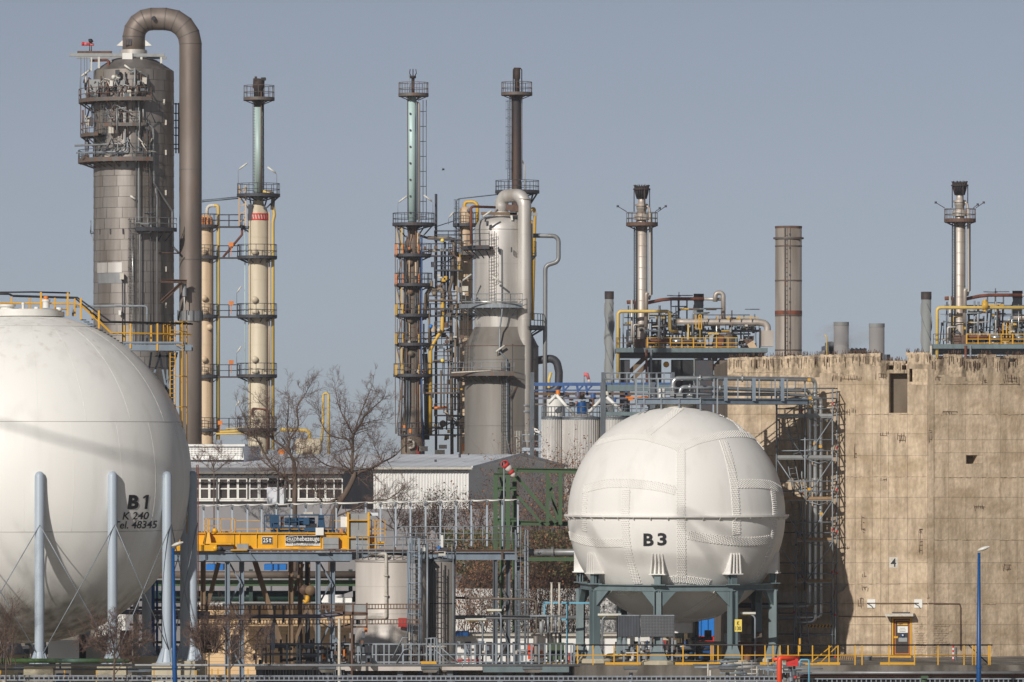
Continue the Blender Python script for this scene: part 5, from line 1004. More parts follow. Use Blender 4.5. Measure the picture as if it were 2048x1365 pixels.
# ------------------------------------------------------------ flare units on the right
def flare_unit(f, u0, v0, label, full):
    k = f.k; o = lambda u, v, d=0.0: f.p(u0 + u, v0 + v, d)
    c = o(0, 0); c.z = 0; t = thing('flare_stack', label, 'flare stack', c)
    q = MB(); q.lathe([(11.3 * k, f.z(v0 + 690) * 0 + o(0, 705).z), (11.3 * k, o(0, 452).z), (9 * k, o(0, 450).z), (9 * k, o(0, 420).z), (10.5 * k, o(0, 419).z), (10.5 * k, o(0, 408).z), (7.5 * k, o(0, 407).z), (7.5 * k, o(0, 396).z)], c, 28); q.build('stack', 'stainless', t)
    for v in range(470, 690, 22): q = MB(); q.cyl(o(0, v), 11.55 * k, -.05, .05, 28); q.build('ring_joint', 'stainless', t)
    q = MB(); q.lathe([(15 * k, o(0, 440).z), (15 * k, o(0, 430).z)], c, 24); q.cyl(o(2, 440), 14.5 * k, 0, 11 * k, 24); q.build('drum', 'stainless', t)
    q = MB(); q.lathe([(8.5 * k, o(0, 398).z), (8.5 * k, o(0, 393).z), (10.5 * k, o(0, 386).z), (13.5 * k, o(0, 376).z), (14 * k, o(0, 373).z), (11 * k, o(0, 373).z)], c, 20); q.build('flare_tip', 'soot', t)
    for i in range(18): d = adir(i * 20) * k; q = MB(); q.tube([o(0, 398) + d * 9, o(0, 386) + d * 12.5, o(0, 374) + d * 14], .08, 5); q.tube([o(0, 374) + d * 14, o(0, 370.5) + d * (16 if i % 2 else 12)], .06, 4); q.build('burner_nozzle', 'soot', t)
    q = MB(); q.cyl(o(0, 379), 17.5 * k, -.06, .06, 24); q.build('tip_ring', 'soot_stack', t); q = MB(); q.cyl(o(0, 411), 13 * k, -.1, .12, 20); q.build('collar', 'stainless', t)
    for a in (-70, 20, 75, 160): d = adir(a) * 16.3 * k; q = MB(); q.tube([o(0, 424) + d, o(0, 377) + d], .06, 5); q.build('guard_post', 'soot_stack', t)
    ring_platform(t, o(0.5, 448), 11.5 * k, 31.5 * k, 0, 360, 'rusty_steel', 22 * k, .22, 8, .035, 20, mr='walk_steel', cone=.5)
    for a, e in (((-30, 424), (-48, 413)), ((27, 424), (36, 417)), ((32, 424), (48, 413))): q = MB(); q.tube([o(*a), o(*e)], .04, 4); q.cyl(o(*e), .13, -.12, .12, 8); q.build('flame_detector', 'dark_steel', t)
    f2 = Fr(f.Y); sh = lambda L: [(u0 + p[0], v0 + p[1], *(p[2:] or (0,))) for p in L]
    for pts, r, m_, bd in (([(8, 412, -.4), (14.5, 416, -.4), (16.5, 430, -.4), (17, 590, -.4), (14, 600, -.4)], 2.6, 'stainless', 6), ([(20.5, 455, 0), (20.5, 590, 0)], 1.3, 'walk_steel', 3), ([(-14.5, 455, 0), (-15, 690, 0)], 1.5, 'galv_dark', 3), ([(-11, 455, -.6), (-11, 690, -.6)], 1, 'dark_pipe', 3)):
        pipe('pilot_pipe', f2, sh(pts), r, m_, t, bend=bd, n=8)
    ladder(t, o(-14, 690, -.6), o(-14, 455, -.6), 4 * k, 'galv_dark', False)
    # process deck round the foot of the stack
    dk = thing('process_deck', ('pipe laden steel deck with yellow railings round the left stainless flare stack' if full else 'pipe laden steel deck round the right stainless flare stack at the frame edge'), 'process unit', o(60, 702))
    x0, x1 = (-52, 250) if full else (-56, 190)
    b = MB(); b.box(o(x0, 706, -2.5), o(x1, 697, 6)); b.build('deck', 'frame_green', dk)
    b = MB(); b.box(o(80, 663, 1.5), o(x1 - 14, 659, 5)); b.build('upper_deck', 'galv_dark', dk); rb = MB(); rail(rb, [o(80, 659, 1.6), o(x1 - 14, 659, 1.6)], 20 * k, .045, sp=1.2); rb.build('upper_railing', 'galv_dark', dk)
    b = MB(); b.box(o(x0 + 5, 716, -1.5), o(x1 - 6, 706.5, 5)); b.build('under_beam', 'dark_steel', dk)
    for u, w, m_ in ((-34, 20, 'dark_steel'), (26, 26, 'black_paint'), (70, 22, 'black_paint'), (90, 26, 'black_paint'), (124, 34, 'dark_steel'), (170, 30, 'brown_pipe'), (240, 26, 'dark_steel')):
        if u > x1 - 10: continue
        b = MB(); p_ = o(u, 720); b.box((p_.x - w * k / 2, p_.y - 1, 0), (p_.x + w * k / 2, p_.y + 1, p_.z)); b.build('leg', m_, dk)
    rb = MB(); rail(rb, [o(x0, 697, -2.4), o(-4, 697, -2.4)], 20 * k, .04, sp=1.4); rb.build('railing', 'rusty_steel', dk)
    for i in range(8 if full else 7):
        u = 10 + i * 23; b = MB(); b.bar(o(u, 697, -2.5), o(u, 676, -2.5), .14 if i % 2 == 0 else .09); b.build('railing_post', 'safety_yellow', dk)
    for v in (677, 687, 695): b = MB(); b.bar(o(10, v, -2.5), o(190 if full else 150, v, -2.5), .08); b.build('rail', 'safety_yellow' if v > 680 else 'yellow_paint', dk)
    for pts, r, m_, bd in (([(-48, 760, -2), (-48, 624, -2), (55, 624, -2), (55, 664, -2), (70, 664, -1)] if full else [(-48, 760, -2), (-48, 624, -2), (200, 624, -2)], 3.4, 'pale_yellow', 7), ([(-30, 605, 0), (-14, 604, 0), (-8, 620, 0)], 4, 'rust', 6), ([(12, 606, 0), (40, 600, .5), (60, 598, .5), (125, 598, .5)], 3.6, 'rust', 5), ([(125, 598, .5), (165, 599, .5)], 3.2, 'silver_pipe', 4),
                           ([(164, 640, .4), (164, 592, .4), (158, 586, .4)] if full else [(150, 650, 0), (150, 600, 0)], 3.8, 'stainless', 4), ([(147, 604, 0), (147, 586, 0), (163, 586, 0), (163, 645, 0)], 4.6, 'stainless', 7) if full else ([(28, 690, -1), (28, 610, -1)], 2, 'galv', 4),
                           ([(68, 645, -.5), (84, 645, -.5), (232, 645, -.5), (251, 648, -.5), (251, 690, -.5)] if full else [(106, 643, -.5), (200, 643, -.5)], 7.2 if full else 6, 'stainless', 18), ([(8, 655, -1.2), (8.5, 590, -1.2), (11, 586, -1.2)], 4, 'stainless', 4), ([(34, 690, -1.4), (35, 612, -1.4)], 2.4, 'galv', 4), ([(10, 684, -1.5), (60, 684, -1.5)], 5, 'rust', 4), ([(60, 684, -1.5), (80, 684, -1.5)], 5.2, 'alu_pipe', 4), ([(80, 685, -1.5), (110, 685, -1.5)], 5, 'rusty_steel', 4), ([(110, 685, -1.5), (125, 685, -1.5)], 5.2, 'alu_pipe', 4),
                           ([(15, 632, -1), (50, 632, -1)], 1.6, 'pale_yellow', 4), ([(-28, 690, -1), (-27, 612, -1)], 1.6, 'galv_dark', 4), ([(-20, 690, -.5), (-20, 600, -.5)], 2.4, 'silver_pipe', 4), ([(20, 654, -1.4), (58, 652, -1.4)], 1, 'plate_worn', 3), ([(8, 700, -2.6), (9, 780, -2.6)], 2.4, 'rust', 3), ([(18, 700, -2.6), (18, 780, -2.6)], 2, 'galv', 3), ([(74, 600, 2), (74, 690, 2)], 1.4, 'galv_dark', 3), ([(-60, 760, -2), (-60, 700, -2)], 2.4, 'plate_worn', 3)):
        pipe('process_pipe', f2, sh(pts), r, m_, dk, bend=bd, n=10, seg=6)
    b = MB(); b.lathe([(9.5 * k, -18 * k), (9.5 * k, 16 * k)], o(0, 672, -.5), 18); b.cyl(o(0, 690, -.5), 13 * k, 0, 9 * k, 18); b.build('stack_base', 'stainless', dk)
    b = MB(); b.box(o(-14, 697, -2), o(14, 679, 0)); b.build('base_skirt', 'rusty_steel', dk)
    for u in (-44, -36, -28, -16, -8, 14, 22, 31, 40, 48, 57, 62, 70, 81, 88, 98, 104, 112, 118, 127, 134, 146, 157, 176, 188, 200, 206, 216, 228, 236):
        if u > x1 - 8: continue
        b = MB(); b.bar(o(u, 700, rnd.uniform(-1.5, 4)), o(u, rnd.uniform(620, 660) if u < 90 or u > 130 else 655, rnd.uniform(-1, 4)), rnd.choice((.12, .18, .22))); b.build('frame_post', rnd.choice(['galv_dark', 'frame_green', 'steel_blue', 'dark_steel', 'galv']), dk)
    for i in range(64):
        u = rnd.uniform(-40, x1 - 30); v = rnd.choice((618, 636, 650, 662, 668, 690)); b = MB(); d = rnd.uniform(-1, 4); b.bar(o(u, v, d), o(u + rnd.uniform(14, 40), v, d), rnd.choice((.1, .16, .2))); b.build('frame_beam', rnd.choice(['galv_dark', 'frame_green', 'dark_steel', 'walk_steel', 'galv', 'rusty_steel', 'yellow_paint']), dk)
    for i in range(130):
        u = rnd.uniform(-36, x1 - 24); v = max(rnd.uniform(628, 694), rnd.uniform(620, 694)); w, h = rnd.uniform(3, 10), rnd.uniform(3, 9); d = rnd.uniform(-1.6, 3); b = MB()
        if i % 3: b.box(o(u, v + h, d), o(u + w, v, d + .6))
        else: b.cyl(o(u, v, d), w * .4 * k, -h * k, 0, 12)
        b.build('valve_block' if i % 3 else 'small_vessel', rnd.choice(['walk_steel', 'dark_steel', 'galv_dark', 'galv', 'plate_worn', 'stainless', 'rusty_steel', 'black_paint', 'cabinet_grey', 'yellow_paint', 'frame_green']), dk)
    for i in range(34 if full else 22):                       # machinery filling the deck
        u = rnd.uniform(16, x1 - 34); d = rnd.uniform(.5, 4.5); b = MB(); w, h = rnd.uniform(8, 24), rnd.uniform(8, 26); base_ = rnd.choice((697, 697, 660))
        if i % 3 == 0: b.cyl(o(u, base_, d), w * .35 * k, 0, h * 1.3 * k, 14)
        elif i % 3 == 1: b.lathe([(0, -w * .7 * k), (h * .22 * k, -w * .66 * k), (h * .25 * k, w * .66 * k), (0, w * .7 * k)], o(u, base_ - h * .5, d), 14, axis='X')
        else: b.box(o(u, base_, d), o(u + w, base_ - h, d + 1.2))
        b.build(('vessel', 'exchanger', 'machine_box')[i % 3], rnd.choice(['dark_steel', 'dark_steel', 'black_paint', 'frame_green', 'galv_dark', 'brown_pipe', 'rusty_steel', 'walk_steel', 'stainless', 'cabinet_grey']), dk)
    for i in range(16):
        u = rnd.uniform(-30, x1 - 30); d = rnd.uniform(-1.8, 2); v = rnd.uniform(625, 665); pipe('process_pipe', f2, sh([(u, 695, d), (u, v, d), (u + rnd.uniform(12, 40), v, d)] if i % 2 else [(u, 700, d), (u, v - 15, d)]), rnd.uniform(.9, 2.4), rnd.choice(['stainless', 'galv', 'pale_yellow', 'rust', 'dark_pipe', 'silver_pipe', 'alu_pipe', 'walk_steel']), dk, bend=3, n=7, seg=4)
    if full:
        for u in (107, 113, 118): b = MB(); b.bar(o(u, 660, -2.2), o(u, 631, -2.2), .12); b.build('gate_bar', 'safety_yellow', dk)
        for u in (128, 150, 172, 194, 216): b = MB(); b.bar(o(u, 640, -1.4), o(u, 632, -1.4), .1); b.build('railing_post', 'safety_yellow', dk)
        b = MB(); b.tube([o(122, 631, -1.4), o(215, 631, -1.4)], .05, 5); b.build('rail', 'dark_steel', dk)
        b = MB(); b.lathe([(0, 14 * k), (12 * k, 12 * k), (22 * k, 5 * k), (25 * k, 0), (25 * k, -24 * k)], o(168, 674, 1), 24); b.build('domed_vessel', 'brown_pipe', dk)
        b = MB(); b.box(o(152, 697, -1), o(163, 672, 0)); b.build('red_cabinet', 'rust', dk)
        b = MB(); b.box(o(238, 694, -1.8), o(262, 662, .4)); b.build('duct_box', 'stainless', dk)
        b = MB(); b.bar(o(214, 697, -1), o(226, 690, -1), 1.0); b.build('chute', 'beige_worn', dk)
        b = MB(); b.lathe([(0, -.5), (6 * k, -.3), (6 * k, .3), (0, .5)], o(48, 730, -2), 14, axis='Y'); b.build('yellow_valve', 'safety_yellow', dk)
        for p, q_ in (((118, 760), (160, 720)), ((134, 765), (170, 735)), ((-20, 760), (20, 720)), ((-30, 750), (6, 716))): b = MB(); b.bar(o(*p, 0), o(*q_, 0), .5); b.build('raking_strut', 'brown_frame', dk)
        for i in range(10): b = MB(); u = 112 + rnd.uniform(0, 50); v = 715 + rnd.uniform(0, 40); b.cyl(o(u, v, 0), .2 + rnd.random() * .3, -.4, .4, 10); b.build('small_vessel', rnd.choice(['plate_worn', 'beige_worn', 'galv', 'brown_frame']), dk)
    else:
        b = MB(); b.lathe([(7 * k, -.3), (9 * k, -.3), (9 * k, .3), (7 * k, .3), (7 * k, -.3)], o(47, 620, -2.2), 16, axis='X'); b.lathe([(3.5 * k, -12 * k), (3.5 * k, 12 * k)], o(47, 620, -2.2), 12); b.build('yellow_loop', 'yellow_paint', dk)
        for u in (83, 90, 97): b = MB(); b.bar(o(u, 684, -2.2), o(u, 655, -2.2), .12); b.build('gate_bar', 'safety_yellow', dk)
    # latticed pipe head frame above the deck
    for u in (60, 76, 92): b = MB(); b.bar(o(u, 640, 3), o(u, 596, 3), .16); b.build('frame_post', 'galv_dark', dk)
    for a, e in (((52, 590), (80, 591)), ((74, 590), (104, 590)), ((60, 612), (92, 612)), ((60, 630), (92, 612)), ((76, 583), (76, 596))): b = MB(); b.bar(o(*a, 3), o(*e, 3), .12); b.build('frame_beam', 'galv_dark', dk)
    return t
fF = Fr(640.0)
flare_unit(fF, 1283.5, 0, 'stainless flare stack with dark crown tip left of the wide chimney', True)
flare_unit(fF, 1919.5, -7.5, 'stainless flare stack with dark crown tip near the right frame edge', False)
def helical(f, u, v0, v1, r, label):
    k = f.k; c = f.p(u, v0); t = thing('steel_chimney', label, 'chimney', (c.x, c.y, 0)); top = f.z(v0)
    q = MB(); q.lathe([(r * k, 0), (r * k, top), (r * .85 * k, top), (r * .85 * k, top - 1)], (c.x, c.y, 0), 24); q.build('shell', 'stack_grey', t)
    q = MB(); q.lathe([(r * 1.08 * k, top - .8), (r * 1.08 * k, top + .05), (r * .86 * k, top + .05)], (c.x, c.y, 0), 24); q.build('sooty_rim', 'soot_stack', t)
    for s0 in (0, 120, 240):
        q = MB(); vs = []; n = 60
        for i in range(n + 1): d = adir(s0 + i * 14); z_ = top - 1.2 - i * (22 / n); vs += [Vector((c.x, c.y, z_)) + d * r * .98 * k, Vector((c.x, c.y, z_)) + d * (r + 2.2) * k, Vector((c.x, c.y, z_ - .08)) + d * (r + 2.2) * k, Vector((c.x, c.y, z_ - .08)) + d * r * .98 * k]
        q.add(vs, [(i * 4 + a, i * 4 + 4 + a, i * 4 + 4 + (a + 1) % 4, i * 4 + (a + 1) % 4) for i in range(n) for a in range(4)]); q.build('spiral_strake', 'stack_grey', t)
helical(Fr(631), 1218.5, 584, 760, 8.6, 'grey chimney with spiral fins left of the first flare deck')
helical(Fr(655), 1397.5, 589, 700, 9.5, 'grey spiral finned chimney standing behind the first flare deck')
helical(fF, 1852.5, 585, 720, 9.8, 'grey chimney with spiral fins left of the second flare deck')
helical(Fr(655), 2035, 583, 700, 9.5, 'grey spiral finned chimney behind the second flare deck at the right edge')
fH = Fr(620.0); kH = fH.k; c = fH.p(1577, 905); c.z = 0
ch = thing('chimney', 'wide plain metal chimney with ring bands rising behind the bunker', 'chimney', c)
q = MB(); q.lathe([(26.6 * kH, 0), (26.6 * kH, fH.z(453)), (25 * kH, fH.z(453)), (25 * kH, fH.z(470))], c, 48); q.build('shell', 'chimney_metal', ch)
for v, m_, e, h in ((455, 'rusty_steel', 27.2, .12), (477, 'walk_steel', 29.5, .1), (493, 'walk_steel', 27.2, .08), (562, 'walk_steel', 27.1, .08), (626, 'rust', 27.2, .22), (632, 'walk_steel', 27.1, .07), (701, 'walk_steel', 27.1, .08)): q = MB(); q.cyl(fH.p(1577, v), e * kH, -h, h, 48); q.build('ring_band', m_, ch)
for u in (1570, 1579):
    q = MB(); q.tube([fH.p(u, 720, -26.9 * kH), fH.p(u, 455, -26.9 * kH)], .05, 4); q.build('cable_duct', 'walk_steel', ch)
ladder(ch, fH.p(1571, 720, -27.4 * kH), fH.p(1571, 456, -27.4 * kH), 6 * kH, 'walk_steel', False, step=.5)
for v in range(470, 710, 27): q = MB(); q.box(fH.p(1577, v + 2, -28 * kH), fH.p(1580, v - 2, -27 * kH)); q.build('lamp_bracket', 'dark_steel', ch)
for u in (1549.5, 1604.5): q = MB(); q.bar(fH.p(u - 3, 477, 0), fH.p(u + 3, 477, 0), .2); q.build('obstruction_lamp', 'dark_steel', ch)
fI = Fr(820.0)
for u, v, r, lb in ((1682.5, 645, 15, 'short hazy silver chimney far behind the bunker, steam at its foot'), (1753.5, 648, 15.5, 'short hazy silver chimney far behind the bunker beside the notch in the wall')):
    c = fI.p(u, v); t = thing('far_chimney', lb, 'chimney', (c.x, c.y, 0)); q = MB(); q.lathe([(r * fI.k, 0), (r * fI.k, c.z), (r * .9 * fI.k, c.z), (r * .9 * fI.k, c.z - 2)], (c.x, c.y, 0), 28); q.build('shell', 'far_stack', t)
    q = MB(); q.cyl((c.x, c.y, c.z), r * 1.03 * fI.k, -.5, 0.04, 28); q.build('rim', 'stack_grey', t)
t = thing('far_plant', 'low far off plant building with small vents beside the hazy chimneys', 'building', fI.p(1675, 720))
for u0, v0, u1, m_ in ((1655, 690, 1697, 'galv_dark'), (1662, 682, 1690, 'dark_steel'), (1700, 701, 1728, 'far_stack'), (1726, 696, 1738, 'plate_worn'), (1769, 708, 1786, 'galv_dark'), (1650, 700, 1660, 'far_stack')):
    b = MB(); p, q_ = fI.p(u0, v0, 6), fI.p(u1, v0, 16); b.box((p.x, p.y, 0), (q_.x, q_.y, p.z)); b.build('block', m_, t)
pipe('vent_pipe', fI, [(1658, 720, 5), (1657, 674, 5), (1654, 668, 5)], 1.6, 'pale_yellow', t, bend=3)
b = MB()
for i in range(14): u = 1700 + i * 2.8; b.tube([fI.p(u, 704, 5.5), fI.p(u, 695 + (i % 3), 5.5)], .12, 4)
b.build('vents', 'far_stack', t)
# ------------------------------------------------------------ white halls behind the crane
def ribbed(mb, p, q, z0, z1, pitch=.22, deep=.05, back=.2):
    "trapezoid sheet wall from p to q, ribs towards the camera side"
    p, q = Vector(p), Vector(q); d = (q - p); L = d.length; d.normalize(); n = Vector((d.y, -d.x, 0)); k = max(1, int(L / pitch)); w = L / k; pts = []
    for i in range(k):
        for t, o in ((0, 0), (.5, 0), (.6, deep), (.9, deep)): pts.append(p + d * (w * (i + t)) + n * o)
    pts.append(q); m = len(pts)
    mb.add([(a.x, a.y, z0) for a in pts] + [(a.x, a.y, z1) for a in pts], [(i, i + 1, m + i + 1, m + i) for i in range(m - 1)])
fW = Fr(430.0); hall = thing('hall', 'long white corrugated metal hall with shallow grey roof behind the crane', 'building', fW.p(900, 960))
x0, x1, x2 = fW.x(190), fW.x(938), Fr(449).x(1100); ze, zr = fW.z(936), fW.z(936) + .95
yb = 430 + 2 * (445 - 430)
A, B_, C_, D_ = Vector((x0, 430, 0)), Vector((x1, 430, 0)), Vector((fW.x(938) + 7.5, yb, 0)), Vector((x0, yb, 0))
mid = (B_ + C_) / 2
b = MB(); ribbed(b, A, B_, 0, ze); b.build('front_wall', 'white_sheet', hall)
b = MB(); n_ = 22
for i in range(n_):                                        # gable in cassette strips
    p, q = B_.lerp(C_, i / n_), B_.lerp(C_, (i + 1) / n_)
    za = ze + (zr - ze) * (1 - abs(2 * i / n_ - 1)); zb_ = ze + (zr - ze) * (1 - abs(2 * (i + 1) / n_ - 1))
    b.add([(p.x, p.y, 0), (q.x, q.y, 0), (q.x, q.y, zb_), (p.x, p.y, za)], [(0, 1, 2, 3)])
b.build('gable_wall', 'white_sheet', hall)
b = MB(); dir_ = Vector((-1, 0, 0)); rl = mid + Vector((0, 0, zr + .06)); e1 = B_ + Vector((.25, -.35, ze + .02)); e2 = C_ + Vector((.25, .3, ze + .02)); k = 60
def roofpane(lo, hi, name):
    q = MB(); Lx = (x1 - x0); pts = []
    m = 30
    for i in range(m):
        for t, o in ((0, 0), (.9, 0), (.92, .016), (.98, .016)): pts.append(((i + t) / m, o))
    pts.append((1, 0)); M_ = len(pts)
    q.add([lo + Vector((-Lx * t, 0, o)) for t, o in pts] + [hi + Vector((-Lx * t, 0, o)) for t, o in pts], [(i, i + 1, M_ + i + 1, M_ + i) for i in range(M_ - 1)]); q.build(name, 'roof_grey', hall)
roofpane(e1, rl, 'roof'); roofpane(e2, rl, 'roof')
b = MB(); b.bar(e1 + Vector((0, -.1, -.06)), e1 + Vector((x0 - x1, -.1, -.06)), .22, .16); b.build('gutter', 'plate_worn', hall)
b = MB(); b.bar(e1 + Vector((0, 0, .02)), rl + Vector((.25, 0, .02)), .1, .2); b.bar(e2 + Vector((0, 0, .02)), rl + Vector((.25, 0, .02)), .1, .2); b.build('verge', 'roof_grey', hall)
for u, v in ((918, 913), (869, 925)): b = MB(); p = fW.p(u, v, 6); b.cyl((p.x, p.y, p.z - .1), .09, 0, .3, 8); b.build('roof_vent', 'dark_steel', hall)
fX = Fr(436); ph = thing('roof_hut', 'white corrugated plant housing standing on the hall roof at its left', 'building', fX.p(430, 915))
b = MB(); ribbed(b, (fX.x(330), 436, 0), (fX.x(488), 436, 0), fX.z(920), fX.z(894), .25, .05)
for v in (898, 902, 906, 910): b.bar((fX.x(330), 435.93, fX.z(v)), (fX.x(487), 435.93, fX.z(v)), .04, .05)
b.build('front_wall', 'white_sheet', ph)
b = MB(); b.add([(fX.x(488), 436, fX.z(925)), (fX.x(517), 440, fX.z(925)), (fX.x(517), 440, fX.z(893)), (fX.x(488), 436, fX.z(893))], [(0, 1, 2, 3)]); b.build('side_wall', 'roof_grey', ph)
b = MB(); b.box((fX.x(328), 435.7, fX.z(893)), (fX.x(490), 441, fX.z(889))); b.build('roof', 'plate_white', ph)
b = MB(); b.tube([fX.p(486, 894, -.1), fX.p(484, 915, -.1)], .06, 6); b.build('downpipe', 'cabinet_grey', ph)
# low annex with a row of windows
fN = Fr(412); an = thing('annex', 'low grey rendered annex with a strip of white framed windows', 'building', fN.p(560, 1010))
b = MB(); b.box((fN.x(250), 412.25, 0), (fN.x(684), 425, fN.z(946))); b.build('wall', 'render_grey', an)
b = MB(); b.add([(fN.x(684.3), 412.2, 0), (fN.x(741), 421, 0), (fN.x(741), 421, fN.z(945)), (fN.x(684.3), 412.2, fN.z(945))], [(0, 1, 2, 3)]); b.build('end_wall', 'render_grey', an)
b = MB(); b.box((fN.x(250), 411.4, fN.z(947)), (fN.x(688), 412, fN.z(944.5))); b.build('fascia', 'plate_worn', an)
b = MB(); b.hexa([(fN.x(250), 411.3, fN.z(944.3)), (fN.x(690), 411.3, fN.z(944.3)), (fN.x(738), 421, fN.z(941)), (fN.x(250), 421, fN.z(941)), (fN.x(250), 411.3, fN.z(943.6)), (fN.x(690), 411.3, fN.z(943.6)), (fN.x(738), 421, fN.z(936)), (fN.x(250), 421, fN.z(936))]); b.build('roof', 'render_grey', an)
b = MB(); b.bar((fN.x(250), 411.2, fN.z(953)), (fN.x(684), 411.2, fN.z(953)), .12); b.build('gutter', 'dark_steel', an)
b = MB(); b.box((fN.x(250), 411.9, fN.z(1003)), (fN.x(684), 412.24, fN.z(999.5))); b.build('sill_band', 'frame_white', an)
b = MB(); b.box((fN.x(250), 412.1, fN.z(957)), (fN.x(684), 412.24, fN.z(954.5))); b.build('lintel_band', 'frame_white', an)
gl = MB(); gl.box((-7.2 * fN.k, .06, -17 * fN.k), (7.2 * fN.k, .08, 17 * fN.k)); glm = mesh_of(gl, 'pane', 'glass_dark')
wf = MB(); w_, h_ = 9.4 * fN.k, 21 * fN.k; t_ = 2.1 * fN.k
for a, c_ in (((-w_, -h_), (-w_ + t_, h_)), ((w_ - t_, -h_), (w_, h_)), ((-w_ + t_, -h_), (w_ - t_, -h_ + t_)), ((-w_ + t_, h_ - t_), (w_ - t_, h_)), ((-w_ + t_, -.045), (w_ - t_, .045))): wf.box((a[0], -.04, a[1]), (c_[0], .1, c_[1]))
wfm = mesh_of(wf, 'window', 'frame_white')
for u in (312, 331, 352, 371, 390.5, 409, 428, 447, 466, 485, 508, 528, 569, 588, 606, 622, 641, 660, 676):
    wpt = fN.p(u, 978, .1); wo = piece(wfm, 'window', wpt, an); piece(glm, 'pane', wpt, wo)
b = MB(); b.box((fN.x(534), 411.8, fN.z(1008)), (fN.x(568), 412.2, fN.z(975))); b.build('boarded_panel', 'roof_grey', an)
b = MB(); b.box((fN.x(536), 411.95, fN.z(975)), (fN.x(566), 412.21, fN.z(960))); b.build('dark_opening', 'dark_gap', an)
for u in (434.5, 556, 571): b = MB(); b.tube([fN.p(u - 1, 953, -.8), fN.p(u, 960, -.3), fN.p(u, 1005, -.3)], .07, 6); b.build('downpipe', 'cabinet_grey', an)
for u in range(300, 680, 13): b = MB(); b.box((fN.x(u), 411.0, fN.z(950.5)), (fN.x(u + 2), 411.2, fN.z(948.5))); b.build('gutter_bracket', 'black_paint', an)
b = MB(); b.box((fN.x(684), 409, 0), (fN.x(1000), 411, fN.z(1018))); b.build('yard_wall', 'render_grey', an)
# beige drum and looped yellow pipes beyond the hall roof
fY = Fr(500); dr = thing('drum', 'beige horizontal drum with looped yellow pipes beyond the hall roof', 'vessel', fY.p(625, 910))
b = MB(); b.lathe([(0, -36 * fY.k), (9 * fY.k, -35 * fY.k), (16 * fY.k, -30 * fY.k), (16 * fY.k, 14 * fY.k), (10 * fY.k, 19 * fY.k), (0, 20 * fY.k)], fY.p(625, 893), 24, axis='X'); b.build('shell', 'beige_paint', dr)
for u in (600, 632): b = MB(); p = fY.p(u, 905); b.box((p.x - .3, p.y - .6, 0), (p.x + .3, p.y + .6, p.z + .2)); b.build('saddle', 'footing', dr)
pipe('yellow_loop', fY, [(643, 886, 0), (646, 850, 0), (646.5, 787, 0), (657, 787, 0), (657, 930, 0)], 2.5, 'pale_yellow', dr, bend=5.2); pipe('yellow_elbow', fY, [(560, 860, 0), (594, 860, 0), (619, 862, 0), (619, 878, 0)], 4.0, 'pale_yellow', dr, bend=13)
for v in (800, 815, 830, 845, 860): b = MB(); b.cyl(fY.p(646.5, v), 2.9 * fY.k, -.04, .04, 10); b.cyl(fY.p(657, v), 2.9 * fY.k, -.04, .04, 10); b.build('pipe_clamp', 'yellow_paint', dr)
b = MB(); b.box(fY.p(558, 910, -1), fY.p(570, 899, -.5)); b.build('orange_box', 'orange_paint', dr)

# ------------------------------------------------------------ silos and blue pipe bridge behind B3
fZ = Fr(470); kZ = fZ.k
for u, r, top, lb in ((1162, 38, 836, 'broad metal clad silo with railed roof left behind tank B3'), (1103, 20, 836, 'narrow metal silo in half shade beside the steel stair tower'), (1226, 28, 836, 'dark metal silo mostly hidden behind tank B3')):
    c = fZ.p(u, top); t = thing('silo', lb, 'silo', (c.x, c.y, 0)); q = MB(); q.lathe([(r * kZ, 0), (r * kZ, c.z), (r * .35 * kZ, c.z + r * .2 * kZ), (0, c.z + r * .21 * kZ)], (c.x, c.y, 0), 40); q.build('shell', 'silver_clad', t)
    for i in range(int(r / 1.6)):
        a = -95 + i * 190 / int(r / 1.6); d = adir(a) * r * kZ; q = MB(); q.bar(Vector((c.x, c.y, 0)) + d, Vector((c.x, c.y, c.z - .1)) + d, .05); q.build('sheet_seam', 'silver_clad', t)
    rb = MB(); rail(rb, [Vector((c.x, c.y, c.z)) + adir(i * 20) * r * kZ * .98 for i in range(18)], 22 * kZ, .03, closed=True, sp=.8); rb.build('railing', 'galv_dark', t)
    q = MB(); q.lathe([(r * 1.02 * kZ, -.15), (r * 1.02 * kZ, .08), (r * .9 * kZ, .08)], c, 40); q.build('rim', 'galv_dark', t)
fb_ = Fr(476); pbr = thing('pipe_rack', 'blue steel pipe rack with white raking struts above the silos', 'pipe rack', fb_.p(1200, 770))
for v, h, m_ in ((769, .28, 'bridge_blue'), (781, .12, 'bridge_blue'), (788, .2, 'rusty_steel'), (797, .16, 'violet_pipe'), (809, .14, 'walk_steel')): b = MB(); b.bar(fb_.p(1060, v), fb_.p(1345, v), h); b.build('rack_beam', m_, pbr)
for u in (1126, 1154, 1172, 1250, 1300): b = MB(); b.bar(fb_.p(u, 769), fb_.p(u + 3, 792), .2); b.bar(fb_.p(u + 12, 772), fb_.p(u + 2, 782), .14); b.build('bracket', 'bridge_blue', pbr)
for u in (1064, 1207, 1345): b = MB(); b.bar((fb_.x(u), 476, 0), fb_.p(u, 745), .36); b.build('post', 'galv_dark', pbr)
for p, q_ in (((1096, 808), (1112, 791)), ((1112, 791), (1147, 830)), ((1174, 829), (1203, 798)), ((1212, 795), (1245, 826))): b = MB(); b.tube([fb_.p(*p, -3), fb_.p(*q_, -3)], .14, 8); b.build('raking_strut', 'plate_white', pbr)
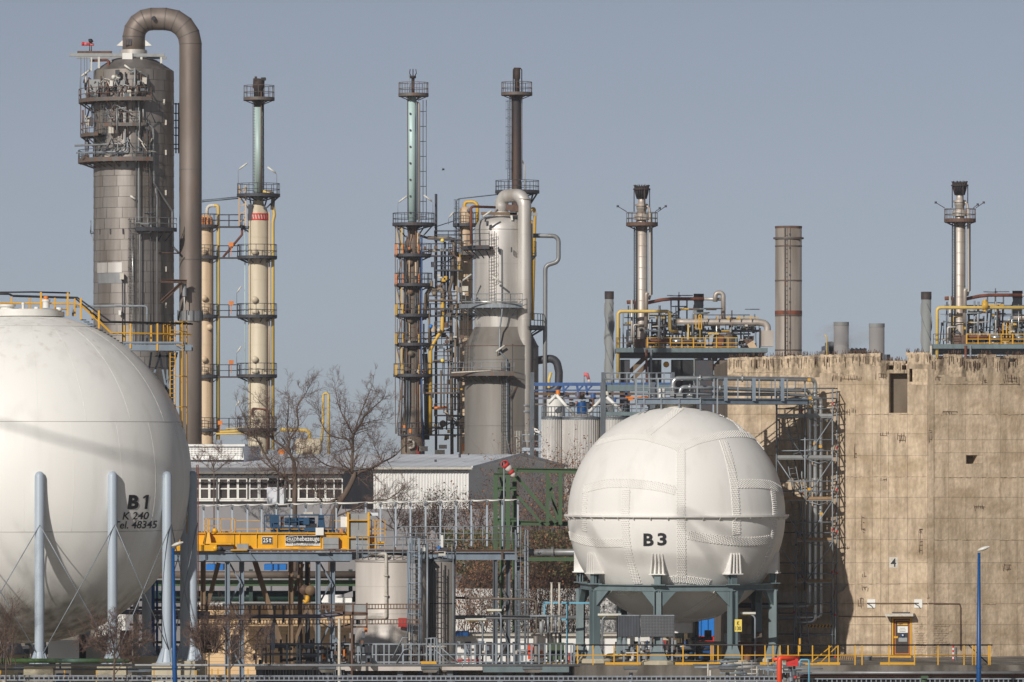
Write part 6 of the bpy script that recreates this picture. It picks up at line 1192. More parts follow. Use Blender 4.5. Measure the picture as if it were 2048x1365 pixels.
for i in range(60):
    u = rnd.uniform(1096, 1330); v = rnd.uniform(783, 815); b = MB(); d = rnd.uniform(-1.5, 2)
    if i % 2: b.cyl(fb_.p(u, v, d), rnd.uniform(.1, .26), -.2, .2, 10)
    else: b.bar(fb_.p(u, v, d), fb_.p(u + rnd.uniform(-12, 18), v + rnd.uniform(-1, 1) * (8 if i % 4 else .5), d), rnd.uniform(.08, .2))
    b.build('valve' if i % 2 else 'rack_pipe', rnd.choice(['walk_steel', 'dark_steel', 'galv', 'plate_worn', 'orange_paint', 'rusty_steel', 'bridge_blue', 'black_paint', 'violet_pipe']), pbr)
pipe('orange_pipe', fb_, [(1250, 796, -2), (1298, 795.5, -2)], 1.8, 'orange_paint', pbr, flanges=[(1252, 796, -2, 'X')]); pipe('yellow_pipe', fb_, [(1100, 850, 1), (1098, 760, 1), (1102, 745, 1)], 3, 'pale_yellow', pbr)
b = MB(); b.cyl(fb_.p(1164, 833, -1), .45, 0, 28 * fb_.k, 14); b.build('blue_tank', 'blue_paint', pbr); b = MB(); b.cyl(fb_.p(1111, 833, -1), .75, 0, 34 * fb_.k, 18); b.build('white_tank', 'plate_white', pbr)
fq = Fr(462); gf = thing('steel_platform', 'grey steel platform frame with railing between the silos and tank B3', 'platform', fq.p(1280, 770))
box_platform(gf, fq.x(1209), fq.x(1345), 462, 465, fq.z(770), 'frame_green', 24 * fq.k, .5, 'FBLR', .035, .62, mr='galv')
for u in (1206, 1305): b = MB(); b.bar((fq.x(u), 462, 0), fq.p(u, 765), .42); b.build('post', 'galv_dark', gf)
b = MB(); b.bar(fq.p(1206, 828), fq.p(1310, 828), .3); b.build('beam', 'frame_green', gf); rb = MB(); rail(rb, [fq.p(1209, 828), fq.p(1300, 828)], 20 * fq.k, .03, sp=.7); rb.build('railing', 'galv_dark', gf)
sk = thing('windsock', 'small pink windsock limp on its mast beyond the blue rack', 'windsock', fb_.p(1173, 760, 8)); b = MB(); b.tube([fb_.p(1171, 769, 8), fb_.p(1171, 744, 8)], .05, 5); b.build('mast', 'galv', sk)
b = MB(); b.tube([fb_.p(1170, 747, 8), fb_.p(1177, 747, 8), fb_.p(1180, 757, 8)], [.18, .17, .12], 8); b.build('sleeve', 'sock_pink', sk); b = MB(); b.tube([fb_.p(1180, 757, 8), fb_.p(1182, 765, 8)], [.12, .08], 8); b.build('pale_tip', 'sock_white', sk)

# ------------------------------------------------------------ green pipe gantry and red-white windsock
fg = Fr(360); kg = fg.k; gt = thing('pipe_gantry', 'tall green braced steel gantry between the white hall and tank B3', 'gantry', fg.p(1030, 1120))
for u, d in ((991, 0), (1003, 1.2), (1016, 0), (1029, 1.2)): b = MB(); b.hbeam((fg.x(u), 360 + d, 0), fg.p(u, 950 if d == 0 else 935, d), .28, .26, .05); b.build('post', 'green_steel', gt)
for v in (950, 978, 1040): b = MB(); b.hbeam(fg.p(987, v), fg.p(1033, v), .25, .24, .05); b.build('beam', 'green_steel', gt)
for v in (940, 1046): b = MB(); b.hbeam(fg.p(995, v, 1.2), fg.p(1180, v + 3, 1.2), .3, .3, .05); b.build('beam', 'green_steel', gt)
for p, q_, w in (((1032, 952), (1112, 1046), .26), ((1033, 990), (1082, 1046), .2), ((1094, 945), (1116, 1040), .2), ((1095, 942), (1095, 1046), .22), ((1121, 943), (1121, 1050), .24), ((1121, 960), (1096, 985), .16), ((1096, 985), (1118, 1030), .16), ((1000, 955), (1014, 1000), .14), ((1014, 955), (1000, 1000), .14), ((1000, 1000), (1014, 1046), .14)):
    b = MB(); b.bar(fg.p(*p, .6), fg.p(*q_, .6), w, w * .8); b.build('brace', 'green_steel', gt)
pipe('fat_pipe', fg, [(1045, 1107, 3), (1300, 1107, 3)], 7.2, 'grey_pipe', label='fat grey pipe running behind tank B3 through the brown bushes', n=18, flanges=[(1105, 1107, 3, 'X')])
for a in (1118, 1122): b = MB(); b.bar(fg.p(1036, a, 2), fg.p(1160, a, 2), .12); b.build('low_beam', 'green_steel', gt)
ws = thing('windsock', 'red and white striped windsock hanging before the green gantry', 'windsock', Fr(345).p(1009, 985)); fw = Fr(345)
b = MB(); b.tube([fw.p(1008, 1100), fw.p(1008, 925)], .045, 6); b.build('mast', 'galv', ws)
b = MB(); q = fw.p(1010, 929); b.lathe([(.0, .1), (.19, .1), (.24, -.02), (.24, -.06), (.19, -.06)], q, 16, axis='Y'); b.build('mouth_ring', 'sock_red', ws)
tr = [(1010, 929), (1015, 934), (1021, 942), (1025, 948), (1029, 954)]; rs = [.24, .22, .2, .17, .13]
for i in range(4): b = MB(); b.tube([fw.p(*tr[i]), fw.p(*tr[i + 1])], [rs[i], rs[i + 1]], 12); b.build('sock_band', 'sock_red' if i % 2 == 0 else 'sock_white', ws)

# ------------------------------------------------------------ bare trees and winter shrubs
def limb_mesh(lines, m, name, parent, kind=None, n=5):
    b = MB()
    for pts, rs in lines: b.tube(pts, rs, n, caps=False)
    return b.build(name, m, parent, kind=kind)
def smooth_line(pts, n=5):
    out = []
    for i in range(len(pts) - 1):
        p0, p1, p2, p3 = pts[max(0, i - 1)], pts[i], pts[i + 1], pts[min(len(pts) - 1, i + 2)]
        for k in range(n):
            t = k / n; out.append(0.5 * (2 * p1 + (p2 - p0) * t + (2 * p0 - 5 * p1 + 4 * p2 - p3) * t * t + (3 * p1 - p0 - 3 * p2 + p3) * t ** 3))
    return out + [pts[-1]]
def sprout(rg, p, d, L, r, depth, br, tw, up=.25, wob=.35):
    "one crooked branch and everything that grows from it"
    n = 5 if depth > 0 else 4; pts = [p]; dd = d.normalized(); 
    for i in range(n):
        dd = (dd + Vector((rg.gauss(0, wob), rg.gauss(0, wob), rg.gauss(0, wob) + up * .5)) * .5).normalized(); pts.append(pts[-1] + dd * (L / n))
    rs = [r * (1 - .75 * i / n) for i in range(n + 1)]
    (br if depth > 1 else tw).append((pts, rs))
    if depth <= 0: return
    for i in range(1, n + 1):
        for _ in range(2 if depth < 2 else (1 if i < n else 2)):
            if rg.random() < .93:
                ax = Vector((rg.gauss(0, 1), rg.gauss(0, 1), rg.gauss(0, 1))).normalized(); nd = (dd + ax * .95 + Vector((0, 0, up * .4)))
                sprout(rg, pts[i], nd, L * rg.uniform(.4, .65), max(.008, rs[i] * .6), depth - 1, br, tw, up, wob)
def bare_tree(label, f, trunk, limbs, seed, r0=.22, Ls=1.5, base=None, cat='tree', barkm='bark', twm='twig', dens=1.0, depthv=2.2):
    rg = random.Random(seed); t = thing('bare_tree', label, cat, base or f.p(*trunk[0]))
    tp = smooth_line([f.p(*p[:2], p[2] if len(p) > 2 else 0) for p in trunk]); n = len(tp)
    if tp[0].z > 0.2: tp = [Vector((tp[0].x, tp[0].y, -.1))] + tp; n += 1
    b = MB(); r0 *= .78; b.tube(tp, [r0 * (1 - .45 * i / n) for i in range(n)], 9, caps=False); b.build('trunk', barkm, t)
    br, tw = [], []
    for lm, rr in limbs:
        k = len(lm); dz = rg.uniform(-depthv, depthv)
        pts = smooth_line([f.p(p[0], p[1], dz * (i / (k - 1)) ** 1.0) for i, p in enumerate(lm)]); m = len(pts)
        rr *= .72; rs = [rr * (1 - .85 * i / m) for i in range(m)]
        b = MB(); b.tube(pts, rs, 7, caps=False); b.build('limb', barkm, t)
        for i in range(2, m):
            if rg.random() < .8 * dens:
                ax = Vector((rg.gauss(0, 1), rg.gauss(0, 1), rg.gauss(0, .8))).normalized(); d = (pts[i] - pts[i - 1]).normalized() * .6 + ax
                sprout(rg, pts[i], d, Ls * rg.uniform(.5, 1.0) * (.5 + .5 * (1 - i / m)) + .25, max(.014, rs[i] * .5), 2, br, tw)
        sprout(rg, pts[-1], pts[-1] - pts[-2], Ls * .6, max(.012, rs[-1]), 2, br, tw)
    limb_mesh(br, barkm, 'branches', t, 'stuff', 4); limb_mesh(tw, twm, 'twigs', t, 'stuff', 3); return t
f7 = Fr(385)
bare_tree('left of two tall leafless trees before the annex windows', f7, [(589, 1060), (589, 1026), (590, 963), (588, 925)],
          [([(588, 925), (576, 902), (548, 880), (530, 862), (518, 850)], .15), ([(588, 925), (578, 899), (581, 878), (597, 852), (595, 817), (609, 794), (618, 778)], .15), ([(580, 880), (574, 852), (576, 817), (574, 780)], .09),
           ([(589, 970), (578, 962), (557, 946), (539, 923), (522, 892), (513, 878), (501, 866), (494, 845), (482, 817)], .14), ([(575, 955), (545, 938), (520, 918), (503, 900)], .09), ([(548, 881), (543, 862), (548, 841), (534, 817), (512, 795)], .08),
           ([(589, 920), (597, 915), (602, 905), (606, 890)], .06), ([(590, 980), (608, 965), (620, 950)], .06)], 3, .3)
bare_tree('right of two tall leafless trees with forked trunk before the white hall', f7, [(664, 1062), (668, 1030), (679, 1005), (693, 984), (707, 956), (709, 944)],
          [([(707, 950), (703, 941), (705, 904), (707, 871), (721, 848), (731, 829), (757, 806), (768, 794)], .18), ([(705, 904), (696, 881), (675, 876), (654, 866), (641, 845), (635, 820)], .1), ([(707, 871), (696, 850), (684, 827), (675, 801), (670, 768)], .09),
           ([(707, 955), (722, 944), (736, 941), (764, 925), (787, 913), (803, 897), (813, 888)], .16), ([(705, 948), (686, 939), (651, 930), (628, 913), (618, 904)], .11), ([(708, 870), (717, 838), (736, 792), (746, 766)], .09), ([(690, 990), (651, 1007), (635, 988), (625, 972), (604, 970)], .12), ([(668, 1035), (700, 1022), (745, 1002), (773, 1000), (792, 988), (806, 979)], .09),
           ([(764, 925), (757, 910), (748, 890), (744, 875)], .06), ([(640, 1000), (640, 975), (652, 958)], .06), ([(720, 850), (745, 842), (768, 838)], .06), ([(700, 900), (690, 900), (672, 905)], .05)], 5, .34)
bare_tree('small leafless shrub tree poking above the annex roof at the left', Fr(405), [(428, 1000), (428, 950), (426, 925)], [([(428, 940), (422, 920), (418, 905)], .04), ([(427, 935), (434, 915), (440, 900)], .04), ([(428, 945), (410, 930), (398, 922)], .04), ([(428, 945), (446, 930), (456, 922)], .04)], 8, .06, .9)
bare_tree('leafless brown shrub before the grey yard wall left of the crane cabin', Fr(392), [(790, 1100), (790, 1050), (792, 1030)], [([(790, 1050), (775, 1020), (770, 990)], .06), ([(791, 1045), (805, 1010), (815, 985)], .06), ([(790, 1060), (760, 1040), (740, 1020)], .06), ([(791, 1060), (830, 1035), (850, 1015)], .06), ([(790, 1070), (800, 1040), (798, 1010)], .06)], 9, .09, 1.1)
def shrub(label, f, u, v0, v1, w, seed, leaves=1200, m='brown_leaf', lz=.1, stems=9, dep=1.2):
    rg = random.Random(seed); base = f.p(u, v1); t = thing('shrub', label, 'shrub', base); br, tw, tips = [], [], []
    H = f.z(v0) - base.z
    for i in range(stems):
        a = rg.uniform(0, 6.28); d = Vector((math.cos(a) * .45 * w * f.k / max(.5, H), math.sin(a) * .3, 1)); p = base + Vector((rg.uniform(-.3, .3) * w * f.k, rg.uniform(-dep, dep) * .5, 0))
        sprout(rg, p, d, H * rg.uniform(.65, 1.0), .035, 2, br, tw, .2, .3)
    if base.z > .3: br.append(([base - Vector((0, 0, base.z + .1)), base + Vector((0, 0, .4))], [.035, .03]))
    limb_mesh(br, 'bark', 'stems', t, 'stuff', 4); limb_mesh(tw, 'twig', 'twigs', t, 'stuff', 3)
    b = MB(); pool = [q for pts, _ in tw for q in pts[1:]]
    for i in range(leaves):
        p = rg.choice(pool) + Vector((rg.gauss(0, .09), rg.gauss(0, .09), rg.gauss(0, .09))); a = Vector((rg.gauss(0, 1), rg.gauss(0, 1), rg.gauss(0, 1))).normalized() * lz * rg.uniform(.6, 1.2); c_ = a.orthogonal().normalized() * lz * .6; c_.rotate(Matrix.Rotation(rg.uniform(0, 6), 3, a.normalized()))
        b.add([p - a, p + c_, p + a, p - c_], [(0, 1, 2, 3)])
    if leaves: b.build('leaves', m, t, kind='stuff')
    return t
fs = Fr(366)
for i, (u, v0, v1, w, n, lb) in enumerate(((1120, 1010, 1300, 110, 1500, 'tall brown leaved bush close against the left side of tank B3'), (1060, 1060, 1300, 110, 1300, 'brown leaved bush under the fat grey pipe'), (985, 1110, 1300, 110, 1500, 'dense brown leaved bush beside the crane runway column'), (935, 1120, 1310, 80, 1300, 'brown leaved bush right beside the grey tank'), (1100, 1120, 1310, 90, 1100, 'low brown bush behind the two thin vent pipes'), (1030, 1160, 1310, 90, 700, 'twiggy bush before the white low building'))):
    shrub(lb, fs if i % 2 else Fr(371), u, v0, v1, w, 20 + i, n, 'brown_leaf', .085, 11)
for i, (u, v0, v1, w, n, lb) in enumerate(((870, 1000, 1080, 90, 500, 'bare brown hedge before the white hall, left stretch'), (960, 1000, 1080, 90, 500, 'bare brown hedge before the hall gable, middle stretch'), (1060, 935, 1080, 120, 600, 'tall bare brown thicket behind the green gantry'), (1130, 940, 1080, 80, 800, 'tall brown thicket between gantry and tank B3'), (830, 1030, 1090, 60, 300, 'thin bare bush behind the crane runway posts'))):
    shrub(lb, Fr(396 + i * .8), u, v0, v1, w, 40 + i, n, 'brown_leaf' if i % 2 else 'twig', .09, 14)
b = MB(); rg = random.Random(77)                            # evergreen undergrowth on the slope
for i in range(5200):
    u = rg.uniform(880, 1160); v = rg.uniform(1062, 1150) ; p = Fr(392).p(u, v, rg.uniform(-3, 6)); a = Vector((rg.gauss(0, 1), rg.gauss(0, 1), rg.gauss(0, 1))).normalized() * .13; c_ = a.orthogonal() * .6; b.add([p - a, p + c_, p + a, p - c_], [(0, 1, 2, 3)])
b.build('undergrowth', 'green_leaf', kind='stuff')
b = MB(); pts = []; nx = 60                                 # overgrown bank behind the bushes
for j in range(9):
    for i in range(nx + 1): x = -6 + 28 * i / nx; y = 381 + j * 3; pts.append((x, y, (.2 + 7.6 * (j / 8) ** .9) * (1 if 0 < j else 0) * min(1, (i / 8)) + rg.uniform(-.25, .25)))
b.add(pts, [(j * (nx + 1) + i, j * (nx + 1) + i + 1, (j + 1) * (nx + 1) + i + 1, (j + 1) * (nx + 1) + i) for j in range(8) for i in range(nx)], True); mat('bank_soil', (112, 90, 68), (84, 78, 52), .8, .95, 0, 1.2, 1, .4, .6, .2, bump=.8, bumpsc=3)
struct(b, 'bank', 'bank_soil')
fo = Fr(285)
def front_shrub(label, u, tv, limbs, seed, red=False, Ls=.9, r0=.09):
    return bare_tree(label, fo, [(u, 1420), (u, tv + 40), (u + 1, tv)], limbs, seed, r0, Ls, cat='shrub', barkm='bark', twm='red_twig' if red else 'twig', dens=1.5, depthv=1.0)
front_shrub('leafless young tree with spreading crown in front of tank B 1 second leg', 228, 1318, [([(229, 1318), (222, 1300), (205, 1285), (180, 1292)], .05), ([(229, 1318), (228, 1290), (222, 1260), (224, 1240)], .05), ([(229, 1325), (245, 1300), (258, 1280), (284, 1290)], .05), ([(229, 1310), (240, 1280), (236, 1255)], .04), ([(222, 1300), (200, 1300), (170, 1285)], .035), ([(245, 1300), (270, 1270), (280, 1258)], .035), ([(228, 1290), (205, 1265), (192, 1255)], .03), ([(229, 1350), (250, 1320), (258, 1305)], .04)], 60)
front_shrub('leafless tree with dark red clump at left of its crown, beside the blue lamp post', 459, 1310, [([(459, 1310), (440, 1295), (415, 1285), (395, 1275)], .05), ([(459, 1305), (452, 1270), (440, 1240), (434, 1226)], .05), ([(459, 1310), (478, 1295), (500, 1280), (520, 1270)], .05), ([(459, 1340), (480, 1315), (512, 1298), (528, 1280)], .045), ([(459, 1300), (470, 1260), (474, 1235)], .04), ([(450, 1300), (430, 1300), (400, 1292)], .035), ([(460, 1300), (485, 1270), (490, 1250)], .035)], 61)
shrub('matted dark red twig clump left beside the leafless tree near the lamp post', fo, 418, 1250, 1306, 62, 62, 0, stems=40, dep=1.0)
shrub('matted leafless bush at the lower left frame edge', fo, 12, 1228, 1330, 70, 63, 0, stems=16, dep=1.0)
# ------------------------------------------------------------ travelling crane and its runway
fc = Fr(346.0); kc = fc.k
run = thing('crane_runway', 'grey steel crane runway on paired braced posts', 'runway', fc.p(560, 1330))
def rbeam(u0, u1, v0, v1, d, m='steel_blue', w=.4, name='runway_beam'):
    b = MB(); b.hbeam(fc.p(u0, (v0 + v1) / 2, d), fc.p(u1, (v0 + v1) / 2, d), w, (v1 - v0) * kc, .05); return b.build(name, m, run)
rbeam(330, 704, 1104, 1122, 0); rbeam(330, 700, 1122.5, 1124, -.2, 'galv', .2, 'edge_angle'); rbeam(330, 692, 1100, 1103.4, 0, 'rusty_steel', .16, 'crane_rail')
for u in range(345, 700, 14): b = MB(); b.box(fc.p(u, 1104, -.2), fc.p(u + 3, 1102, .2)); b.build('rail_clip', 'galv', run)
rbeam(330, 1035, 1108, 1124, 6, 'steel_blue'); rbeam(330, 1035, 1103, 1107.3, 6, 'rusty_steel', .16, 'crane_rail')
b = MB(); b.box(fc.p(1002, 1124, 5.75), fc.p(1006, 1107.8, 5.8)); b.build('splice_plate', 'rusty_steel', run)
for u, d, m in ((455, 0, 'steel_blue'), (482, .9, 'steel_blue'), (636, 0, 'steel_blue'), (664, .9, 'steel_blue'), (990, 6, 'galv_dark'), (1016, 6.9, 'galv_dark'), (401, 3, 'brown_frame'), (578, 3, 'brown_frame'), (596, 4, 'brown_frame'), (610, 4.2, 'dark_steel'), (1036, 7, 'galv_dark')):
    p = fc.p(u, 1124, d); b = MB(); b.hbeam((p.x, p.y, 0), (p.x, p.y, p.z), .32 if m != 'brown_frame' else .34, .3, .05, up=(1, 0, 0)); b.build('post', m, run)
for u0, u1, d, m in ((457, 482, .45, 'steel_blue'), (638, 664, .45, 'steel_blue'), (992, 1016, 6.45, 'galv_dark')):
    vs = (1128, 1165, 1204, 1242, 1290, 1330)
    for i in range(len(vs) - 1): a, c_ = (u0 + 2, u1 - 2) if (i % 2 == 0) == (u0 != 992) else (u1 - 2, u0 + 2); b = MB(); b.bar(fc.p(a, vs[i], d), fc.p(c_, vs[i + 1], d), .14, .1); b.build('brace', m, run)
for p, q_, m, w in (((432, 1128), (402, 1240), 'brown_frame', .26), ((504, 1122), (560, 1300), 'brown_frame', .32), ((568, 1240), (602, 1130), 'brown_frame', .2), ((596, 1160), (640, 1300), 'brown_frame', .2), ((624, 1180), (582, 1300), 'brown_frame', .26), ((404, 1220), (420, 1290), 'brown_frame', .18)):
    b = MB(); b.bar(fc.p(*p, 3.2), fc.p(*q_, 3.2), w, w * .7); b.build('raking_strut', m, run)
b = MB(); b.bar(fc.p(452, 1101, -.1), fc.p(474, 1101, -.1), .3, .08); b.bar(fc.p(632, 1104, -.25), fc.p(660, 1104, -.25), .3, .1); b.build('cap_plate', 'galv', run)
for u0, u1, v0, v1 in ((500, 520, 1106, 1122), (652, 676, 1106, 1122), (470, 488, 1107, 1120)): b = MB(); b.bar(fc.p(u0, v0, -.23), fc.p(u1 - 8, v1, -.23), .22, .03); b.build('web_stiffener', 'galv_dark', run)
pl = thing('power_line_fence', 'row of tall galvanised posts carrying a sagging conductor wire along the crane runway', 'fence', fc.p(720, 1095, 6.4))
pu = [366, 396, 425, 454, 485, 514, 544, 575, 604, 635, 666, 726, 756, 787, 817, 848, 878, 910, 941, 973, 1004, 1036]
for u in pu:
    vt = 1013 - (u - 396) * .019; b = MB(); b.bar(fc.p(u, 1098, 6.4), fc.p(u, vt, 6.4), .1); b.build('post', 'post_blue', pl); b = MB(); b.box(fc.p(u - 2.5, vt + 8, 6.2), fc.p(u + 2.5, vt + 3, 6.3)); b.build('insulator', 'galv_dark', pl)
b = MB()
for a, c_ in zip(pu[:-1], pu[1:]):
    va, vc = 1013 - (a - 396) * .019, 1013 - (c_ - 396) * .019
    b.tube([fc.p(a + (c_ - a) * t, va + (vc - va) * t + 3 * t * (1 - t), 6.3) for t in (0, .25, .5, .75, 1)], .03, 4); b.tube([fc.p(a + 4, va + 1.6, 6.25), fc.p(a + (c_ - a) * .75, va + 1.6, 6.25)], .045, 4)
b.build('conductor', 'plate_white', pl)
rb = MB(); rail(rb, [fc.p(790, 1096, 5.6), fc.p(1042, 1096, 5.6)], 40 * kc, .028, (.33, .66), sp=.6); rb.build('railing', 'galv', pl)
cr = thing('travelling_crane', 'bright yellow 25 t travelling crane girder with grey cabin', 'crane', fc.p(560, 1100))
def cbox(name, u0, v0, u1, v1, d0, d1, m, par=None): b = MB(); b.box(fc.p(u0, v1, d0), fc.p(u1, v0, d1)); return b.build(name, m, par or cr)
cbox('girder', 300, 1068, 696, 1097, .5, 1.6, 'crane_yellow'); cbox('top_flange', 300, 1066, 697, 1068, .35, 1.75, 'crane_yellow'); cbox('bottom_flange', 300, 1097, 696, 1099, .35, 1.75, 'crane_yellow')
for u in (478, 512, 553, 640): cbox('stiffener', u, 1068.1, u + 1.2, 1096.9, .42, .5, 'crane_yellow')
cbox('end_carriage', 300, 1090, 434, 1102, -.45, .45, 'crane_yellow'); cbox('carriage_step', 420, 1086, 464, 1089.5, -.45, .3, 'crane_yellow')
b = MB(); b.hexa([fc.p(u, v, d) for u, v, d in ((406, 1088, -.3), (423, 1088, -.3), (423, 1088, .4), (406, 1088, .4), (411.5, 1065, -.1), (419, 1065, -.1), (419, 1065, .4), (411.5, 1065, .4))]); b.build('pedestal', 'crane_yellow', cr)
for u in (431, 440): b = MB(); b.lathe([(0, -.2), (5 * kc, -.2), (5 * kc, .2), (0, .2)], fc.p(u, 1097, -.3), 14, axis='Y'); b.build('wheel', 'crane_yellow' if u == 431 else 'dark_steel', cr)
b = MB(); b.hexa([fc.p(u, v, d) for u, v, d in ((440, 1100, -.3), (470, 1100, -.3), (470, 1100, .3), (440, 1100, .3), (440, 1093, -.3), (466, 1093, -.3), (466, 1093, .3), (440, 1093, .3))]); b.build('bogie', 'dark_steel', cr)
cbox('grey_box', 474, 1088, 497, 1099, -.3, .3, 'cabinet_grey'); cbox('foot_plate', 462, 1099, 495, 1101.5, -.4, .3, 'crane_yellow')
sg = cbox('load_plate', 523, 1074, 544, 1088.5, .43, .47, 'frame_white'); cbox('black_field', 523.8, 1074.8, 543.2, 1087.8, .41, .43, 'letter_black', sg)
lettering('25', fc.p(530.6, 1081.2, .4), 10.5 * kc, 8.5 * kc, 'plate_white', sg, bold=.02); b = MB(); b.box(fc.p(538.6, 1085.3, .4), fc.p(540.4, 1077, .405)); b.box(fc.p(537.2, 1080.6, .4), fc.p(538.59, 1079.2, .405)); b.box(fc.p(540.41, 1080.6, .4), fc.p(541.9, 1079.2, .405)); b.box(fc.p(540.41, 1085.3, .4), fc.p(541.9, 1083.9, .405)); b.build('lettering', 'plate_white', sg)
ad = cbox('maker_plate', 570, 1071.5, 640.5, 1092.5, .43, .47, 'frame_white'); cbox('black_field', 570.6, 1072, 640, 1086.5, .41, .43, 'letter_black', ad)
b = MB(); ov = lambda a, e: [fc.p(582 + 11 * e * math.sin(t) * a, 1079.2 - 5.6 * a * math.cos(t), .4) for t in [2 * math.pi * i / 28 for i in range(28)]]
o1, o2 = ov(1.0, 1.0), ov(.88, 1.03); b.add(o1 + o2, [(i, (i + 1) % 28, 28 + (i + 1) % 28, 28 + i) for i in range(28)]); b.build('oval_logo', 'plate_white', ad)
lettering('HULI', fc.p(582, 1079.2, .4), 15 * kc, 5.6 * kc, 'plate_white', ad, bold=.02); lettering('hebezeuge', fc.p(616, 1079.4, .4), 45 * kc, 12.5 * kc, 'plate_white', ad, bold=.012)
lettering('HELMUT  KEMPKES', fc.p(605, 1088, .42), 66 * kc, 1.9 * kc, 'letter_black', ad, bold=.01); lettering('REMSCHEID', fc.p(606, 1091, .42), 40 * kc, 1.9 * kc, 'letter_black', ad, bold=.01)
cbox('switch_box', 646, 1075, 677, 1098, .1, .42, 'cabinet_grey'); cbox('box_seam', 646, 1089, 677, 1089.7, .08, .1, 'galv_dark'); cbox('white_box', 631, 1056, 647, 1071, .2, .6, 'plate_white'); cbox('white_box', 681, 1034, 696, 1054.5, .2, .6, 'plate_white')
cab = cbox('cabin', 697, 1028, 737, 1099, .2, 1.8, 'cabinet_grey'); cbox('cabin_seam', 716.5, 1030, 717.2, 1060, .18, .2, 'galv_dark', cab)
for u in (696, 737): cbox('cabin_post', u - 2, 1025, u + 2, 1100, 0, .25, 'crane_yellow', cab)
for v in (1041, 1076): cbox('cabin_rail', 694, v - 1, 739, v + 1, -.02, .16, 'crane_yellow', cab)
for a in ((738, 1070, 752, 1098), (754, 1084, 768, 1090), (740, 1086, 770, 1093)): cbox('drive_unit', *a, .6, 1.4, 'crane_yellow')
for u in (742, 749, 755, 769): cbox('railing_post', u, 1040, u + 1.6, 1098, .3, .38, 'crane_yellow')
for v in (1040, 1059, 1066, 1086): cbox('rail', 738, v, 771, v + 1.4, .3, .38, 'crane_yellow')
cbox('lamp_box', 736, 1026, 756, 1032, .3, .7, 'roof_grey')
for u in (407, 417, 439): cbox('railing_post', u, 1038, u + 1.6, 1066, .5, .58, 'crane_yellow')
for u in (468, 461, 414): cbox('railing_post', u, 1038, u + 1.5, 1092 if u == 468 else 1066, .5, .58, 'crane_yellow')
for v, u0, u1 in ((1038, 407, 470), (1052, 407, 441), (1060.5, 407, 470)): cbox('rail', u0, v, u1, v + 1.2, .5, .56, 'crane_yellow')
for v, u0, u1 in ((1058.5, 470, 690), (1041, 470, 520), (1041, 662, 690)): cbox('rail', u0, v, u1, v + 1.1, .6, .66, 'crane_yellow')
for u in (514, 553, 577, 614, 655, 664, 680, 688): cbox('railing_post', u, 1058, u + 1.2, 1078 if u < 620 else 1068, .5, .56, 'crane_yellow')
for i in range(7): u = 672 + i * 3.4; cbox('cable_gland', u, 1058 + (i % 3) * 3, u + 2.6, 1064 + (i % 3) * 2, .3, .5, rnd.choice(['rusty_steel', 'orange_paint', 'dark_steel']))
for i in range(10): u = 395 + i * 9; cbox('girder_fitting', u, 1063.5, u + rnd.uniform(3, 6), 1066, .6, 1.2, rnd.choice(['galv_dark', 'cabinet_grey', 'dark_steel']))
b = MB(); b.lathe([(0, -.2), (5 * kc, -.2), (5 * kc, .2), (0, .2)], fc.p(429, 1062, .5), 12, axis='Y'); b.build('cable_drum', 'crane_yellow', cr)
ho = thing('crane_hoist', 'dark blue hoist trolley with drum and railing on the yellow crane', 'hoist', fc.p(600, 1066, 1.2))
def hbx(name, u0, v0, u1, v1, d0, d1, m='hoist_blue'): return cbox(name, u0, v0, u1, v1, d0, d1, m, ho)
b = MB(); b.lathe([(8 * kc, -28 * kc), (8 * kc, 26 * kc)], fc.p(602, 1044, 1.4), 18, axis='X'); b.build('drum', 'hoist_blue', ho)
hbx('trolley_frame', 542, 1056, 668, 1065, .8, 2.0); b = MB(); b.hexa([fc.p(u, v, d) for u, v, d in ((634, 1058, .9), (649, 1058, .9), (649, 1058, 1.9), (634, 1058, 1.9), (636, 1031, .9), (645, 1031, .9), (645, 1031, 1.9), (636, 1031, 1.9))]); b.build('gearbox', 'hoist_blue', ho)
hbx('motor', 568, 1036, 592, 1051, .6, 1.4); hbx('brake', 610, 1048, 632, 1058, .6, 1.2, 'black_paint'); hbx('panel', 538, 1032, 556, 1055, 1.4, 1.6); hbx('motor_fins', 572, 1039, 588, 1041, .55, .6, 'black_paint'); hbx('motor_fins', 572, 1044, 588, 1046, .55, .6, 'black_paint')
hbx('cover', 600, 1029, 636, 1033, .8, 1.8, 'galv_dark'); hbx('cover', 606, 1025, 625, 1029, .8, 1.6, 'plate_worn'); hbx('coupling', 560, 1033, 566, 1056, .8, 1.2, 'rusty_steel'); hbx('coupling', 606, 1036, 618, 1050, .5, .9); hbx('wheel_box', 608, 1056, 634, 1063, .4, .8)
for u in (528, 546, 556, 578, 597, 664): b = MB(); b.bar(fc.p(u, 1064, .5), fc.p(u, 1031, .5), .06); b.build('railing_post', 'hoist_blue', ho)
for v in (1031, 1043, 1055): b = MB(); b.bar(fc.p(528, v, .5), fc.p(598 if v > 1035 else 668, v, .5), .05); b.build('rail', 'hoist_blue', ho)
hk = thing('hook_block', 'rusty orange crane hook block hanging below the runway', 'hook', fc.p(618, 1180, 2)); b = MB(); b.lathe([(0, -.3), (10 * kc, -.26), (10.5 * kc, -.1), (8.5 * kc, 0), (10.5 * kc, .1), (10 * kc, .26), (0, .3)], fc.p(618.5, 1183, 2), 22, axis='Y'); b.build('sheave', 'brown_frame', hk)
b = MB(); b.lathe([(0, -.3), (10 * kc, -.26), (10 * kc, .26), (0, .3)], fc.p(606, 1182, 2.3), 20, axis='Y'); b.build('cheek_plate', 'rusty_steel', hk)
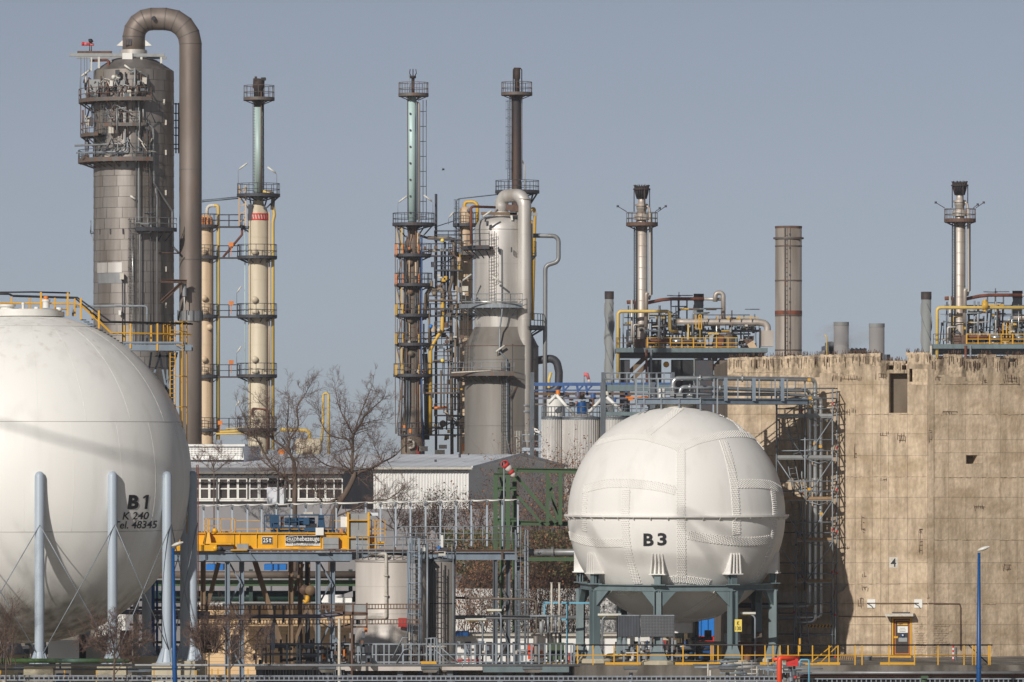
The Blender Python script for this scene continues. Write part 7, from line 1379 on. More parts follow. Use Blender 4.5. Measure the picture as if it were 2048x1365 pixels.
b = MB(); b.tube([fc.p(613, 1193, 2), fc.p(612, 1203, 2), fc.p(608, 1207, 2), fc.p(604, 1202, 2)], [.14, .16, .12, .05], 8); b.build('hook', 'safety_yellow', hk)
for u in (598, 617): b = MB(); b.tube([fc.p(u, 1176, 2), fc.p(u, 1125, 2)], .05, 5); b.build('rope', 'brown_frame', hk)

# ------------------------------------------------------------ pipes, cable ladders and sheds under the crane
fp = Fr(362)
pipe('fat_pipe', fp, [(300, 1150, 0), (715, 1150, 0)], 7.5, 'brown_pipe', label='brown fat pipe under the crane runway, upper of the pipe rows', n=16)
pipe('fat_pipe', fp, [(300, 1196, 2), (716, 1196, 2)], 12.5, 'green_pipe', label='dark green fattest pipe under the crane runway, below the green beam', n=20, flanges=[(494, 1196, 2, 'X'), (610, 1196, 2, 'X')])
b = MB(); b.hbeam(fp.p(300, 1167, .6), fp.p(718, 1167, .6), .4, 12 * fp.k, .05); tag(b.build('green_beam', 'green_steel'), 'long green steel beam between the brown and the dark green pipe', 'beam')
for u in (500, 700):
    b = MB(); p = fp.p(u, 1140, 1.2); b.bar((p.x, p.y, 0), p, .25); tag(b.build('pipe_post', 'green_pipe'), 'dark green pipe support post under the crane, ' + ('left one' if u == 500 else 'right one beside the beige tank'), 'post')
bt = thing('blue_container', 'bright blue container glimpsed between crane runway and brown pipe', 'container', Fr(375).p(480, 1140)); f8 = Fr(375)
for u0, u1 in ((412, 446), (528, 572)): b = MB(); b.box(f8.p(u0, 1141, 0), f8.p(u1, 1129, 2.5)); b.build('panel', 'bright_blue', bt)
for u in (430, 545, 556): b = MB(); b.bar(f8.p(u, 1146, -.05), f8.p(u, 1128, -.05), .08); b.build('door_rib', 'blue_paint', bt)
f9 = Fr(358); sh = thing('shed', 'cream boarded shed behind the cable ladders', 'shed', f9.p(560, 1300))
z0, z1 = 0, f9.z(1212); hgt = (z1 - z0) / 16
for i in range(16): b = MB(); b.box((f9.x(396), 358 - .01 * (i % 2), z0 + hgt * i + .012), (f9.x(704), 361, z0 + hgt * (i + 1))); b.build('wall_board', 'cream_wall', sh)
b = MB(); b.box((f9.x(390), 357.6, z1), (f9.x(708), 361.5, z1 + .16)); b.build('roof', 'plate_white', sh)
b = MB(); b.box(f9.p(535, 1279, -.06), f9.p(553, 1260, -.02)); w = b.build('notice', 'plate_white', sh)
b = MB(); b.box(f9.p(462, 1330, -.06), f9.p(478, 1270, -.02)); b.build('door', 'dark_gap', sh)
b = MB(); b.box(f9.p(640, 1212, 2), f9.p(702, 1192, 3)); b.build('gable', 'white_sheet', sh); b = MB(); b.add([f9.p(668, 1196, 1.9), f9.p(704, 1196, 1.9), f9.p(704, 1184, 1.9)], [(0, 1, 2)]); b.build('gable_peak', 'render_grey', sh)
def cable_ladder(label, f, u0, u1, v, h, m, d=0.0, pitch=6.2, dv=0.0, w=.06):
    t = thing('cable_ladder', label, 'cable tray', f.p(u0, v, d)); b = MB()
    for e in (0, h): b.bar(f.p(u0, v + e, d), f.p(u1, v + e + dv, d), w, w * .9)
    b.build('side_rails', m, t); me = MB(); me.bar((0, 0, 0), (0, 0, -h * f.k), w * .8, w * .6); mm = mesh_of(me, 'rung', m); n = int((u1 - u0) / pitch)
    for i in range(n + 1):
        q = f.p(u0 + pitch * i, v + dv * i / n, d); piece(mm, 'rung', q, t)
    return t
fk = Fr(310)
cable_ladder('rusty upper cable ladder crossing before the cream shed and the beige tank', fk, 372, 842, 1211, 9, 'rusty_steel', .3, dv=-2); cable_ladder('rusty lower cable ladder crossing below the violet grey pipe', fk, 372, 842, 1241, 8.5, 'rusty_steel', .3, dv=-1)
pipe('service_pipe', fk, [(300, 1236, .6), (600, 1234, .6), (640, 1234, .6), (690, 1228, .6), (735, 1228, .6)], 4.2, 'violet_pipe', label='violet grey service pipe between the two rusty cable ladders', n=12, flanges=[(612, 1234, .6, 'X'), (660, 1232, .6, 'X')])
rk = thing('tray_rack', 'rusty steel support rack where cable ladders and pipes meet before the beige tank', 'rack', fk.p(710, 1290))
for u, v0, v1, m, r in ((679, 1236, 1331, 'plate_worn', 3.0), (704.5, 1236, 1352, 'rusty_steel', 2.6)): b = MB(); p = fk.p(u, v0, -.5); b.cyl((p.x, p.y, 0), r * fk.k, 0, p.z, 10); b.build('post', m, rk)
for p, q_ in (((688, 1206), (688, 1252)), ((734, 1206), (734, 1256)), ((706, 1206), (706, 1240)), ((686, 1254), (734, 1254)), ((686, 1228), (736, 1228)), ((664, 1224), (732, 1226))): b = MB(); b.bar(fk.p(*p, -.2), fk.p(*q_, -.2), .09); b.build('bracket', 'rusty_steel', rk)
b = MB(); b.box(fk.p(688, 1226, -.2), fk.p(735, 1210, -.1)); b.build('cover_plate', 'cabinet_grey', rk)
for u in (500, 519, 549, 567, 546): b = MB(); b.bar(fk.p(u, 1246 if u != 546 else 1300, 0), fk.p(u, 1212 if u != 546 else 1246, 0), .13 if u != 546 else .2); b.build('hanger', 'steel_blue' if u == 546 else 'dark_steel', rk)
for i in range(26): u, v = rnd.uniform(640, 735), rnd.uniform(1236, 1320); b = MB(); w, h = rnd.uniform(3, 9), rnd.uniform(4, 14); b.box(fk.p(u, v + h, .2), fk.p(u + w, v, .7)); b.build('junction_box', rnd.choice(['dark_steel', 'black_paint', 'galv_dark', 'cabinet_grey', 'orange_paint', 'rusty_steel', 'steel_blue']), rk)
for pts in ([(638, 1222, .1), (650, 1228, .1), (672, 1226, .1), (690, 1232, .1)], [(640, 1246, 0), (660, 1256, 0), (700, 1250, 0)], [(700, 1226, 0), (704, 1290, 0), (700, 1330, 0)]): pipe('cable', fk, pts, 1.3, 'black_paint', rk, bend=10)
# tanks
ft = Fr(334); kt = ft.k; c = ft.p(783, 1120); 
ta = thing('storage_tank', 'broad pale beige upright tank with downpipe and caged ladder', 'tank', (c.x, c.y, 0))
b = MB(); R_t = 72 * kt; b.lathe([(R_t, 0), (R_t, c.z), (R_t * .5, c.z + .3), (0, c.z + .42)], (c.x, c.y, 0), 64); b.build('shell', 'tank_beige', ta)
b = MB(); b.lathe([(R_t + .05, c.z - .1), (R_t + .05, c.z + .03), (R_t - .1, c.z + .03)], (c.x, c.y, 0), 64); b.build('rim', 'tank_grey', ta)
for v in (1172, 1226, 1280): b = MB(); b.cyl((c.x, c.y, ft.z(v)), R_t + .008, -.012, .012, 64); b.build('weld_seam', 'tank_beige', ta)
rb = MB(); rail(rb, [Vector((c.x, c.y, c.z + .02)) + adir(-100 + i * 15) * R_t * .97 for i in range(14)], 46 * kt, .034, (.33, .66), sp=1.1); rb.build('railing', 'galv', ta)
b = MB(); b.box((c.x - R_t * .95, c.y - R_t * .6, c.z + .42), (c.x + R_t * .95, c.y + .5, c.z + .5)); b.build('roof_walkway', 'galv_dark', ta)
pipe('downpipe', ft, [(740, 1107, -1.2), (772, 1107, -2.1), (774, 1109, -2.15), (774, 1234, -2.2), (732, 1235, -1.6)], 3.2, 'plate_worn', ta, bend=4, n=12, flanges=[(757, 1107, -1.6, 'X'), (774, 1150, -2.2), (774, 1190, -2.2)])
for u, v in ((737, 1136), (741, 1134), (750, 1135)): b = MB(); b.box(ft.p(u, v + 2, -1.62), ft.p(u + 1.5, v, -1.2)); b.build('clip', 'dark_steel', ta)
b = MB(); b.box(ft.p(798, 1252, -2.35), ft.p(818, 1234, -2.3)); b.build('red_notice', 'red_paint', ta)
ladder(ta, ft.p(830, 1300, -2.2), ft.p(830, 1076, -2.2), 17 * kt, 'post_blue', True, r=.034, cr=.42)
for u in (817, 821, 826, 840, 844, 856): b = MB(); b.tube([ft.p(u, 1330, -2.5), ft.p(u, 1075 + (u % 7) * 5, -2.5)], .045 if u != 856 else .06, 6); b.build('conduit', 'steel_blue' if u < 845 else 'galv', ta)
c2 = ft.p(880, 1121, 1.2); tb = thing('storage_tank', 'narrower grey upright tank with one dark band right of the caged ladder', 'tank', (c2.x, c2.y, 0)); R2 = 31 * kt
b = MB(); b.lathe([(R2, 0), (R2, c2.z), (0, c2.z + .2)], (c2.x, c2.y, 0), 48); b.build('shell', 'tank_grey', tb)
b = MB(); b.cyl((c2.x, c2.y, ft.z(1208)), R2 + .012, -.03, .03, 48); b.build('dark_band', 'dark_steel', tb); b = MB(); b.lathe([(R2 + .04, c2.z - .06), (R2 + .04, c2.z + .06), (R2 - .1, c2.z + .06)], (c2.x, c2.y, 0), 48); b.build('rim', 'galv_dark', tb)
for u in (858, 867, 906): b = MB(); x = u - 880; dd = -math.sqrt(max(4, 31 ** 2 - x * x)) * kt; b.tube([ft.p(u, 1330, 1.2 + dd - .06), ft.p(u, 1115, 1.2 + dd - .06)], .035, 5); b.build('pipe', 'galv', tb)
rb = MB(); rail(rb, [Vector((c2.x, c2.y, c2.z)) + adir(-90 + i * 20) * R2 for i in range(10)], 34 * kt, .03, sp=.7); rb.build('railing', 'galv', tb)
for u, v, w, h, m in ((848, 1100, 10, 10, 'lamp_white'), (884, 1084, 5, 26, 'plate_white'), (878, 1096, 8, 5, 'bright_blue'), (888, 1098, 16, 5, 'dark_steel'), (868, 1106, 40, 3, 'rusty_steel'), (884, 1108, 14, 8, 'lamp_white')): b = MB(); b.box(ft.p(u - w / 2, v + h / 2, .2), ft.p(u + w / 2, v - h / 2, .6)); b.build('top_fitting', m, tb)

# ------------------------------------------------------------ service platform with railings along the front
fr = Fr(311); kr = fr.k
pf = thing('service_platform', 'pale green edged service platform with galvanised railing along the foot of the tanks', 'platform', fr.p(850, 1332))
for u0, u1, v0, v1, m in ((690, 860, 1332, 1342, 'footing'), (884, 965, 1334, 1341, 'footing'), (966, 1138, 1331, 1345, 'galv_dark'), (510, 690, 1334, 1340, 'footing')): b = MB(); b.box(fr.p(u0, v1, 0), fr.p(u1, v0, 4.5)); b.build('edge_beam', 'tank_beige' if m == 'footing' else 'frame_green', pf)
for u in (520, 600, 700, 800, 900, 1000, 1120): b = MB(); p = fr.p(u, 1340, .5); b.bar((p.x, p.y, 0), p, .3); b.build('post', 'galv_dark', pf)
b = MB(); b.box(fr.p(505, 1400, 4.6), fr.p(1148, 1336, 4.9)); b.build('shade_backing', 'terrace', pf)  # dark backing wall added so the space under the deck reads as shade
for u in range(530, 1140, 38): b = MB(); b.tube([fr.p(u, 1400, rnd.uniform(.5, 4)), fr.p(u + rnd.uniform(-6, 6), 1338, rnd.uniform(.5, 4))], rnd.uniform(.04, .1), 6); b.build('under_pipe', rnd.choice(['galv', 'steel_blue', 'dark_steel', 'rusty_steel', 'blue_paint']), pf)
pu_ = [512, 524, 546, 574, 594, 600, 637, 655, 670, 678, 700, 716, 722, 737, 745, 752, 768, 778, 806, 822, 838, 860, 880, 913, 930, 942, 950, 960, 972, 985, 992, 1004, 1016, 1028, 1040, 1052, 1063, 1078, 1090, 1100, 1112, 1122, 1132, 1142, 1148]
for i, u in enumerate(pu_): b = MB(); b.bar(fr.p(u, 1331, 0), fr.p(u, 1289 + (0 if u > 640 else 1), 0), .075 if i % 3 else .1); b.build('railing_post', 'galv' if u > 590 else 'steel_blue', pf)  # leftmost posts in bluer, darker steel: the big tank's shade put into colour
for v, u0, u1 in ((1289, 512, 1150), (1310, 512, 1150), (1325, 590, 1150)): b = MB(); b.tube([fr.p(u0, v, 0), fr.p(u1, v, 0)], .045, 6); b.build('rail', 'galv', pf)
rb = MB(); rail(rb, [fr.p(520, 1331, 3.5), fr.p(1148, 1331, 3.5)], 39 * kr, .03, sp=1.1); rb.build('rear_railing', 'galv_dark', pf)
for pts in ([(785, 1316), (805, 1276), (818, 1276)], [(850, 1278), (872, 1276), (874, 1310)], [(876, 1290), (900, 1312), (916, 1326)], [(870, 1300), (905, 1330)], [(790, 1330), (808, 1300), (820, 1298)]): b = MB(); b.tube([fr.p(*p, -.1) for p in pts], .04, 5); b.build('stair_rail', 'galv', pf)
for u in (853, 862, 869, 874): b = MB(); b.bar(fr.p(u, 1326, -.1), fr.p(u, 1277, -.1), .07); b.build('gate_post', 'galv', pf)
b = MB(); b.box(fr.p(842, 1330, -.3), fr.p(873, 1323, .3)); b.build('yellow_step', 'safety_yellow', pf)
lower = MB()
for u in range(512, 690, 6): lower.bar(fr.p(u + rnd.uniform(-2, 2), 1362, .4), fr.p(u, 1334, .4), .05)
lower.build('lower_rods', 'galv', pf, kind='stuff')
for u in (630, 660, 676): b = MB(); b.tube(fillet([fr.p(u - 5, 1365, -.3), fr.p(u - 5, 1336, -.3), fr.p(u + 5, 1336, -.3), fr.p(u + 8, 1352, -.3)], .1, 4), .03, 5); b.build('hoop', 'galv', pf)
# clutter on the platform: valves, meters, pipework
for i in range(120):
    u = rnd.uniform(500, 1145); v = rnd.uniform(1286, 1326)
    if 720 < u < 812 or 858 < u < 905: continue
    b = MB(); d = rnd.uniform(.6, 3.2); w, h = rnd.uniform(2, 8), rnd.uniform(3, 16); tt = i % 4
    if tt == 0: b.cyl(fr.p(u, v + h, d), w * .5 * kr, 0, h * kr, 10)
    elif tt == 1: b.tube([fr.p(u, v, d), fr.p(u + rnd.uniform(10, 40), v, d)], rnd.uniform(.04, .1), 7)
    elif tt == 2: b.tube([fr.p(u, 1330, d), fr.p(u, v - 20, d)], rnd.uniform(.03, .08), 6)
    else: b.box(fr.p(u, v + h, d), fr.p(u + w, v, d + .4))
    b.build(('valve_body', 'header_pipe', 'riser_pipe', 'meter_box')[tt], rnd.choice(['galv', 'galv_dark', 'dark_steel', 'black_paint', 'plate_worn', 'steel_blue', 'walk_steel', 'rusty_steel', 'cabinet_grey']), pf)
for u, v, w, h, m in ((1061, 1306, 10, 28, 'hydrant_red'), (1074, 1302, 3, 30, 'safety_yellow'), (1082, 1310, 8, 14, 'orange_paint'), (1112, 1304, 34, 34, 'green_steel'), (1110, 1309, 24, 7, 'plate_white'), (1140, 1318, 5, 20, 'red_paint'), (661, 1314, 9, 6, 'plate_white'), (664, 1304, 12, 7, 'brown_pipe'), (974, 1300, 8, 12, 'steel_blue'), (935, 1322, 60, 3, 'red_paint'), (1110, 1329, 60, 2, 'safety_yellow')):
    b = MB(); b.box(fr.p(u - w / 2, v + h / 2, .7), fr.p(u + w / 2, v - h / 2, 1.2)); b.build('equipment_box', m, pf)
b = MB(); b.cyl(fr.p(1072, 1330, .2), 4.6 * kr, 0, 57 * kr, 14); b.build('bollard', 'tank_grey', pf)
# thin vents, light blue frame, pipes behind
vt = thing('vent_pipes', 'group of slender steel vent pipes and a small filter beside the light blue frame', 'pipes', fr.p(1110, 1330, 1.5))
for u, v0, m in ((1103.5, 1167, 'plate_worn'), (1119, 1167, 'plate_worn'), (1096.5, 1236, 'galv'), (1112, 1236, 'galv')): pipe('vent', fr, [(u, 1268, 1.5), (u, v0, 1.5)], 1.9, m, vt, flanges=[(u, v0 + .5, 1.5), (u, 1240, 1.5), (u, 1266, 1.5)]); pipe('vent_foot', fr, [(u, 1330, 1.5), (u, 1266, 1.5)], 1.9, 'black_paint', vt)
b = MB(); b.lathe([(0, -10 * kr), (1.2 * kr, -9 * kr), (4.6 * kr, 0), (4.6 * kr, 18 * kr), (2 * kr, 20 * kr)], fr.p(1083, 1264, 1.2), 14); b.build('filter', 'cabinet_grey', vt); pipe('header', fr, [(1060, 1234, 1.5), (1120, 1234, 1.5)], 2.2, 'galv', vt, flanges=[(1078, 1234, 1.5, 'X'), (1092, 1234, 1.5, 'X'), (1108, 1234, 1.5, 'X')])
lf = thing('pipe_support', 'light blue painted pipe support frame left of tank B3 frame', 'frame', fr.p(1120, 1330, 2.5))
for p, q_ in (((1089, 1208), (1089, 1232)), ((1135, 1208), (1135, 1330)), ((1087, 1208), (1198, 1209)), ((1116, 1242), (1135, 1242))): b = MB(); b.bar(fr.p(*p, 2.5), fr.p(*q_, 2.5), .1); b.build('member', 'light_blue', lf)
pipe('service_pipe', Fr(338), [(905, 1235, 0), (1250, 1236, 0)], 4.2, 'grey_pipe', label='grey service pipe crossing before the brown bushes at knee height of the frame', n=12, flanges=[(1062, 1235, 0, 'X')])
pipe('goose_pipe', Fr(336), [(905, 1196, 0), (1060, 1199, 0), (1072, 1202, 0), (1073, 1232, 0), (1073, 1262, 0), (1066, 1270, 0)], 2.3, 'brown_pipe', label='thin brown pipe bending down beside the thin vents', bend=6)
cg = thing('caged_ladder', 'tall galvanised caged ladder by the end of the crane runway', 'ladder', Fr(348).p(1045, 1300)); ladder(cg, Fr(348).p(1041, 1310), Fr(348).p(1041, 1070), .5, 'galv', True, cr=.42)
for u in (1031, 1051, 1056): b = MB(); b.tube([Fr(348).p(u, 1310), Fr(348).p(u, 1060)], .05, 6); b.build('upright', 'galv', cg)
def tube_lamp(label, f, u, v, foot, s=1, L=28, sag=0, d=0.0, arm=True):
    t = thing('tube_lamp', label, 'lamp', f.p(u, foot, d)); b = MB(); b.tube(fillet([f.p(u, foot, d), f.p(u, v + 8, d), f.p(u - s * 14, v, d), f.p(u - s * 18, v, d)], .25, 5), .05, 8); b.build('pole', 'galv', t)
    b = MB(); b.box(f.p(u - s * 14 - L / 2, v + 2.5, d - .12), f.p(u - s * 14 + L / 2, v - 1.5, d + .12)); b.build('housing', 'lamp_white', t); b = MB(); b.tube([f.p(u - s * 14 - L / 2 + 2, v + 3.2, d), f.p(u - s * 14 + L / 2 - 2, v + 3.2, d)], .05, 6); b.build('tube', 'sign_yellow', t); return t
tube_lamp('tube lamp on a curved pole right of the K 130 sign', f3, 1504, 1222, 1330, 1, 30, d=-4.0); tube_lamp('tube lamp on a pole above the dark screens', f3, 1203, 1226, 1330, -1, 46, d=-3.0)
tube_lamp('tube lamp over the platform railing left of the runway column', fr, 965, 1240, 1330, 1, 42, d=1.5); tube_lamp('tube lamp with yellow tube beside the runway column', fr, 1002, 1222, 1330, 1, 30, d=2.0)
t = thing('floodlight', 'small floodlight on a gooseneck pole before the cream shed', 'lamp', fk.p(516, 1300)); b = MB(); b.tube(fillet([fk.p(516, 1300), fk.p(515, 1268), fk.p(522, 1258), fk.p(526, 1258)], .1, 4), .04, 6); b.build('pole', 'dark_steel', t); b = MB(); b.lathe([(.04, -.12), (.16, .1), (0, .12)], fk.p(527, 1260), 12, axis='X'); b.build('lamp_head', 'plate_white', t)
# low buildings and parked vehicles glimpsed behind the railing
f6 = Fr(357); wb = thing('low_building', 'long low white building behind the bushes left of tank B3', 'building', f6.p(1050, 1300))
b = MB(); b.box((f6.x(905), 357, 0), (f6.x(1260), 361, f6.z(1272))); b.build('wall', 'white_sheet', wb); b = MB(); b.box((f6.x(900), 356.7, f6.z(1272)), (f6.x(1265), 361.3, f6.z(1269))); b.build('roof_edge', 'plate_worn', wb)
for u in (930, 955, 972, 1000, 1025, 1230): b = MB(); b.box(f6.p(u, 1312, -.05), f6.p(u + 12, 1284, -.02)); b.build('window', 'glass_dark', wb)
b = MB(); b.box((Fr(376).x(880), 376, 0), (Fr(376).x(1300), 377, Fr(376).z(1178))); b.build('rear_wall', 'white_sheet', wb)
b = MB(); b.box(f6.p(912, 1272, -1), f6.p(938, 1262, 0)); tag(b.build('blue_tarpaulin', 'blue_paint'), 'folded blue tarpaulin on the low roof beside the grey tank', 'tarpaulin')

# ------------------------------------------------------------ yard gear on the terrace below B3
fy = Fr(308.8); ky = fy.k
yr = thing('yellow_railing', 'yellow safety railing with black handrail along the terrace edge', 'railing', fy.p(1500, 1331))
for u in (1155, 1186, 1228, 1275, 1366, 1422, 1426, 1436, 1484, 1530, 1546, 1560, 1576, 1597, 1625, 1658, 1676, 1710, 1724, 1778, 1829, 1876, 1928, 1945, 1951, 1977, 1980): b = MB(); b.bar(fy.p(u, 1331), fy.p(u, 1291), .065); b.build('railing_post', 'safety_yellow', yr)
for a, c_, m, v, r in ((1150, 1985, 'black_paint', 1290.5, .045), (1150, 1980, 'safety_yellow', 1311, .032)): b = MB(); b.tube([fy.p(a, v), fy.p(c_, v)], r, 6); b.build('handrail' if m == 'black_paint' else 'rail', m, yr)
for a, c_ in ((1210, 1282), (1350, 1440), (1520, 1680), (1760, 1830)): b = MB(); b.box(fy.p(a, 1330, -.02), fy.p(c_, 1325, .02)); b.build('toe_board', 'safety_yellow', yr)
for p, q_ in (((1668, 1291), (1620, 1330)), ((1640, 1330), (1676, 1294)), ((1940, 1292), (1978, 1328))): b = MB(); b.tube([fy.p(*p, .8), fy.p(*q_, .8)], .04, 6); b.build('stair_rail', 'black_paint' if p[0] == 1940 else 'safety_yellow', yr)
for nm, u0, u1, m, lb in (('dark_screen', 1236, 1280, 'screen_dark', 'narrow ribbed dark screen panel on posts below tank B3'), ('dark_screen', 1281.5, 1350, 'screen_dark', 'wide dark mesh screen panel on posts below tank B3')):
    t = thing(nm, lb, 'screen', fy.p(u0, 1330, .7)); b = MB(); b.box(fy.p(u0, 1275, .7), fy.p(u1, 1232, .76)); b.build('panel', m, t)
    if u1 < 1300:
        for i in range(14): b = MB(); b.bar(fy.p(u0 + 2 + i * 3.1, 1274, .68), fy.p(u0 + 2 + i * 3.1, 1233, .68), .03); b.build('rib', 'galv_dark', t)
    else:
        b = MB()
        for i in range(22): b.bar(fy.p(u0 + 2 + i * 3, 1274, .69), fy.p(u0 + 2 + i * 3, 1233, .69), .012)
        for i in range(14): b.bar(fy.p(u0 + 1, 1234 + i * 3, .69), fy.p(u1 - 1, 1234 + i * 3, .69), .012)
        b.build('wire_mesh', 'cabinet_grey', t)
    b = MB(); b.bar(fy.p(u0 + .5, 1232, .68), fy.p(u1 - .5, 1232, .68), .06); b.build('edge_strip', 'galv', t)
    for u in ((1248, 1279) if u1 < 1300 else (1302, 1324, 1345)): b = MB(); b.bar(fy.p(u, 1331, .85), fy.p(u, 1234, .85), .1); b.build('post', 'galv', t)
fv = Fr(325)
bl = thing('blue_container', 'bright blue container with red lower band in the shade under tank B3', 'container', Fr(345).p(1430, 1300)); f33 = Fr(345)
b = MB(); b.box(f33.p(1400, 1272, 0), f33.p(1454, 1224, 3)); b.build('body', 'bright_blue', bl); b = MB(); b.box(f33.p(1400, 1284.5, 0), f33.p(1454, 1272.2, 3)); b.build('red_band', 'red_paint', bl)
b = MB(); b.box((f33.x(1370), 345.1, 0), (f33.x(1454), 348, f33.z(1285))); b.build('base', 'blue_paint', bl)
for u in (1400, 1414, 1427, 1440, 1456): b = MB(); b.bar(f33.p(u, 1272, -.05), f33.p(u, 1225, -.05), .09); b.build('rib', 'bright_blue', bl)
fu = Fr(315.5)
ps = thing('pump_skid', 'cluttered pump skid with grey pipes and valves under tank B3', 'pump', fu.p(1330, 1322))
def pbox(n, u0, v0, u1, v1, d0, d1, m): b = MB(); b.box(fu.p(u0, v1, d0), fu.p(u1, v0, d1)); return b.build(n, m, ps)
for u, v, r, h, m in ((1360, 1278, 9, 28, 'cabinet_grey'), (1384, 1278, 8, 30, 'tank_grey'), (1383, 1292, 6, 12, 'plate_worn'), (1407, 1296, 4, 14, 'lamp_white'), (1340, 1292, 6, 12, 'plate_worn'), (1438, 1322, 8, 29, 'pale_yellow'), (1496, 1322, 8, 26, 'barrel_brown')): b = MB(); b.cyl(fu.p(u, v, 1), r * fu.k, 0, h * fu.k, 16); b.build('vessel', m, ps)
for a in ((1385, 1275, 1426, 1282, .4, 1.0, 'dark_steel'), (1410, 1262, 1424, 1276, .6, 1.1, 'black_paint'), (1320, 1282, 1332, 1290, 0, .5, 'sock_red'), (1270, 1275, 1302, 1283, 0, .4, 'plate_white'), (1326, 1276, 1346, 1281, 0, .4, 'footing'), (1470, 1266, 1480, 1283, -.5, 0, 'cabinet_grey'), (1449, 1268, 1462, 1292, .4, .8, 'cabinet_grey'), (1480, 1270, 1520, 1277, .5, .9, 'brown_pipe'), (1511, 1265, 1524, 1284, .3, 1, 'brown_pipe'), (1290, 1318, 1304, 1328, -1, 0, 'footing'), (1308, 1318, 1316, 1328, -1, 0, 'plate_worn')): pbox('pump_block', *a)
for i in range(90):
    u, v = rnd.uniform(1245, 1400), rnd.uniform(1284, 1326); b = MB(); d = rnd.uniform(-2, 2.5); k_ = i % 3; h = rnd.uniform(4, 24)
    if k_ == 0: b.tube([fu.p(u, v, d), fu.p(u + rnd.uniform(8, 40), v + rnd.uniform(-1, 1), d)], rnd.uniform(.03, .1), 7)
    elif k_ == 1: b.tube([fu.p(u, 1328, d), fu.p(u, v - h, d)], rnd.uniform(.03, .07), 6)
    else: b.cyl(fu.p(u, v, d), rnd.uniform(.08, .2), -.1, .15, 9)
    b.build(('skid_pipe', 'skid_riser', 'valve')[k_], rnd.choice(['galv', 'galv_dark', 'dark_steel', 'cabinet_grey', 'rusty_steel', 'hoist_blue', 'plate_worn', 'black_paint', 'walk_steel']), ps)
pipe('skid_header', fu, [(1390, 1286, .3), (1450, 1288, .3)], 4, 'tank_grey', ps); pipe('skid_header', fu, [(1284, 1298, -.6), (1300, 1297, -.6), (1390, 1297, -.6)], 3.2, 'grey_pipe', ps)
for u, m, lb in ((1487, 'barrel_brown', 'brown barrel left of two under the frame'), (1515, 'barrel_brown', 'brown barrel right of two under the frame')):
    t = thing('barrel', lb, 'barrel', fu.p(u + 6, 1322, 2)); b = MB(); q = fu.p(u + 6, 1322, 2); b.lathe([(0, 0), (.42, 0), (.42, .3), (.44, .32), (.42, .34), (.42, .62), (.44, .64), (.42, .66), (.42, .95), (0, .95)], q, 22); b.build('body', m, t)
fx = Fr(316)
t = thing('waste_bin', 'grey plastic waste bin by the bunker wall left of the door', 'bin', fx.p(1735, 1329)); b = MB(); q = fx.p(1735, 1329); b.lathe([(0, 0), (.19, 0), (.24, .42), (.27, .43), (.27, .46), (.2, .46), (.17, .1)], q, 18); b.build('body', 'plastic_grey', t)
t = thing('waste_bin', 'round grey bin between tank frame post and barrels', 'bin', fx.p(1496, 1328, -3)); b = MB(); b.lathe([(0, 0), (.16, 0), (.18, .36), (.2, .38), (.15, .38)], fx.p(1496, 1329, -4), 16); b.build('body', 'plastic_grey', t)
t = thing('pallet', 'wooden pallet leaning at the foot of the bunker beside the scaffold', 'pallet', fx.p(1695, 1328))
for i in range(8): b = MB(); b.bar(fx.p(1679 + i * 4.2, 1325, .1), fx.p(1684 + i * 4.2, 1309 + i * .5, .7), .07, .03); b.build('slat', 'wood', t)
for v, d in ((1312, .6), (1323, .15)): b = MB(); b.bar(fx.p(1680, v, d + .06), fx.p(1716, v + 3, d + .06), .07); b.build('bearer', 'wood', t)
t = thing('marker_post', 'short red and white striped post before the bunker right of the door', 'post', fx.p(1907, 1328))
for i in range(8): b = MB(); b.cyl(fx.p(1906.5, 1327 - i * 4.4), .05, 0, .125, 8); b.build('stripe', 'red_paint' if i % 2 else 'plate_white', t)
b = MB(); b.cyl(fx.p(1906, 1329), .17, 0, .12, 12); b.build('foot', 'rust', t)
b = MB(); b.cyl(fx.p(1912, 1328), .06, 0, 33 * fx.k, 10); tag(b.build('pipe_stub', 'galv_dark'), 'grey pipe stub beside the striped marker post', 'pipe')
b = MB(); b.box(fx.p(1596, 1303, -1), fx.p(1599.5, 1276, -.9)); tag(b.build('yellow_cover', 'safety_yellow'), 'upright yellow protective cover beside the aluminium ladder foot', 'cover')

# ------------------------------------------------------------ front pipe rack, cable ladder, hydrant, lamp posts
fn = Fr(292); kn = fn.k
pipe('mossy_pipe', Fr(290), [(-30, 1322, 0), (258, 1322, 0)], 4.6, 'mossy_pipe', label='moss stained green pipe ending before tank B 1', n=14)
pipe('long_pipe', Fr(290.5), [(-30, 1331, 0), (520, 1331, 0), (1160, 1331, 0)], 2.7, 'grey_pipe', label='long thin grey pipe along the left foreground', n=10, flanges=[(385, 1331, 0, 'X'), (925, 1331, 0, 'X')])
b = MB(); b.bar(Fr(290.8).p(-30, 1339), Fr(290.8).p(400, 1339), .12, .1); tag(b.build('rack_bar', 'galv_dark'), 'dark flat bar under the long grey pipe at the left', 'bar')
cable_ladder('long galvanised cable ladder along the bottom edge, left and middle stretch', Fr(286), -20, 1560, 1352, 8.5, 'galv', 0, 9.8, 1.5, .07)
cable_ladder('galvanised cable ladder along the bottom edge at the right', Fr(286), 1566, 2070, 1358, 8, 'galv', 0, 9.8, 0, .07)
pipe('conduit', Fr(286.3), [(-20, 1357, 0), (1560, 1357.5, 0)], 2.2, 'violet_pipe', label='thin violet conduit lying in the bottom edge cable ladder', n=8)
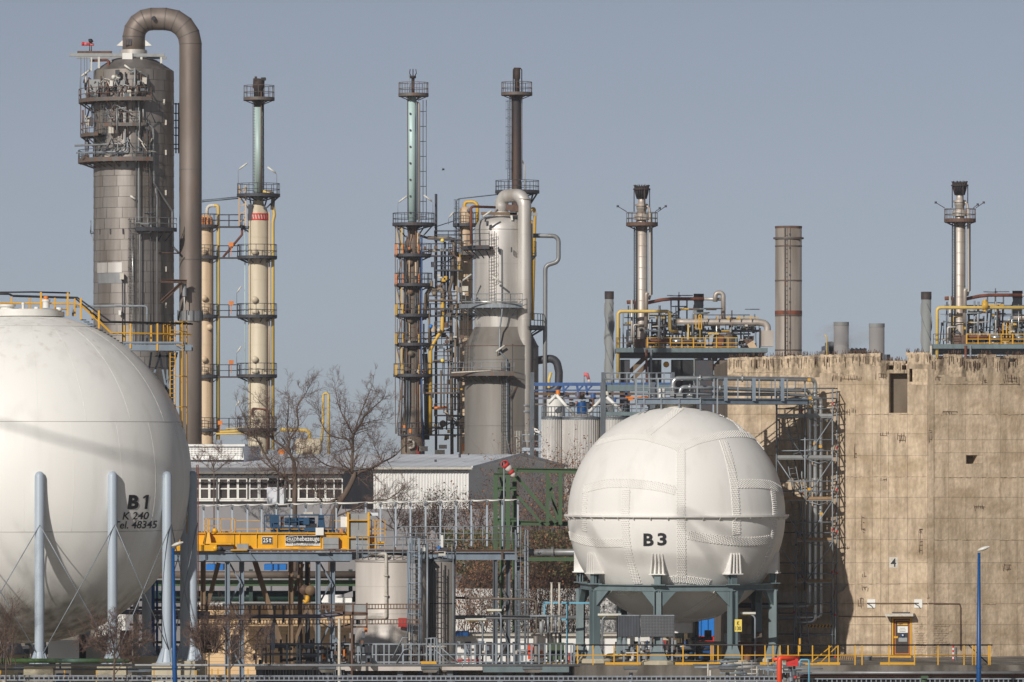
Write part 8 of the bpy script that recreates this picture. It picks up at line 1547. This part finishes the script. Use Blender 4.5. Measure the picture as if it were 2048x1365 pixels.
for u, w in ((85, 26), (280, 44), (655, 34), (860, 36), (1065, 40), (1262, 30), (1455, 34), (40, 24)):
    t = thing('pipe_support', 'weathered concrete topped pipe support bracket before ' + {85: 'the first tank leg', 280: 'the third tank leg', 655: 'the tray rack', 860: 'the grey tank', 1065: 'the bollard', 1262: 'the narrow dark screen', 1455: 'the K 130 post', 40: 'the left frame edge'}[u], 'bracket', fn.p(u, 1365))
    b = MB(); b.box(fn.p(u - w / 2, 1338 if u != 280 else 1344, -.4), fn.p(u + w / 2, 1334 if u != 280 else 1336, .4)); b.build('cap', 'galv_dark', t); b = MB(); b.hexa([fn.p(a, v, d) for v, ws in ((1345, .35), (1338.3, .5)) for a, d in ((u - w * ws, -.35), (u + w * ws, -.35), (u + w * ws, .35), (u - w * ws, .35))]); b.build('corbel', 'terrace', t)
    b = MB(); p = fn.p(u, 1345); b.cyl((p.x, p.y, 0), .11, 0, p.z, 10); b.build('post', 'galv', t)
for i, (u, m) in enumerate(((1, 'safety_yellow'), (66, 'safety_yellow'), (129, 'safety_yellow'), (193, 'safety_yellow'), (254, 'safety_yellow'), (308, 'safety_yellow'), (392, 'safety_yellow'), (424, 'safety_yellow'), (436, 'orange_paint'), (455, 'safety_yellow'), (500, 'orange_paint'), (42, 'galv'), (155, 'steel_blue'), (500, 'galv'))):
    pass
yp = thing('yellow_railing', 'row of thin yellow posts behind the foreground pipes below tank B 1', 'railing', Fr(294).p(200, 1365))
for u in (1, 66, 129, 193, 254, 308, 392, 424, 436, 455, 496): b = MB(); p = Fr(294).p(u, 1338); b.bar((p.x, p.y, 0), p, .07); b.build('railing_post', 'safety_yellow', yp)
b = MB(); b.bar(Fr(294).p(-20, 1375), Fr(294).p(500, 1375), .06); b.build('rail', 'safety_yellow', yp)
eq = thing('valve_station', 'grey cabinets and valves in the shade beneath tank B 1', 'valve station', Fr(306).p(180, 1330)); fe = Fr(306)
for u0, v0, u1, v1, m in ((96, 1282, 158, 1322, 'roof_grey'), (160, 1278, 215, 1322, 'cabinet_grey'), (-10, 1288, 15, 1322, 'roof_grey'), (66, 1290, 88, 1322, 'steel_blue'), (158, 1270, 172, 1325, 'dark_steel'), (222, 1275, 229, 1300, 'safety_yellow'), (240, 1262, 262, 1325, 'brown_pipe'), (30, 1318, 90, 1326, 'dark_steel'), (340, 1285, 350, 1318, 'rust'), (112, 1348, 136, 1366, 'blue_paint'), (176, 1290, 212, 1294, 'plate_white')): b = MB(); b.box(fe.p(u0, v1, 0), fe.p(u1, v0, .8)); b.build('cabinet', m, eq)
for i in range(46): u, v = rnd.uniform(0, 380), rnd.uniform(1280, 1330); b = MB(); d = rnd.uniform(0, 6); (b.cyl(fe.p(u, v, d), rnd.uniform(.1, .25), -.2, .25, 10) if i % 2 else b.tube([fe.p(u, 1345, d), fe.p(u, v - 10, d)], rnd.uniform(.04, .1), 6)); b.build('valve' if i % 2 else 'riser_pipe', rnd.choice(['galv', 'dark_steel', 'black_paint', 'plate_worn', 'steel_blue', 'rusty_steel', 'galv_dark']), eq)
pipe('fat_pipe', Fr(313), [(200, 1224, 0), (380, 1226, 0), (420, 1228, 0)], 5, 'violet_pipe', label='fat violet pipe passing behind the legs of tank B 1', n=14)
br2 = thing('steel_rack', 'blue steel posts standing behind the legs of tank B 1', 'frame', Fr(316).p(310, 1330))
for u, w in ((306, .2), (314, .14), (272, .3), (325, .12)): b = MB(); p = Fr(316).p(u, 1162); b.bar((p.x, p.y, 0), p, w); b.build('post', 'blue_paint' if u != 272 else 'stainless', br2)
for v in (1200, 1216, 1250, 1285): b = MB(); b.bar(Fr(316).p(260, v), Fr(316).p(400, v), .14); b.build('rail', 'dark_steel', br2)
rp = thing('rusty_rods', 'pair of thin rusty downrods right beside tank B 1 rear leg', 'rods', Fr(345).p(396, 1300))
for u in (393.5, 396.5): b = MB(); b.tube([Fr(345).p(u, 1330), Fr(345).p(u, 930)], .035, 5); b.build('rod', 'rust', rp)
def lamp_post(label, f, u, vt, lean):
    t = thing('street_lamp', label, 'street lamp', (f.x(u), f.Y, 0)); top = f.p(u, vt); b = MB(); base = Vector((f.x(u + lean), f.Y, 0))
    b.tube([base, f.p(u + lean * .35, 1340), top], [.13, .12, .07], 12); b.build('pole', 'blue_paint', t); b = MB(); b.cyl(f.p(u + lean * .4, 1335), .15, -.04, .05, 12); b.build('pole_collar', 'blue_paint', t)
    b = MB(); vs = []; n = 12; m_ = 9; ax = Vector((1, -.1, .34)).normalized(); up = Vector((-.3, 0, 1)).normalized(); sd = ax.cross(up)
    for i in range(m_):
        s = i / (m_ - 1); r = math.sin(math.pi * (s * .96 + .02)) ** .6
        for k in range(n): a = 2 * math.pi * k / n; vs.append(top + Vector((-.06, 0, .08)) + ax * (s * .62) + sd * (.17 * r * math.cos(a)) + up * (.1 * r * math.sin(a) + .03))
    b.add(vs, [(i * n + k, i * n + (k + 1) % n, (i + 1) * n + (k + 1) % n, (i + 1) * n + k) for i in range(m_ - 1) for k in range(n)] + [tuple(range(n)), tuple((m_ - 1) * n + k for k in reversed(range(n)))], True); b.build('lamp_head', 'lamp_white', t); return t
lamp_post('blue street lamp before the right legs of tank B 1', Fr(282), 346, 1097, 9); lamp_post('blue street lamp before the concrete bunker at the right', Fr(282), 1958, 1106, -1)
fh = Fr(284); hy = thing('hydrant_pipe', 'orange red fire water standpipe with red valve box before the terrace', 'hydrant', fh.p(1560, 1365))
b = MB(); p = fh.p(1559, 1318); b.tube(fillet([(p.x, p.y, 0), p + Vector((0, 0, .05)), fh.p(1598, 1318, .4)], .12, 5), .13, 12); b.tube([fh.p(1546, 1319), fh.p(1562, 1319)], .1, 10); b.build('standpipe', 'hydrant_red', hy)
b = MB(); b.box(fh.p(1574, 1333, .2), fh.p(1597, 1318, .8)); b.build('valve_box', 'red_paint', hy); b = MB(); b.box(fh.p(1583, 1328, .18), fh.p(1590, 1323, .2)); b.build('label_patch', 'sock_red', hy)
for i in range(16): u, v = rnd.uniform(1562, 1600), rnd.uniform(1334, 1362); b = MB(); b.cyl(fh.p(u, v, .6), rnd.uniform(.06, .14), -.08, .1, 9); b.build('valve', rnd.choice(['dark_steel', 'galv_dark', 'rusty_steel', 'sock_red', 'galv']), hy)
lb = thing('pipe_support', 'slim light blue tube frame right of the orange standpipe', 'frame', fh.p(1608, 1365)); b = MB(); b.tube(fillet([fh.p(1600, 1334), fh.p(1600, 1320), fh.p(1618, 1320), fh.p(1618, 1400)], .08, 4), .045, 7); b.build('tube', 'light_blue', lb)
pipe('edge_pipe', Fr(305), [(1600, 1346, 0), (2080, 1346, 0)], 3.2, 'grey_pipe', label='silver pipe along the terrace edge at the right', n=10); pipe('edge_pipe', Fr(305.2), [(1575, 1352, 0), (2080, 1352, 0)], 1.8, 'rust', label='rust red thin pipe under the silver terrace pipe', n=8)
gv = thing('green_valve', 'green valve stand peeking over the right cable ladder', 'valve', fh.p(1848, 1365)); b = MB(); p = fh.p(1848, 1358); b.cyl((p.x, p.y, 0), .16, 0, p.z, 10); b.box(fh.p(1842, 1357, -.3), fh.p(1856, 1352, .2)); b.build('body', 'green_steel', gv)
gp = thing('lower_pipework', 'tangle of small galvanised pipes before the terrace wall', 'pipes', fn.p(1500, 1365, 6)); 
for i in range(46):
    u, v = rnd.uniform(1390, 1600), rnd.uniform(1336, 1364); b = MB(); d = rnd.uniform(4, 12); b.tube([fn.p(u, v, d), fn.p(u + rnd.uniform(20, 90), v, d)] if i % 3 else [fn.p(u, 1400, d), fn.p(u, v - 6, d)], rnd.uniform(.025, .06), 6); b.build('small_pipe', rnd.choice(['galv', 'galv', 'galv_dark', 'steel_blue', 'plate_worn']), gp)
b = MB(); b.tube([P(u, v, 500) for u, v in ((884, 341), (886.5, 339), (889, 338))], [.03, .1, .03], 6); b.add([P(885, 339, 500), P(887, 339, 500), P(884, 335, 500, .3)], [(0, 1, 2)]); b.add([P(886, 339, 500), P(888, 338.5, 500), P(890, 342, 500, -.3)], [(0, 1, 2)]); tag(b.build('flying_bird', 'feather_black'), 'small dark bird flying in the open sky between the stacks', 'bird')

# ------------------------------------------------------------ things outside the frame whose shadows fall into it
cl = [hit(C1, R1, u, v) + sundir * 80 for u, v in ((0, 846), (60, 862), (117, 879), (180, 895), (234, 908), (290, 921))] + [hit(C3, R3, u, v) + sundir * 80 for u, v in ((1145, 1096), (1215, 1108), (1285, 1118), (1360, 1127), (1440, 1135), (1530, 1147))]  # unseen line, its course projected sunwards from the shadow wanted on both tanks
cl = [cl[0] + (cl[0] - cl[1]) * 12] + cl + [cl[-1] + Vector((12, -40, 6)), cl[-1] + Vector((40, -120, 20))]
b = MB(); b.tube(smooth_line(cl, 4), .1, 8); tag(b.build('overhead_line', 'dark_pipe'), 'thick overhead line outside the frame on the camera side, bent to cast a shadow across both tanks', 'cable')
tp = on_sphere(C1, R1, f1.x(15), f1.z(1150)) + sundir * 34
rg = random.Random(5); t = thing('bare_tree', 'tall leafless tree outside the frame at the left, casting branch shadows on tank B 1', 'tree', (tp.x, tp.y, 0)); br, tw = [], []
tb_ = Vector((tp.x, tp.y, 0)); b = MB(); b.tube([tb_, tb_ + Vector((.2, 0, tp.z * .4)), tb_ + Vector((0, .2, tp.z * .78))], [.35, .26, .18], 10); b.build('trunk', 'bark', t)
for i in range(11): a_ = rg.uniform(0, 6.28); sprout(rg, tb_ + Vector((0, 0, tp.z * rg.uniform(.55, .8))), Vector((math.cos(a_), math.sin(a_), 1.1)), rg.uniform(4, 7), .1, 3, br, tw)
limb_mesh(br, 'bark', 'branches', t, 'stuff', 4); limb_mesh(tw, 'twig', 'twigs', t, 'stuff', 3)

b = MB(); b.lathe([(4.4 * math.sin(math.pi * i / 10), -2.0 * math.cos(math.pi * i / 10)) for i in range(11)], fI.p(1690, 672, 2), 20); sm = bpy.data.materials.new('steam'); sm.use_nodes = True; hn = sm.node_tree.nodes; hn.remove(hn['Principled BSDF'])
pv = hn.new('ShaderNodeVolumePrincipled'); pv.inputs['Color'].default_value = (.95, .95, 1, 1); ns = hn.new('ShaderNodeTexNoise'); ns.inputs['Scale'].default_value = .35; rp_ = hn.new('ShaderNodeMapRange'); rp_.inputs['From Min'].default_value = .45; rp_.inputs['From Max'].default_value = .7; rp_.inputs['To Max'].default_value = .22
gp_ = hn.new('ShaderNodeNewGeometry'); sl = sm.node_tree.links; sl.new(gp_.outputs['Position'], ns.inputs['Vector']); sl.new(ns.outputs['Fac'], rp_.inputs['Value']); sl.new(rp_.outputs[0], pv.inputs['Density']); sl.new(pv.outputs[0], hn['Material Output'].inputs['Volume'])
b.build('steam', sm, kind='stuff')
# ------------------------------------------------------------ thin winter haze
b = MB(); b.box((-950, -100, -1), (950, 3600, 190)); hz = bpy.data.materials.new('haze'); hz.use_nodes = True; hn = hz.node_tree.nodes; hn.remove(hn['Principled BSDF'])
pv = hn.new('ShaderNodeVolumePrincipled'); pv.inputs['Density'].default_value = 0.0001; pv.inputs['Color'].default_value = (.86, .9, 1, 1); hz.node_tree.links.new(pv.outputs[0], hn['Material Output'].inputs['Volume'])
b.build('haze', hz, kind='stuff')
